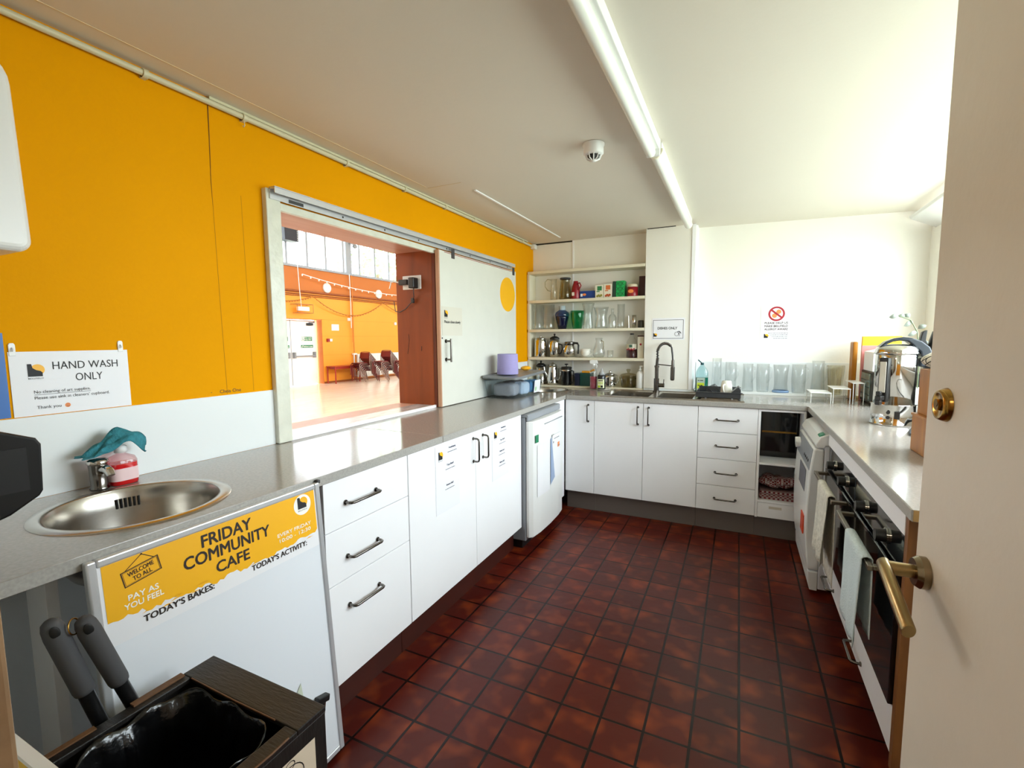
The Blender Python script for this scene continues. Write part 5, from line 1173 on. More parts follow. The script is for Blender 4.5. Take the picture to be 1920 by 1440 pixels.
o = one('yellow_scoop', MB().box(0.515, 0.590, 4.085, 4.13, zD + 0.1165, zD + 0.134).tube([(0.585, 4.105, zD + 0.128), (0.612, 4.10, zD + 0.140), (0.628, 4.10, zD + 0.146)], 0.009, 8), mat('amber_plastic', '#E39A12', 0.35), 'amber yellow plastic scoop lying on the dark green tin', 'scoop', bevel=0.004)
spb = thing('spray_bottle', 'clear trigger spray bottle of pink cleaner in front of the bottom shelf', 'spray bottle', (0.652, 3.985, WT))
zW = WT + 0.0006
MB().lathe([(0, 0), (0.030, 0), (0.031, 0.004), (0.031, 0.105), (0, 0.105)], (0.652, 3.985, zW + 0.006)).build('pink_cleaner', mat('pink_cleaner', '#9A3A4C', 0.2), spb)
MB().lathe([(0.0315, 0.0), (0.032, 0.14), (0.026, 0.165), (0.013, 0.185), (0.013, 0.20)], (0.652, 3.985, zW + 0.006)).build('bottle', G_CLEAR, spb)
MB().lathe([(0, 0.2005), (0.016, 0.2005), (0.016, 0.216), (0, 0.216)], (0.652, 3.985, zW + 0.006)).prism([(0.622, zW + 0.222), (0.690, zW + 0.224), (0.682, zW + 0.252), (0.640, zW + 0.256), (0.620, zW + 0.246)], 'y', 3.974, 3.996).tube([(0.672, 3.985, zW + 0.224), (0.682, 3.985, zW + 0.20), (0.678, 3.985, zW + 0.188)], 0.004, 6).build('trigger_head', M_WPLAST, spb, bevel=0.002)
one('white_dish', MB().lathe([(0, 0), (0.045, 0), (0.062, 0.007), (0.063, 0.009), (0.045, 0.005), (0, 0.004)], (0.745, 3.965, zW)), M_CHINA, 'white dish on the worktop under the labelled dark bottle', 'dish')
db = thing('dark_bottle', 'dark squeeze bottle with a yellow-green label standing on the white dish', 'bottle', (0.730, 3.965, zW + 0.005))
MB().lathe([(0, 0), (0.032, 0), (0.034, 0.004), (0.034, 0.110), (0.030, 0.122), (0, 0.122)], (0.730, 3.965, zW + 0.0056)).build('bottle', mat('dark_bottle_plastic', '#181A1E', 0.25), db)
MB().lathe([(0, 0.1225), (0.029, 0.1225), (0.018, 0.150), (0.010, 0.160), (0.008, 0.178), (0, 0.178)], (0.730, 3.965, zW + 0.0056)).build('neck', mat('grey_silver', '#A5A7A8', 0.3), db)
Mf = frame((0.700, 3.9295, zW), (1, 0, 0), (0, 0, 1))
p = MB(); p.prism([(0.700, 3.940), (0.706, 3.931), (0.730, 3.9285), (0.752, 3.9305), (0.759, 3.940), (0.752, 3.932), (0.730, 3.930), (0.707, 3.932)], 'z', zW + 0.018, zW + 0.094); lbl = p.build('label', mat('label_pale_yellow', '#DDE0B8', 0.5), db)
Mf = frame((0.707, 3.9278, zW), (1, 0, 0), (0, 0, 1)); p = MB(); rect(p, Mf, 0.002, 0.020, 0.022, 0.040); rect(p, Mf, 0.002, 0.044, 0.058, 0.064); p.build('green_print', mat('lime_print', '#A6C21E', 0.5), lbl)
p = MB(); rect(p, Mf, 0.024, 0.044, 0.022, 0.040); rect(p, Mf, 0.004, 0.042, 0.078, 0.085); p.build('dark_print', M_INK, lbl)
pot_common(0.768, [(0, 0), (0.050, 0), (0.053, 0.01), (0.050, 0.08), (0.045, 0.105), (0, 0.106)], [(0, 0.1065), (0.047, 0.1065), (0.036, 0.116), (0.008, 0.122), (0.012, 0.132), (0.010, 0.140), (0, 0.142)], zD, 'steel_teapot', 'squat steel teapot with a looped handle on the bottom shelf', M_CHROME, 'teapot', hh_=0.07, spout=False)
gc_ = thing('glass_casserole', 'smoked glass cooking pot with a knobbed glass lid on the bottom shelf', 'casserole', (0.923, SYc, zD))
MB().vessel([(0.056, 0), (0.062, 0.01), (0.065, 0.06), (0.066, 0.098)], (0.928, SYc, zD), 0.003, 36).build('bowl', G_OLIVE, gc_)
MB().lathe([(0.068, 0.099), (0.068, 0.103), (0.060, 0.114), (0.030, 0.122), (0.010, 0.124), (0.014, 0.140), (0.020, 0.150), (0.014, 0.158), (0, 0.159)], (0.928, SYc, zD), 36).build('lid', G_OLIVE, gc_)
for sx in (-1, 1): MB().tube([(0.928 + sx * 0.062, SYc - 0.02, zD + 0.080), (0.928 + sx * 0.074, SYc - 0.02, zD + 0.078), (0.928 + sx * 0.074, SYc + 0.02, zD + 0.078), (0.928 + sx * 0.062, SYc + 0.02, zD + 0.080)], 0.005, 8).build('side_handle', G_OLIVE, gc_)
pb = thing('white_pump_bottle', 'white plastic pump bottle at the column end of the bottom shelf', 'pump bottle', (1.037, 4.058, zD))
MB().lathe([(0, 0), (0.029, 0), (0.031, 0.006), (0.030, 0.06), (0.0305, 0.12), (0.020, 0.140), (0.011, 0.147), (0, 0.147)], (1.035, 4.062, zD)).build('bottle', M_WPLAST, pb)
MB().lathe([(0, 0.1475), (0.013, 0.1475), (0.013, 0.162), (0.005, 0.165), (0.005, 0.183), (0, 0.183)], (1.035, 4.062, zD)).box(1.031, 1.059, 4.056, 4.068, zD + 0.180, zD + 0.190).build('pump', M_WPLAST, pb)

# ------------------------------------------------------------------ end wall: signs, ledge, glass jugs
MD = frame((1.132, 4.0282, 1.347), (1, 0, 0), (0, 0, 1))
s = sheet('dishes_only_sign', 'white bordered DISHES ONLY notice above the spring tap', 'sign', MD, 0.255, 0.177)
t_ = MB(); stroke(t_, MD, [(0.010, 0.012), (0.243, 0.012), (0.243, 0.160), (0.010, 0.160)], 0.003, closed=True); letter(t_, MD, 'DISHES ONLY', 0.045, 0.085, 0.019, width=0.152, bold=0.015)
ring(t_, MD, 0.193, 0.047, 0.014, 0.0165, n=24); stroke(t_, MD, [(0.200, 0.064), (0.212, 0.068), (0.222, 0.060), (0.226, 0.052)], 0.005); stroke(t_, MD, [(0.212, 0.060), (0.212, 0.044)], 0.004); ring(t_, MD, 0.214, 0.036, 0.004, 0.0055, n=12); t_.build('lettering', M_INK, s)
dk, ye = MB(), MB(); logo(dk, ye, MD, 0.013, 0.026, 0.028, False); dk.build('logo', M_INK, s); ye.build('logo_sun', M_YINK, s)
MA = frame((1.930, 4.1882, 1.330), (1, 0, 0), (0, 0, 1))
s = sheet('allergy_sign', 'white allergy notice with a red no-peanuts circle on the end wall', 'sign', MA, 0.197, 0.278)
t_ = MB(); ring(t_, MA, 0.107, 0.211, 0.043, 0.056, n=40, lift=0.0012); a = math.radians(-40); q1 = (0.107 - 0.046 * math.cos(a), 0.211 - 0.046 * math.sin(a)); q2 = (0.107 + 0.046 * math.cos(a), 0.211 + 0.046 * math.sin(a)); stroke(t_, MA, [q1, q2], 0.013, 0.0014); t_.build('red_circle', M_REDINK, s)
t_ = MB(); circ(t_, MA, 0.093, 0.197, 0.017, 18); circ(t_, MA, 0.121, 0.226, 0.017, 18, 0.0006); t_.build('peanut', M_ORINK, s)
t_ = MB()
for i, tx_ in enumerate(('PLEASE HELP US', 'MAKE BELLFIELD', 'ALLERGY AWARE')): letter(t_, MA, tx_, 0.107, 0.134 - 0.024 * i, 0.0145, width=0.158, align='c', bold=0.02)
t_.build('lettering', mat('maroon_ink', '#3A0F1C', 0.7, spec=0.1), s)
t_ = MB(); [greek(t_, MA, 0.055 + 0.012 * i, 0.060 - 0.013 * i, 0.135 - 0.012 * i, 0.004, i + 30) for i in range(4)]; t_.build('small_print', M_GREYINK, s)
dk, ye = MB(), MB(); logo(dk, ye, MA, 0.026, 0.026, 0.032, False); dk.build('logo', M_INK, s); ye.build('logo_sun', M_YINK, s)
struct('trim_19', MB().box(1.466, 2.933, 4.055, 4.186, WT + 0.0005, 0.9405).box(1.466, 2.933, 4.176, 4.188, 0.9405, 1.168).box(1.075, 1.4655, 4.0155, 4.0285, WT + 0.0005, 0.944), M_SPLASH, bevel=0.001)
ZL = 0.941
def gjug(lab, x, r, h, shape=0, y=4.113):
    pr = {0: [(r * 0.92, 0), (r, 0.012), (r * 0.9, h * 0.35), (r * 0.8, h * 0.7), (r * 0.86, h)], 1: [(r * 0.85, 0), (r * 0.9, 0.01), (r, h * 0.5), (r * 0.95, h)], 2: [(r, 0), (r, 0.012), (r * 0.82, h * 0.45), (r * 0.95, h)]}[shape]
    o = one('glass_water_jug', MB().vessel(pr, (x, y, ZL), 0.003), G_CLEAR, lab, 'jug', 'clear glass jugs on the back ledge')
    if shape != 2 or True:
        rx = pr[-1][0]
        MB().tube([(x + rx * 0.7, y - rx * 0.7, ZL + h * 0.92), (x + rx * 0.7 + 0.02, y - rx * 0.7 - 0.018, ZL + h * 0.88), (x + rx * 0.7 + 0.022, y - rx * 0.7 - 0.02, ZL + h * 0.55), (x + r * 0.62, y - r * 0.62, ZL + h * 0.35)], 0.005, 8).build('handle', G_CLEAR, o)
    return o
gjug('tall clear glass jug on the back ledge just behind the green washing-up bottle', 1.630, 0.040, 0.256)
gjug('clear glass jug behind the black dish rack, second from the boxed-in column', 1.733, 0.042, 0.228, 1)
gjug('clear glass jug on the back ledge, just past the white mug', 1.854, 0.042, 0.216)
gjug('clear glass jug between the dish rack end and the blue-based vase', 1.958, 0.046, 0.215, 1)
bv = one('blue_based_vase', MB().vessel([(0.050, 0.0), (0.050, 0.012), (0.044, 0.06), (0.046, 0.14), (0.054, 0.212)], (2.080, 4.113, ZL), 0.003), G_CLEAR, 'clear glass vase with a blue base on the back ledge', 'vase')
MB().lathe([(0, 0.001), (0.056, 0.001), (0.058, 0.010), (0.054, 0.016), (0.0515, 0.0165)], (2.080, 4.113, ZL), 28).build('blue_base', mat('pale_blue_glass', '#7F9CC4', 0.15), bv)
gjug('clear glass jug beside the blue-based vase, on its window side', 2.196, 0.048, 0.216, 1)
gjug('tall clear glass jug behind the white wire risers', 2.318, 0.046, 0.244)
fluted('cut_glass_vase', 'cut-glass patterned vase on the back ledge beside the wooden boards', 2.425, 4.112, ZL, [(0.036, 0), (0.040, 0.01), (0.044, 0.10), (0.050, 0.18), (0.052, 0.212)], glass('cut_glass', '#F8F6EE', 0.7), k=9, amp=0.12)
wl_ = thing('washing_up_bottle', 'green washing-up liquid bottle with its cap flipped open', 'bottle', (1.527, 4.008, WT))
WX, WY = 1.527, 4.008
def ell(a, b, z, n=28): return [(WX + a * math.cos(2 * PI * i / n), WY + b * math.sin(2 * PI * i / n), z) for i in range(n)]
loft(MB(), [ell(0.044, 0.026, zW + 0.0), ell(0.048, 0.028, zW + 0.006), ell(0.046, 0.028, zW + 0.125)]).build('green_liquid', mat('green_liquid', '#0F5A48', 0.15), wl_)
loft(MB(), [ell(0.047, 0.0285, zW + 0.1255), ell(0.046, 0.027, zW + 0.165), ell(0.034, 0.020, zW + 0.195), ell(0.018, 0.013, zW + 0.215), ell(0.012, 0.011, zW + 0.225)]).build('clear_shoulder', glass('pale_green_clear', '#DCEFF0', 0.5), wl_)
MB().lathe([(0, 0.2255), (0.013, 0.2255), (0.013, 0.242), (0, 0.243)], (WX, WY, zW), 18).prism([(WX - 0.010, zW + 0.240), (WX - 0.034, zW + 0.262), (WX - 0.029, zW + 0.269), (WX - 0.004, zW + 0.245)], 'y', WY - 0.008, WY + 0.008).build('flip_cap', mat('teal_cap', '#1B4A50', 0.3), wl_)
lbm = MB(); Mf = frame((WX - 0.036, WY - 0.0305, zW), (1, 0, 0), (0, 0, 1)); rect(lbm, Mf, 0, 0.060, 0.02, 0.125); lbo = lbm.build('label', mat('washing_label', '#AFC0B4', 0.4), wl_)
lbm = MB(); rect(lbm, Mf, 0.004, 0.056, 0.04, 0.085, 0.001); lbm.build('lime_print', mat('lime_print2', '#BFD02A', 0.5), lbo); lbm = MB(); greek(lbm, Mf, 0.008, 0.062, 0.04, 0.006, 9, 0.0014); greek(lbm, Mf, 0.008, 0.100, 0.04, 0.006, 8, 0.0014); lbm.build('dark_print', M_INK, lbo)

# dish rack with a mug
dkr = thing('dish_rack', 'black plastic dish rack standing on the sink drainer', 'dish rack', (1.665, 3.74, WT + 0.0075))
M_RACK = mat('charcoal_plastic', '#2E3033', 0.45)
rz = WT + 0.0078; R0, R1, Q0, Q1 = 1.516, 1.806, 3.585, 3.90
MB().box(R0, R1, Q0, Q0 + 0.006, rz + 0.012, rz + 0.046).box(R0, R1, Q1 - 0.006, Q1, rz + 0.012, rz + 0.062).box(R0, R0 + 0.006, Q0, Q1, rz + 0.012, rz + 0.050).box(R1 - 0.006, R1, Q0, Q1, rz + 0.012, rz + 0.050).box(R0, R1, Q0, Q1, rz + 0.010, rz + 0.015).box(R0 - 0.008, R1 + 0.012, Q0 - 0.006, Q0 + 0.004, rz + 0.044, rz + 0.050).build('tray', M_RACK, dkr, bevel=0.002)
ft = MB(); [ft.box(x, x + 0.012, y, y + 0.012, rz, rz + 0.012) for x in (R0 + 0.06, R1 - 0.06) for y in (Q0 + 0.01, Q1 - 0.03)]; ft.build('foot', M_GPLAST, dkr)
pr = MB()
for i in range(7): pr.tube([(1.575 + i * 0.006, Q0 + 0.02 + 0.04 * i, rz + 0.016), (1.592 + i * 0.006, Q0 + 0.02 + 0.04 * i, rz + 0.085), (1.635 + i * 0.006, Q0 + 0.02 + 0.04 * i, rz + 0.040)], 0.0035, 6)
pr.build('plate_prongs', M_RACK, dkr)
MB().prism([(1.745, rz + 0.050), (1.790, rz + 0.092), (1.806, rz + 0.070), (1.806, rz + 0.050)], 'y', Q0, Q0 + 0.12).build('cutlery_holder', M_RACK, dkr, bevel=0.002)
mg = thing('mug', 'white mug upside down in the black dish rack', 'mug', (1.712, 3.735, rz + 0.016))
MB().vessel([(0.041, 0.0), (0.0405, 0.02), (0.037, 0.07), (0.031, 0.100)], (1.712, 3.735, rz + 0.0165), 0.003).lathe([(0, 0.1), (0.031, 0.1), (0.028, 0.104), (0, 0.104)], (1.712, 3.735, rz + 0.0165)).build('body', M_CHINA, mg)
MB().tube([(1.700, 3.698, rz + 0.095), (1.690, 3.672, rz + 0.090), (1.692, 3.664, rz + 0.055), (1.702, 3.694, rz + 0.030)], 0.0058, 10).build('handle', M_CHINA, mg)

# ------------------------------------------------------------------ side worktop
def riser(lab, x0, x1, y0, y1, z):
    t = thing('wire_riser', lab, 'riser', ((x0 + x1) / 2, (y0 + y1) / 2, WT), 'white wire shelf risers')
    tp_ = MB().box(x0, x1, y0, y1, z - 0.005, z); tp_.build('top', M_WPLAST, t, bevel=0.001)
    for x in (x0 + 0.004, x1 - 0.004):
        for y in (y0 + 0.004, y1 - 0.004): MB().cyl((x, y, WT + 0.0005), (x, y, z - 0.0055), 0.0025, n=8).build('leg', M_WPLAST, t)
riser('lowest white wire riser, reaching towards the sink end of the ledge', 2.225, 2.345, 3.68, 3.90, 0.992)
riser('middle white wire riser of the stepped three', 2.352, 2.452, 3.70, 3.92, 1.022)
riser('tallest white wire riser standing in front of the mini oven', 2.458, 2.522, 3.69, 3.93, 1.062)
def board(lab, x0, x1, y0, y1, h, m, tilt=0.0, lean=0.0):
    Mx = Matrix.Translation(((x0 + x1) / 2, (y0 + y1) / 2, WT + 0.001)) @ Matrix.Rotation(tilt, 4, 'Y')
    w2, d2 = (x1 - x0) / 2, (y1 - y0) / 2
    return one('chopping_board', MB().box(-w2, w2, -d2, d2, 0, h, M=Mx), m, lab, 'chopping board', bevel=0.008, seg=3)
board('tall orange-brown wooden board standing on edge behind the yellow folder', 2.492, 2.520, 3.945, 4.045, 0.402, M_OAK)
mo = thing('mini_oven', 'black table-top mini oven with a glass side under the papers', 'mini oven', (2.63, 3.78, WT))
MB().box(2.545, 2.80, 3.62, 3.93, WT + 0.012, WT + 0.215).build('casing', M_BLACK, mo, bevel=0.004)
MB().box(2.5435, 2.5447, 3.68, 3.92, WT + 0.03, WT + 0.20).build('glass_side', mat('oven_side_glass', '#5F7A78', 0.08, spec=0.7), mo)
MB().box(2.542, 2.5434, 3.68, 3.92, WT + 0.062, WT + 0.066).box(2.542, 2.5434, 3.68, 3.92, WT + 0.11, WT + 0.114).box(2.542, 2.5434, 3.68, 3.92, WT + 0.155, WT + 0.159).build('rack_line', M_DARK, mo)
for z in (0.05, 0.10, 0.155): MB().cyl((2.575, 3.6195, WT + z), (2.575, 3.597, WT + z), 0.018, n=20).build('knob', M_BLACK, mo)
ftb = MB(); [ftb.cyl((x, y, WT + 0.0005), (x, y, WT + 0.0118), 0.01, n=12) for x in (2.56, 2.78) for y in (3.64, 3.91)]; ftb.build('foot', M_BLACK, mo)
one('yellow_folder', MB().box(2.545, 2.76, 3.955, 3.985, WT + 0.22, 1.362).box(2.545, 2.76, 3.9549, 3.9851, WT + 0.002, WT + 0.22), mat('bright_yellow_card', '#F2C200', 0.45), 'bright yellow card folder standing behind the mini oven', 'folder', bevel=0.002)
one('pink_folder', MB().box(2.540, 2.75, 3.938, 3.952, WT + 0.22, 1.300).box(2.540, 2.75, 3.938, 3.952, WT + 0.002, WT + 0.22), mat('pink_card', '#D98C86', 0.5), 'salmon pink folder between the yellow folder and the white box', 'folder', bevel=0.001)
wbx = thing('white_cardboard_box', 'white slope-topped box with a printed label lying on the mini oven', 'box', (2.63, 3.77, WT + 0.216))
MB().prism([(2.548, WT + 0.2165), (2.76, WT + 0.2165), (2.76, 1.305), (2.70, 1.303), (2.548, 1.262)], 'y', 3.66, 3.90).build('carton', M_WPLAST, wbx, bevel=0.004)
Mf = frame((2.585, 3.6595, 1.168), (1, 0, 0), (0, 0.0, 1)); p = MB(); rect(p, Mf, 0, 0.07, 0, 0.042); lbo = p.build('label', M_PAPER2, wbx)
p = MB(); rect(p, Mf, 0.045, 0.067, 0.003, 0.015, 0.001); rect(p, Mf, 0.045, 0.067, 0.019, 0.038, 0.001); rect(p, Mf, 0.033, 0.041, 0.003, 0.038, 0.001); stroke(p, Mf, [(0, 0), (0.07, 0), (0.07, 0.042), (0, 0.042)], 0.002, 0.001, True); p.build('label_print', M_INK, lbo)

UX, UY = 2.489, 2.935; zu = WT + 0.0008
ur = thing('hot_water_urn', 'polished steel hot-water urn with a black handle and level gauge', 'urn', (UX, UY, WT))
MB().lathe([(0, 0), (0.092, 0), (0.092, 0.006), (0.089, 0.010), (0.089, 0.100), (0.094, 0.103), (0, 0.1032)], (UX, UY, zu), 48).build('base', M_CHROME, ur)
MB().lathe([(0, 0.1036), (0.083, 0.1036), (0.083, 0.345), (0.081, 0.350), (0, 0.350)], (UX, UY, zu), 48).build('tank', M_CHROME, ur)
lidu = MB().lathe([(0, 0.3504), (0.088, 0.3504), (0.090, 0.356), (0.086, 0.364), (0.086, 0.372), (0.080, 0.384), (0.058, 0.396), (0.02, 0.400), (0, 0.400)], (UX, UY, zu), 48).build('lid', M_CHROME, ur)
hp_ = [(-0.078, 0.384), (-0.052, 0.412), (-0.020, 0.428), (0.015, 0.434), (0.050, 0.430), (0.088, 0.414), (0.120, 0.386), (0.134, 0.352), (0.134, 0.336), (0.092, 0.336), (0.086, 0.362), (0.060, 0.388), (0.050, 0.400), (0.035, 0.412), (0.008, 0.417), (-0.022, 0.412), (-0.046, 0.399), (-0.064, 0.380)]
hnd = MB().prism([(UX + a, zu + b) for a, b in hp_], 'y', UY - 0.032, UY + 0.032)
hnd.build('lid_handle', mat('blue_black_plastic', '#1B242E', 0.25), lidu, bevel=0.006, seg=3)
for sx in (1,): MB().box(UX + 0.085, UX + 0.125, UY - 0.035, UY + 0.035, zu + 0.29, zu + 0.334).build('side_handle', mat('blue_black_plastic', '#1B242E', 0.25), ur, bevel=0.006)
gd = V((-0.62, -0.785, 0)).normalized(); gq = V((-gd.y, gd.x, 0))
def urn_box(a, b, c_, d_, z0, z1):
    M = Matrix(((gd.x, gq.x, 0, UX), (gd.y, gq.y, 0, UY), (0, 0, 1, zu), (0, 0, 0, 1))); return dict(M=M), (a, b, c_, d_, z0, z1)
k_, a_ = urn_box(0.082, 0.110, -0.020, 0.020, 0.118, 0.335); gg = MB().box(*a_, **k_).build('gauge_housing', M_BLACK, ur, bevel=0.005)
k_, a_ = urn_box(0.1102, 0.1135, -0.014, 0.014, 0.165, 0.315); MB().box(*a_, **k_).build('gauge_window', mat('frosted_gauge', '#B9B5A8', 0.25), gg, bevel=0.002)
k_, a_ = urn_box(0.085, 0.145, -0.013, 0.013, 0.128, 0.150); tpm = MB().box(*a_, **k_); k_, a_ = urn_box(0.125, 0.145, -0.010, 0.010, 0.150, 0.172); tpm.box(*a_, **k_); k_, a_ = urn_box(0.122, 0.146, -0.012, 0.012, 0.105, 0.128); tpm.box(*a_, **k_).build('tap', M_BLACK, ur, bevel=0.004)
pd = V((-0.20, -0.98, 0)).normalized(); pq = V((-pd.y, pd.x, 0)); Mp_ = Matrix(((pd.x, pq.x, 0, UX), (pd.y, pq.y, 0, UY), (0, 0, 1, zu), (0, 0, 0, 1)))
pnl = MB(); pnl.cyl(Mp_ @ V((0.086, -0.020, 0.066)), Mp_ @ V((0.0915, -0.020, 0.066)), 0.008, n=16).cyl(Mp_ @ V((0.086, -0.020, 0.042)), Mp_ @ V((0.0915, -0.020, 0.042)), 0.008, n=16); pnl.build('indicator', M_BLACK, ur)
MB().box(0.084, 0.0925, 0.004, 0.026, 0.036, 0.072, M=Mp_).build('switch', M_BLACK, ur, bevel=0.002)
one('urn_power_cord', MB().tube([(2.583, 2.93, WT + 0.03), (2.575, 2.84, WT + 0.034), (2.535, 2.78, WT + 0.020), (2.500, 2.70, WT + 0.006), (2.480, 2.62, WT + 0.006), (2.500, 2.545, WT + 0.006), (2.560, 2.52, WT + 0.006), (2.66, 2.53, WT + 0.006)], 0.0048, 8), M_BLACK, 'black power cord looping over the worktop beside the urn', 'cord')
wc = thing('wooden_crate', 'orange-brown wooden crate standing on the worktop beside the open door', 'crate', (2.5, 2.1, WT))
MB().box(2.412, 2.424, 2.00, 2.30, WT + 0.145, WT + 0.315).box(2.424, 2.60, 2.288, 2.30, WT + 0.145, WT + 0.315).box(2.424, 2.60, 2.00, 2.012, WT + 0.145, WT + 0.315).box(2.60, 2.612, 2.00, 2.30, WT + 0.145, WT + 0.315).box(2.424, 2.60, 2.012, 2.288, WT + 0.145, WT + 0.155).build('upper_box', M_OAK, wc, bevel=0.002)
MB().box(2.398, 2.412, 1.99, 2.30, WT + 0.001, WT + 0.135).box(2.412, 2.61, 1.99, 2.30, WT + 0.001, WT + 0.135).box(2.395, 2.615, 1.985, 2.305, WT + 0.1352, WT + 0.1448).build('lower_box', M_OAK, wc, bevel=0.002)
om = thing('oven_glove', 'cream oven glove with a black grid pattern lying on the crate', 'oven glove', (2.47, 2.2, WT + 0.315))
mb = MB(); mb.sphere((2.455, 2.21, WT + 0.350), 0.052, (1.25, 1.6, 0.62), 24, 14); mb.sphere((2.50, 2.15, WT + 0.352), 0.030, (1.1, 1.2, 0.7), 18, 10); mb.build('glove', M_GRID, om)
mb = MB(); mb.sphere((2.475, 2.27, WT + 0.368), 0.035, (1.5, 0.9, 0.45), 18, 10); mb.build('white_lining', mat('white_cotton', '#E4E2DE', 0.9), om)
one('yellow_cloth', MB().sphere((2.452, 2.085, WT + 0.340), 0.042, (1.2, 1.0, 0.6), 20, 12).sphere((2.47, 2.05, WT + 0.338), 0.034, (1.2, 1.1, 0.65), 18, 10), mat('acid_yellow_cloth', '#D9E012', 0.8, bump=0.4), 'acid yellow cloth bunched up beside the grid-patterned glove', 'cloth')
# dark kettle and leafy stem behind the urn
kt = thing('black_kettle', 'black kettle mostly hidden behind the urn and the door edge', 'kettle', (2.70, 3.05, WT))
MB().lathe([(0, 0), (0.075, 0), (0.078, 0.01), (0.070, 0.30), (0.055, 0.42), (0.045, 0.46), (0.020, 0.475), (0, 0.480)], (2.70, 3.05, WT + 0.001), 32).build('body', M_BLACK, kt)
MB().prism([(2.638, WT + 0.30), (2.600, WT + 0.40), (2.612, WT + 0.46), (2.632, WT + 0.47), (2.628, WT + 0.42), (2.652, WT + 0.36)], 'y', 3.035, 3.065).build('handle', M_BLACK, kt, bevel=0.004)
pv = thing('potted_plant', 'slim grey-green leafy stem rising behind the urn by the window', 'plant', (2.72, 3.45, WT))
MB().vessel([(0.040, 0), (0.045, 0.02), (0.048, 0.14)], (2.72, 3.45, WT + 0.001)).build('pot', M_WPLAST, pv)
stem = [(2.72, 3.45, WT + 0.02), (2.718, 3.45, WT + 0.30), (2.70, 3.44, WT + 0.46), (2.66, 3.42, WT + 0.53), (2.60, 3.40, WT + 0.555)]
MB().tube(stem, 0.003, 6).build('stem', mat('stem_green', '#6E7A5A', 0.6), pv)
lv_ = MB()
for (x, y, z, dx, dz, L) in ((2.60, 3.40, WT + 0.555, -1, 0.1, 0.05), (2.63, 3.41, WT + 0.55, -0.8, 0.5, 0.04), (2.655, 3.42, WT + 0.545, -0.6, 0.7, 0.045), (2.675, 3.43, WT + 0.52, -0.8, -0.2, 0.05), (2.70, 3.44, WT + 0.48, 0.6, 0.6, 0.05), (2.70, 3.44, WT + 0.46, -0.9, -0.1, 0.05), (2.71, 3.445, WT + 0.40, 0.7, 0.2, 0.05), (2.712, 3.447, WT + 0.34, -0.8, 0.3, 0.05)):
    d_ = V((dx, -0.25, dz)).normalized(); n_ = V((0.2, 1, 0.3)); s_ = d_.cross(n_).normalized(); p0 = V((x, y, z)); pp_ = []
    for i in range(7):
        t_ = i / 6; wv = math.sin(PI * t_) * L * 0.32; c = p0 + d_ * L * t_ + V((0, 0, -0.012 * t_ * t_)); pp_ += [c - s_ * wv, c + s_ * wv]
    lv_.add(pp_, [(2 * i, 2 * i + 1, 2 * i + 3, 2 * i + 2) for i in range(6)], True)
lvo = lv_.build('leaves', mat('grey_green_leaf', '#8E958A', 0.5), pv); md = lvo.modifiers.new('thick', 'SOLIDIFY'); md.thickness = 0.0008

# ------------------------------------------------------------------ storage box by the shutter
sb = thing('storage_box', 'clear plastic storage box with a grey lid, full of cloth, under the lilac roll', 'storage box', (0.24, 3.36, WT))
def rr(x0, x1, y0, y1, z, r=0.03, n=5):
    out = []
    for cx_, cy_, a0 in ((x1 - r, y1 - r, 0), (x0 + r, y1 - r, 90), (x0 + r, y0 + r, 180), (x1 - r, y0 + r, 270)):
        for i in range(n + 1): a = math.radians(a0 + 90 * i / n); out.append((cx_ + r * math.cos(a), cy_ + r * math.sin(a), z))
    return out
BXa = (0.087, 0.315, 3.085, 3.60)
def grow(b, g): return (b[0] - g, b[1] + g, b[2] - g, b[3] + g)
shell = MB(); R_ = [rr(*grow(BXa, 0.0), WT + 0.001), rr(*grow(BXa, 0.004), WT + 0.008), rr(*grow(BXa, 0.020), WT + 0.125), rr(*grow(BXa, 0.028), WT + 0.128), rr(*grow(BXa, 0.028), WT + 0.138), rr(*grow(BXa, 0.021), WT + 0.138), rr(*grow(BXa, 0.018), WT + 0.125), rr(*grow(BXa, 0.002), WT + 0.010)]
loft(shell, R_, False); shell.add(R_[0], [tuple(range(24))[::-1]]).add(R_[-1], [tuple(range(24))]); shell.build('tub', G_PLAST, sb)
Ml = Matrix.Translation((0.207, 3.335, WT + 0.158)) @ Matrix.Rotation(math.radians(2.0), 4, 'X') @ Matrix.Rotation(math.radians(1.5), 4, 'Y')
lid = MB(); lp = [rr(-0.143, 0.143, -0.29, 0.29, 0.0), rr(-0.145, 0.145, -0.293, 0.293, 0.003), rr(-0.145, 0.145, -0.293, 0.293, 0.018), rr(-0.128, 0.128, -0.275, 0.275, 0.020), rr(-0.124, 0.124, -0.270, 0.270, 0.014)]
lp = [[tuple(Ml @ V(p)) for p in r] for r in lp]; loft(lid, lp, False); lid.add(lp[0], [tuple(range(24))[::-1]]).add(lp[-1], [tuple(range(24))])
lid.build('lid', mat('grey_lid_plastic', '#7E8184', 0.35), sb, bevel=0.002)
gl2 = MB(); gl2.box(0.362, 0.3625, 3.30, 3.50, WT + 0.02, WT + 0.12)
gl2 = MB(); rect(gl2, frame((0.327, 3.42, WT + 0.015), (0, 1, 0), (0.11, 0, 1)), 0.0, 0.12, 0.0, 0.100); lb3 = gl2.build('white_label', M_PAPER, sb)
gl2 = MB(); circ(gl2, frame((0.328, 3.42, WT + 0.015), (0, 1, 0), (0.11, 0, 1)), 0.032, 0.030, 0.018, 16); gl2.build('green_leaf_print', mat('pale_green_print', '#A6CFA0', 0.5), lb3)
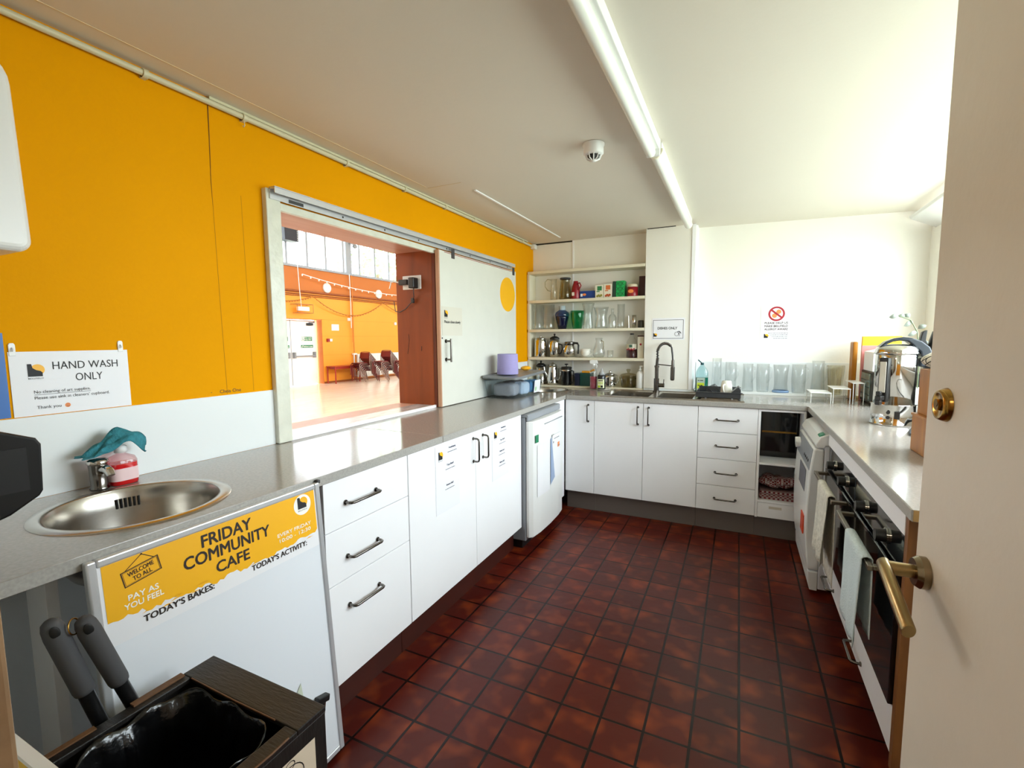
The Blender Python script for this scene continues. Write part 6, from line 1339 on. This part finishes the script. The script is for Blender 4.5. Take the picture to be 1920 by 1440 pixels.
def lump(mb, c, r, sc, seed, n=22, m=14, amp=0.12):
    rnd = random.Random(seed); ph_ = [rnd.uniform(0, 6) for _ in range(6)]; vs = []
    for i in range(m + 1):
        for k in range(n):
            th = PI * i / m; f_ = 2 * PI * k / n; d_ = 1 + amp * (math.sin(3 * f_ + ph_[0]) * math.sin(2 * th + ph_[1]) + 0.6 * math.sin(5 * f_ + 4 * th + ph_[2]))
            vs.append((c[0] + r * sc[0] * d_ * math.sin(th) * math.cos(f_), c[1] + r * sc[1] * d_ * math.sin(th) * math.sin(f_), c[2] - r * sc[2] * d_ * math.cos(th)))
    mb.add(vs, [(i * n + k, i * n + (k + 1) % n, (i + 1) * n + (k + 1) % n, (i + 1) * n + k) for i in range(m) for k in range(n)], True)
def wad(mb, x0, x1, y0, y1, z0, z1, seed, n=28, m=16, p=0.45):
    rnd = random.Random(seed); ph_ = [rnd.uniform(0, 6) for _ in range(4)]; vs = []
    sp_w = lambda c: abs(c) ** p * (1 if c >= 0 else -1)
    for i in range(m + 1):
        for k in range(n):
            th = PI * i / m; f_ = 2 * PI * k / n; d_ = 1 - 0.06 * (1 + math.sin(5 * f_ + ph_[0] + 3 * th)) * 0.5 - 0.05 * (1 + math.sin(9 * f_ + ph_[1])) * 0.5 * math.sin(th)
            vs.append(((x0 + x1) / 2 + (x1 - x0) / 2 * d_ * sp_w(math.sin(th)) * sp_w(math.cos(f_)), (y0 + y1) / 2 + (y1 - y0) / 2 * d_ * sp_w(math.sin(th)) * sp_w(math.sin(f_)), (z0 + z1) / 2 - (z1 - z0) / 2 * sp_w(math.cos(th)) * d_))
    mb.add(vs, [(i * n + k, i * n + (k + 1) % n, (i + 1) * n + (k + 1) % n, (i + 1) * n + k) for i in range(m) for k in range(n)], True)
zb_, zt_ = WT + 0.013, WT + 0.112
for nm, lab, b_, hx in (('grey_cloth', 'grey cloth bundled at the near end inside the clear storage box', (0.115, 0.305, 3.10, 3.235), '#A3A1A8'),
    ('pale_blue_bundle', 'pale blue bundle in the middle of the clear storage box', (0.215, 0.315, 3.245, 3.40), '#C9D6EA'), ('blue_cloth', 'mid-blue cloth at the far end of the clear storage box', (0.215, 0.318, 3.41, 3.59), '#5FA3D8'), ('dark_cloth', 'dark cloth along the wall side inside the clear storage box', (0.100, 0.205, 3.245, 3.58), '#4A494E')):
    mb = MB(); wad(mb, *b_, zb_, zt_, len(nm)); one(nm, mb, mat(nm + '_fabric', hx, 0.85, bump=0.3), lab, 'cloth')
lr = thing('lilac_roll', 'lilac paper roll standing on the storage box lid', 'paper roll', (0.20, 3.20, WT + 0.181))
zr = WT + 0.1815
MB().lathe([(0.024, 0.0), (0.081, 0.0), (0.0815, 0.003), (0.077, 0.150), (0.075, 0.153), (0.024, 0.153), (0.024, 0.0)], (0.20, 3.215, zr - 0.006), 40).build('paper', mat('lilac_paper', '#9E96C8', 0.8, var=0.04, scale=30, stretch=(1, 1, 12)), lr)
yp_ = MB(); lump(yp_, (0.225, 3.50, WT + 0.2045), 0.030, (1.25, 2.1, 0.6), 5, amp=0.07); one('yellow_packet', yp_, mat('amber_packet', '#EDA90E', 0.4, var=0.1, scale=30), 'amber yellow packet lying on the storage box lid behind the roll', 'packet')
# ================================================================== THINGS IN THE HALL
def hall_sign(lab, y, z, w_, h_, lines, icon):
    M = frame((DX + 0.002, y, z), (0, 1, 0), (0, 0, 1))
    s = one('exit_sign', MB().box(0, w_, 0, h_, -0.002, 0, M=M), M_GREENINK, lab, 'sign')
    t_ = MB()
    if icon: rect(t_, M, 0.008, 0.10, 0.008, h_ - 0.008, 0.001)
    else: stroke(t_, M, [(0.02, h_ * 0.45), (0.04, h_ * 0.2), (0.075, h_ * 0.85)], 0.012, 0.001)
    for i, l in enumerate(lines): letter(t_, M, l, 0.115 if icon else 0.09, h_ * (0.60 - 0.42 * i) if len(lines) > 1 else h_ * 0.28, h_ * (0.28 if len(lines) > 1 else 0.42), width=w_ - 0.14 if icon else w_ - 0.11, bold=0.02, lift=0.001)
    t_.build('lettering', M_WINK, s)
    if icon:
        t_ = MB(); circ(t_, M, 0.05, h_ * 0.74, 0.012, 10, 0.0016); stroke(t_, M, [(0.05, h_ * 0.66), (0.055, h_ * 0.4), (0.07, h_ * 0.2)], 0.014, 0.0016); stroke(t_, M, [(0.054, h_ * 0.4), (0.035, h_ * 0.2)], 0.012, 0.0016); t_.build('running_figure', M_GREENINK, s)
hall_sign('green Fire exit Keep clear sign on the hall door leaf beside the orange reveal', 10.28, 1.36, 0.40, 0.13, ('Fire exit', 'Keep clear'), True)
hall_sign('green Push bar to open strip on the hall door leaf beside the orange reveal', 10.25, 1.15, 0.46, 0.085, ('Push bar to open',), False)
hall_sign('green Fire exit sign on the hall door leaf cut off by the hatch frame', 9.40, 1.36, 0.40, 0.13, ('Fire exit', 'Keep clear'), True)
hall_sign('green Push bar to open strip on the hall door leaf cut by the hatch frame', 9.38, 1.15, 0.46, 0.085, ('Push bar to open',), False)
ex = thing('exit_light', 'hanging white exit light in a wire cage above the hall doors', 'exit light', (HX + 0.20, 10.03, 2.24))
MB().box(HX + 0.16, HX + 0.24, 9.84, 10.24, 2.25, 2.37).build('lamp_body', M_WPLAST, ex, bevel=0.01)
wr_ = MB()
for z in (2.19, 2.44): wr_.tube([(HX + 0.1, 9.76, z), (HX + 0.3, 9.76, z), (HX + 0.3, 10.32, z), (HX + 0.1, 10.32, z)], 0.008, 6, closed=True)
for y in (9.76, 10.32): wr_.tube([(HX + 0.3, y, 2.19), (HX + 0.3, y, 2.44)], 0.008, 6)
wr_.tube([(HX + 0.1, 9.76, 2.44), (HX, 9.76, 2.44)], 0.008, 6).tube([(HX + 0.1, 10.32, 2.44), (HX, 10.32, 2.44)], 0.008, 6)
wr_.build('wire_cage', mat('rusty_wire', '#A86A3A', 0.5), ex); MB().tube([(HX + 0.2, 9.98, 2.371), (HX + 0.19, 9.95, 2.9), (HX + 0.18, 9.93, 3.6)], 0.01, 6).build('hanging_cable', M_WPLAST, ex)
def bulkhead(y, lab):
    t = thing('bulkhead_lamp', lab, 'wall lamp', (HX, y, 3.03))
    MB().lathe([(0.155, 0.001), (0.155, 0.04), (0.135, 0.06), (0, 0.06)], (HX, y, 3.03), 28, axis=(1, 0, 0)).build('rim', M_WPLAST, t)
    MB().lathe([(0.128, 0.0605), (0.10, 0.085), (0.05, 0.098), (0, 0.10)], (HX, y, 3.03), 28, axis=(1, 0, 0)).build('glass_cover', M_DIFF, t)
bulkhead(11.15, 'round white wall lamp above the hall doors side of the orange wall'); bulkhead(13.54, 'round white wall lamp above the hall radiator and stacked chairs')
one('wall_pipe', MB().tube([(HX + 0.04, -4, 2.84), (HX + 0.04, 21, 2.84)], 0.028, 8).tube([(HX + 0.03, -4, 2.76), (HX + 0.03, 21, 2.76)], 0.016, 8).tube([(HX + 0.03, -4, 2.71), (HX + 0.03, 21, 2.71)], 0.012, 8), mat('brick_red_pipe', '#8A4416', 0.45), 'run of brick-red pipes along the orange hall wall below the windows', 'pipe')
one('drop_pipe', MB().tube([(HX + 0.09, 12.15, 3.53), (HX + 0.09, 12.15, 0.95)], 0.016, 8).tube([(HX + 0.09, 12.10, 2.75), (HX + 0.09, 12.10, 1.3)], 0.010, 8), mat('orange_pipe', '#C9761A', 0.5), 'thin orange pipe dropping down the hall wall to the radiator', 'pipe')
def swag(pts, sag, n=24):
    out = []
    for (a, b), sg in zip(zip(pts[:-1], pts[1:]), sag):
        for i in range(n):
            t_ = i / n; out.append((a[0] + (b[0] - a[0]) * t_, a[1] + (b[1] - a[1]) * t_ - 4 * sg * t_ * (1 - t_)))
    out.append(pts[-1]); return out
ga = swag([(8.2, 2.70), (10.47, 2.71), (13.62, 2.74), (15.8, 2.70)], [0.20, 0.53, 0.30])
g_ = MB().tube([(HX + 0.15, y, z) for y, z in ga], 0.014, 6)
for i, (y, z) in enumerate(ga[::1]): g_.sphere((HX + 0.155, y, z - 0.012), 0.022, (0.6, 1, 1), 8, 5)
one('bead_garland', g_, mat('brown_garland', '#A9671E', 0.6), 'brown bead garland looped along the orange hall wall', 'garland')
fl2 = swag([(10.02, 3.32), (14.9, 3.06)], [0.12], 48)
fr_ = thing('string_lights', 'white string of small bulbs strung across the hall wall past the round lamps', 'string lights', (HX + 0.12, 12.4, 3.0))
MB().tube([(HX + 0.25, y, z) for y, z in fl2], 0.012, 6).build('cable', M_WPLAST, fr_)
for y, z in fl2[::3]: MB().sphere((HX + 0.25, y, z - 0.035), 0.022, (1, 1, 1.4), 8, 6).build('bulb', M_DIFF, fr_)
one('white_wall_panel', MB().box(HX, HX + 0.02, 11.275, 11.58, 1.69, 1.89), M_PAPER, 'blank white square panel on the orange hall wall', 'panel', bevel=0.003)
cpt = one('fire_call_point', MB().box(HX, HX + 0.05, 11.05, 11.15, 1.33, 1.43), M_RED, 'small red fire call point on the orange wall beside the hall doors', 'call point', bevel=0.004)
MB().box(HX, HX + 0.03, 11.17, 11.27, 1.34, 1.42).build('white_plate', M_WPLAST, cpt)
for lab, y, z in (('small white sensor box high on the hall wall by the drop pipe', 12.02, 2.07), ('small white sensor box on the hall wall seen beside the hatch reveal', 14.40, 1.99)): one('wall_sensor', MB().box(HX, HX + 0.05, y - 0.05, y + 0.05, z - 0.05, z + 0.05), M_WPLAST, lab, 'sensor', bevel=0.005)
rd = thing('radiator', 'long white radiator low on the orange hall wall behind the chairs', 'radiator', (HX + 0.06, 13.3, 0.10))
rm = MB(); rm.box(HX + 0.03, HX + 0.09, 12.30, 14.6, 0.10, 0.90)
for i in range(24): rm.box(HX + 0.09, HX + 0.10, 12.33 + 0.095 * i, 12.40 + 0.095 * i, 0.13, 0.87)
rm.build('panel', M_WPLAST, rd, bevel=0.004); MB().tube([(HX + 0.06, 12.16, 0.92), (HX + 0.06, 12.16, 0.16), (HX + 0.06, 12.29, 0.16)], 0.025, 8).box(HX + 0.03, HX + 0.11, 12.10, 12.26, 0.88, 0.93).build('feed_pipe', M_WPLAST, rd)
tb = thing('low_table', 'low red table standing against the orange hall wall', 'table', (-9.78, 11.55, 0))
MB().box(-10.06, -9.66, 10.94, 12.07, 0.53, 0.555).build('tabletop', wood('red_table_wood', '#9A3A1A', '#B04C20', 0.35, 3, 'Y'), tb, bevel=0.006)
MB().box(-10.02, -9.70, 11.03, 12.0, 0.46, 0.529).build('apron', mat('table_red', '#A02A18', 0.4), tb)
for x in (-10.03, -9.69):
    for y in (10.98, 12.03): MB().cyl((x, y, 0.0), (x, y, 0.529), 0.020, 0.024, n=12).build('leg', mat('table_red', '#A02A18', 0.4), tb)
# stacking chairs: one built with its parts, the rest copied
M_CHAIRTUBE = mat('chair_tube', '#9A8680', 0.25, 0.8); M_CHAIRRED = mat('chair_dark_red', '#6A1018', 0.35)
ch = thing('stacking_chair', 'x', 'chair', (0, 0, 0), 'stacked red chairs in the hall')
MB().box(-0.176, 0.176, -0.22, 0.13, 0.375, 0.40).build('seat', M_CHAIRRED, ch, bevel=0.012)
MB().prism([(0.185, 0.52), (0.205, 0.52), (0.245, 0.72), (0.225, 0.72)], 'x', -0.19, 0.19).build('backrest', M_CHAIRRED, ch, bevel=0.008)
for sx in (-1, 1):
    x = 0.188 * sx
    MB().tube([(x, -0.245, 0.003), (x, -0.235, 0.30), (x, -0.222, 0.345), (x, -0.19, 0.368), (x, -0.14, 0.372), (x, 0.115, 0.352)], 0.0130, 8).build('front_frame', M_CHAIRTUBE if sx > 0 else M_CHAIRRED, ch)
    x = 0.216 * sx
    MB().tube([(x, 0.300, 0.003), (x, 0.20, 0.38), (x, 0.205, 0.55), (x * 0.97, 0.245, 0.70), (x * 0.8, 0.252, 0.735), (x * 0.3, 0.254, 0.742), (0, 0.254, 0.742)], 0.0130, 8).build('back_frame', M_CHAIRTUBE, ch)
stk_ = [('nearest the low table', -9.42, 12.05, 6), ('in the middle of the hall chairs', -8.86, 12.50, 7), ('half hidden by the hatch reveal', -8.35, 12.98, 7)]
ordn = ['lowest', 'second', 'third', 'fourth', 'fifth', 'sixth', 'seventh']; first = True
for lab, x, y, n in stk_:
    for k in range(n):
        l_ = '%s red stacking chair of the stack %s' % (ordn[k] if k < n - 1 else 'topmost', lab)
        loc = (x, y - 0.052 * k, 0.048 * k)
        if first: ch.location = loc; ch['label'] = l_; first = False
        else: copy_tree(ch, loc, l_)
spk = thing('hall_speaker', 'dark loudspeaker mounted in front of the high hall window', 'loudspeaker', (HX + 0.2, 9.66, 4.2))
MB().box(HX + 0.06, HX + 0.35, 9.42, 9.88, 4.20, 4.66).build('cabinet', mat('blue_black_cloth', '#20222E', 0.6), spk, bevel=0.01)
g_ = MB(); [g_.cyl((HX + 0.351, 9.835, 4.24 + 0.05 * i), (HX + 0.356, 9.835, 4.24 + 0.05 * i), 0.012, n=8) for i in range(9)]; g_.build('fixing_screws', M_WPLAST, spk); MB().box(HX - 0.02, HX + 0.06, 9.6, 9.7, 4.35, 4.5).build('bracket', M_DARK, spk)
cmr = thing('wall_camera', 'small grey dome camera on the white post between the hall windows', 'camera', (HX + 0.02, 12.38, 4.5))
MB().box(HX - 0.02, HX + 0.05, 12.2, 12.45, 4.58, 4.64).build('bracket', M_GPLAST, cmr); MB().sphere((HX + 0.03, 12.42, 4.53), 0.08, (1, 1, 0.9), 16, 10).build('dome', M_GPLAST, cmr)
one('ceiling_lead', MB().tube([(HX + 0.13, 12.02, 3.55), (HX + 0.13, 12.03, 2.6), (HX + 0.13, 12.02, 1.78)], 0.012, 6), M_WPLAST, 'white cable hanging from the window sill down the hall wall', 'cable')
# a tree outside the hall windows
tr = thing('garden_tree', 'leafy green tree outside, pale through the high hall windows', 'tree', (-16.5, 20.8, 0))
MB().tube([(-16.5, 20.8, 0), (-16.45, 20.8, 2.5), (-16.5, 20.85, 5.0)], [0.22, 0.17, 0.08], 10).build('trunk', mat('tree_bark', '#5A4632', 0.9), tr)
rnd = random.Random(11); lf_ = MB()
for i in range(700):
    a, b, r = rnd.uniform(0, 2 * PI), rnd.uniform(-1, 1), rnd.random() ** 0.4
    c = V((-16.5 + 2.0 * r * math.cos(a) * math.sqrt(1 - b * b), 20.9 + 2.3 * r * math.sin(a) * math.sqrt(1 - b * b), 5.3 + 2.2 * r * b))
    d1 = V((rnd.uniform(-1, 1), rnd.uniform(-1, 1), rnd.uniform(-1, 1))).normalized(); d2 = d1.orthogonal().normalized(); s_ = rnd.uniform(0.10, 0.20)
    lf_.add([c - d1 * s_, c + d2 * s_ * 0.5, c + d1 * s_, c - d2 * s_ * 0.5], [(0, 1, 2, 3)])
lf_.build('foliage', mat('leaf_green', '#6FA45E', 0.6), tr)

# ================================================================== LIGHT
SKY = 9.0
world = bpy.data.worlds.new('overcast_sky'); SC.world = world; world.use_nodes = True
nt = world.node_tree; nt.nodes.clear()
out = nt.nodes.new('ShaderNodeOutputWorld'); bg = nt.nodes.new('ShaderNodeBackground')
tc = nt.nodes.new('ShaderNodeTexCoord'); sp2 = nt.nodes.new('ShaderNodeSeparateXYZ'); cr2 = nt.nodes.new('ShaderNodeValToRGB')
mm = nt.nodes.new('ShaderNodeMath'); mm.operation = 'MULTIPLY_ADD'; mm.inputs[1].default_value = 0.5; mm.inputs[2].default_value = 0.5
nt.links.new(tc.outputs['Generated'], sp2.inputs[0]); nt.links.new(sp2.outputs['Z'], mm.inputs[0]); nt.links.new(mm.outputs[0], cr2.inputs['Fac'])
e = cr2.color_ramp.elements
e[0].position = 0.0; e[0].color = (0.50, 0.54, 0.48, 1)
e[1].position = 1.0; e[1].color = (1.0, 1.05, 1.12, 1)
x_ = e.new(0.485); x_.color = (0.56, 0.60, 0.54, 1)
x_ = e.new(0.515); x_.color = (0.92, 0.97, 1.02, 1)
nt.links.new(cr2.outputs['Color'], bg.inputs['Color']); bg.inputs['Strength'].default_value = SKY; nt.links.new(bg.outputs[0], out.inputs['Surface'])
def portal(name, loc, rot, sx, sy):
    l = bpy.data.lights.new(name, 'AREA'); l.shape = 'RECTANGLE'; l.size = sx; l.size_y = sy; l.cycles.is_portal = True
    o = bpy.data.objects.new(name, l); COL.objects.link(o); o.location = loc; o.rotation_euler = rot; return o
portal('kitchen_window_daylight', (3.08, 2.535, 1.66), (0, math.radians(90), 0), 1.08, 3.17)
portal('hall_window_daylight', (HX - 0.15, 8.5, 4.25), (0, math.radians(-90), 0), 1.35, 25.0)
portal('hall_added_window_daylight', (-0.16, 8.5, 4.35), (0, math.radians(90), 0), 1.2, 25.0)  # portal for the unseen windows added to light the hall
# weak fill light added in the unseen passage behind the camera
pl_ = bpy.data.lights.new('passage_fill', 'AREA'); pl_.shape = 'DISK'; pl_.size = 0.35; pl_.energy = 4; pl_.color = (1.0, 0.86, 0.68)
po = bpy.data.objects.new('passage_fill', pl_); COL.objects.link(po); po.location = (1.5, -0.85, 2.20)

# ================================================================== CAMERA
cd = bpy.data.cameras.new('camera'); cam = bpy.data.objects.new('camera', cd); COL.objects.link(cam)
Rr = V((0.90147717, 0.43275699, -0.00776505)); Uu = V((-0.03391132, 0.08850319, 0.99549847)); Ff = V((-0.43149616, 0.89715582, -0.09445896))
Mc = Matrix.Identity(4)
for i in range(3):
    Mc[i][0] = Rr[i]; Mc[i][1] = Uu[i]; Mc[i][2] = -Ff[i]
Mc.translation = V((1.78185811, 0.0, 1.36064189)); cam.matrix_world = Mc
cd.sensor_fit = 'HORIZONTAL'; cd.sensor_width = 36; cd.lens = 882.54 * 36 / 1920; cd.clip_start = 0.01; cd.clip_end = 200
SC.camera = cam
vs_ = SC.view_settings; vs_.view_transform = 'Standard'; vs_.look = 'None'; vs_.exposure = 1.02; vs_.gamma = 1; vs_.use_curve_mapping = False
SC.cycles.max_bounces = 10; SC.cycles.diffuse_bounces = 6; SC.cycles.glossy_bounces = 5; SC.cycles.transparent_max_bounces = 24; SC.cycles.use_denoising = True
SC.cycles.sample_clamp_indirect = 8.0
bpy.context.view_layer.update()
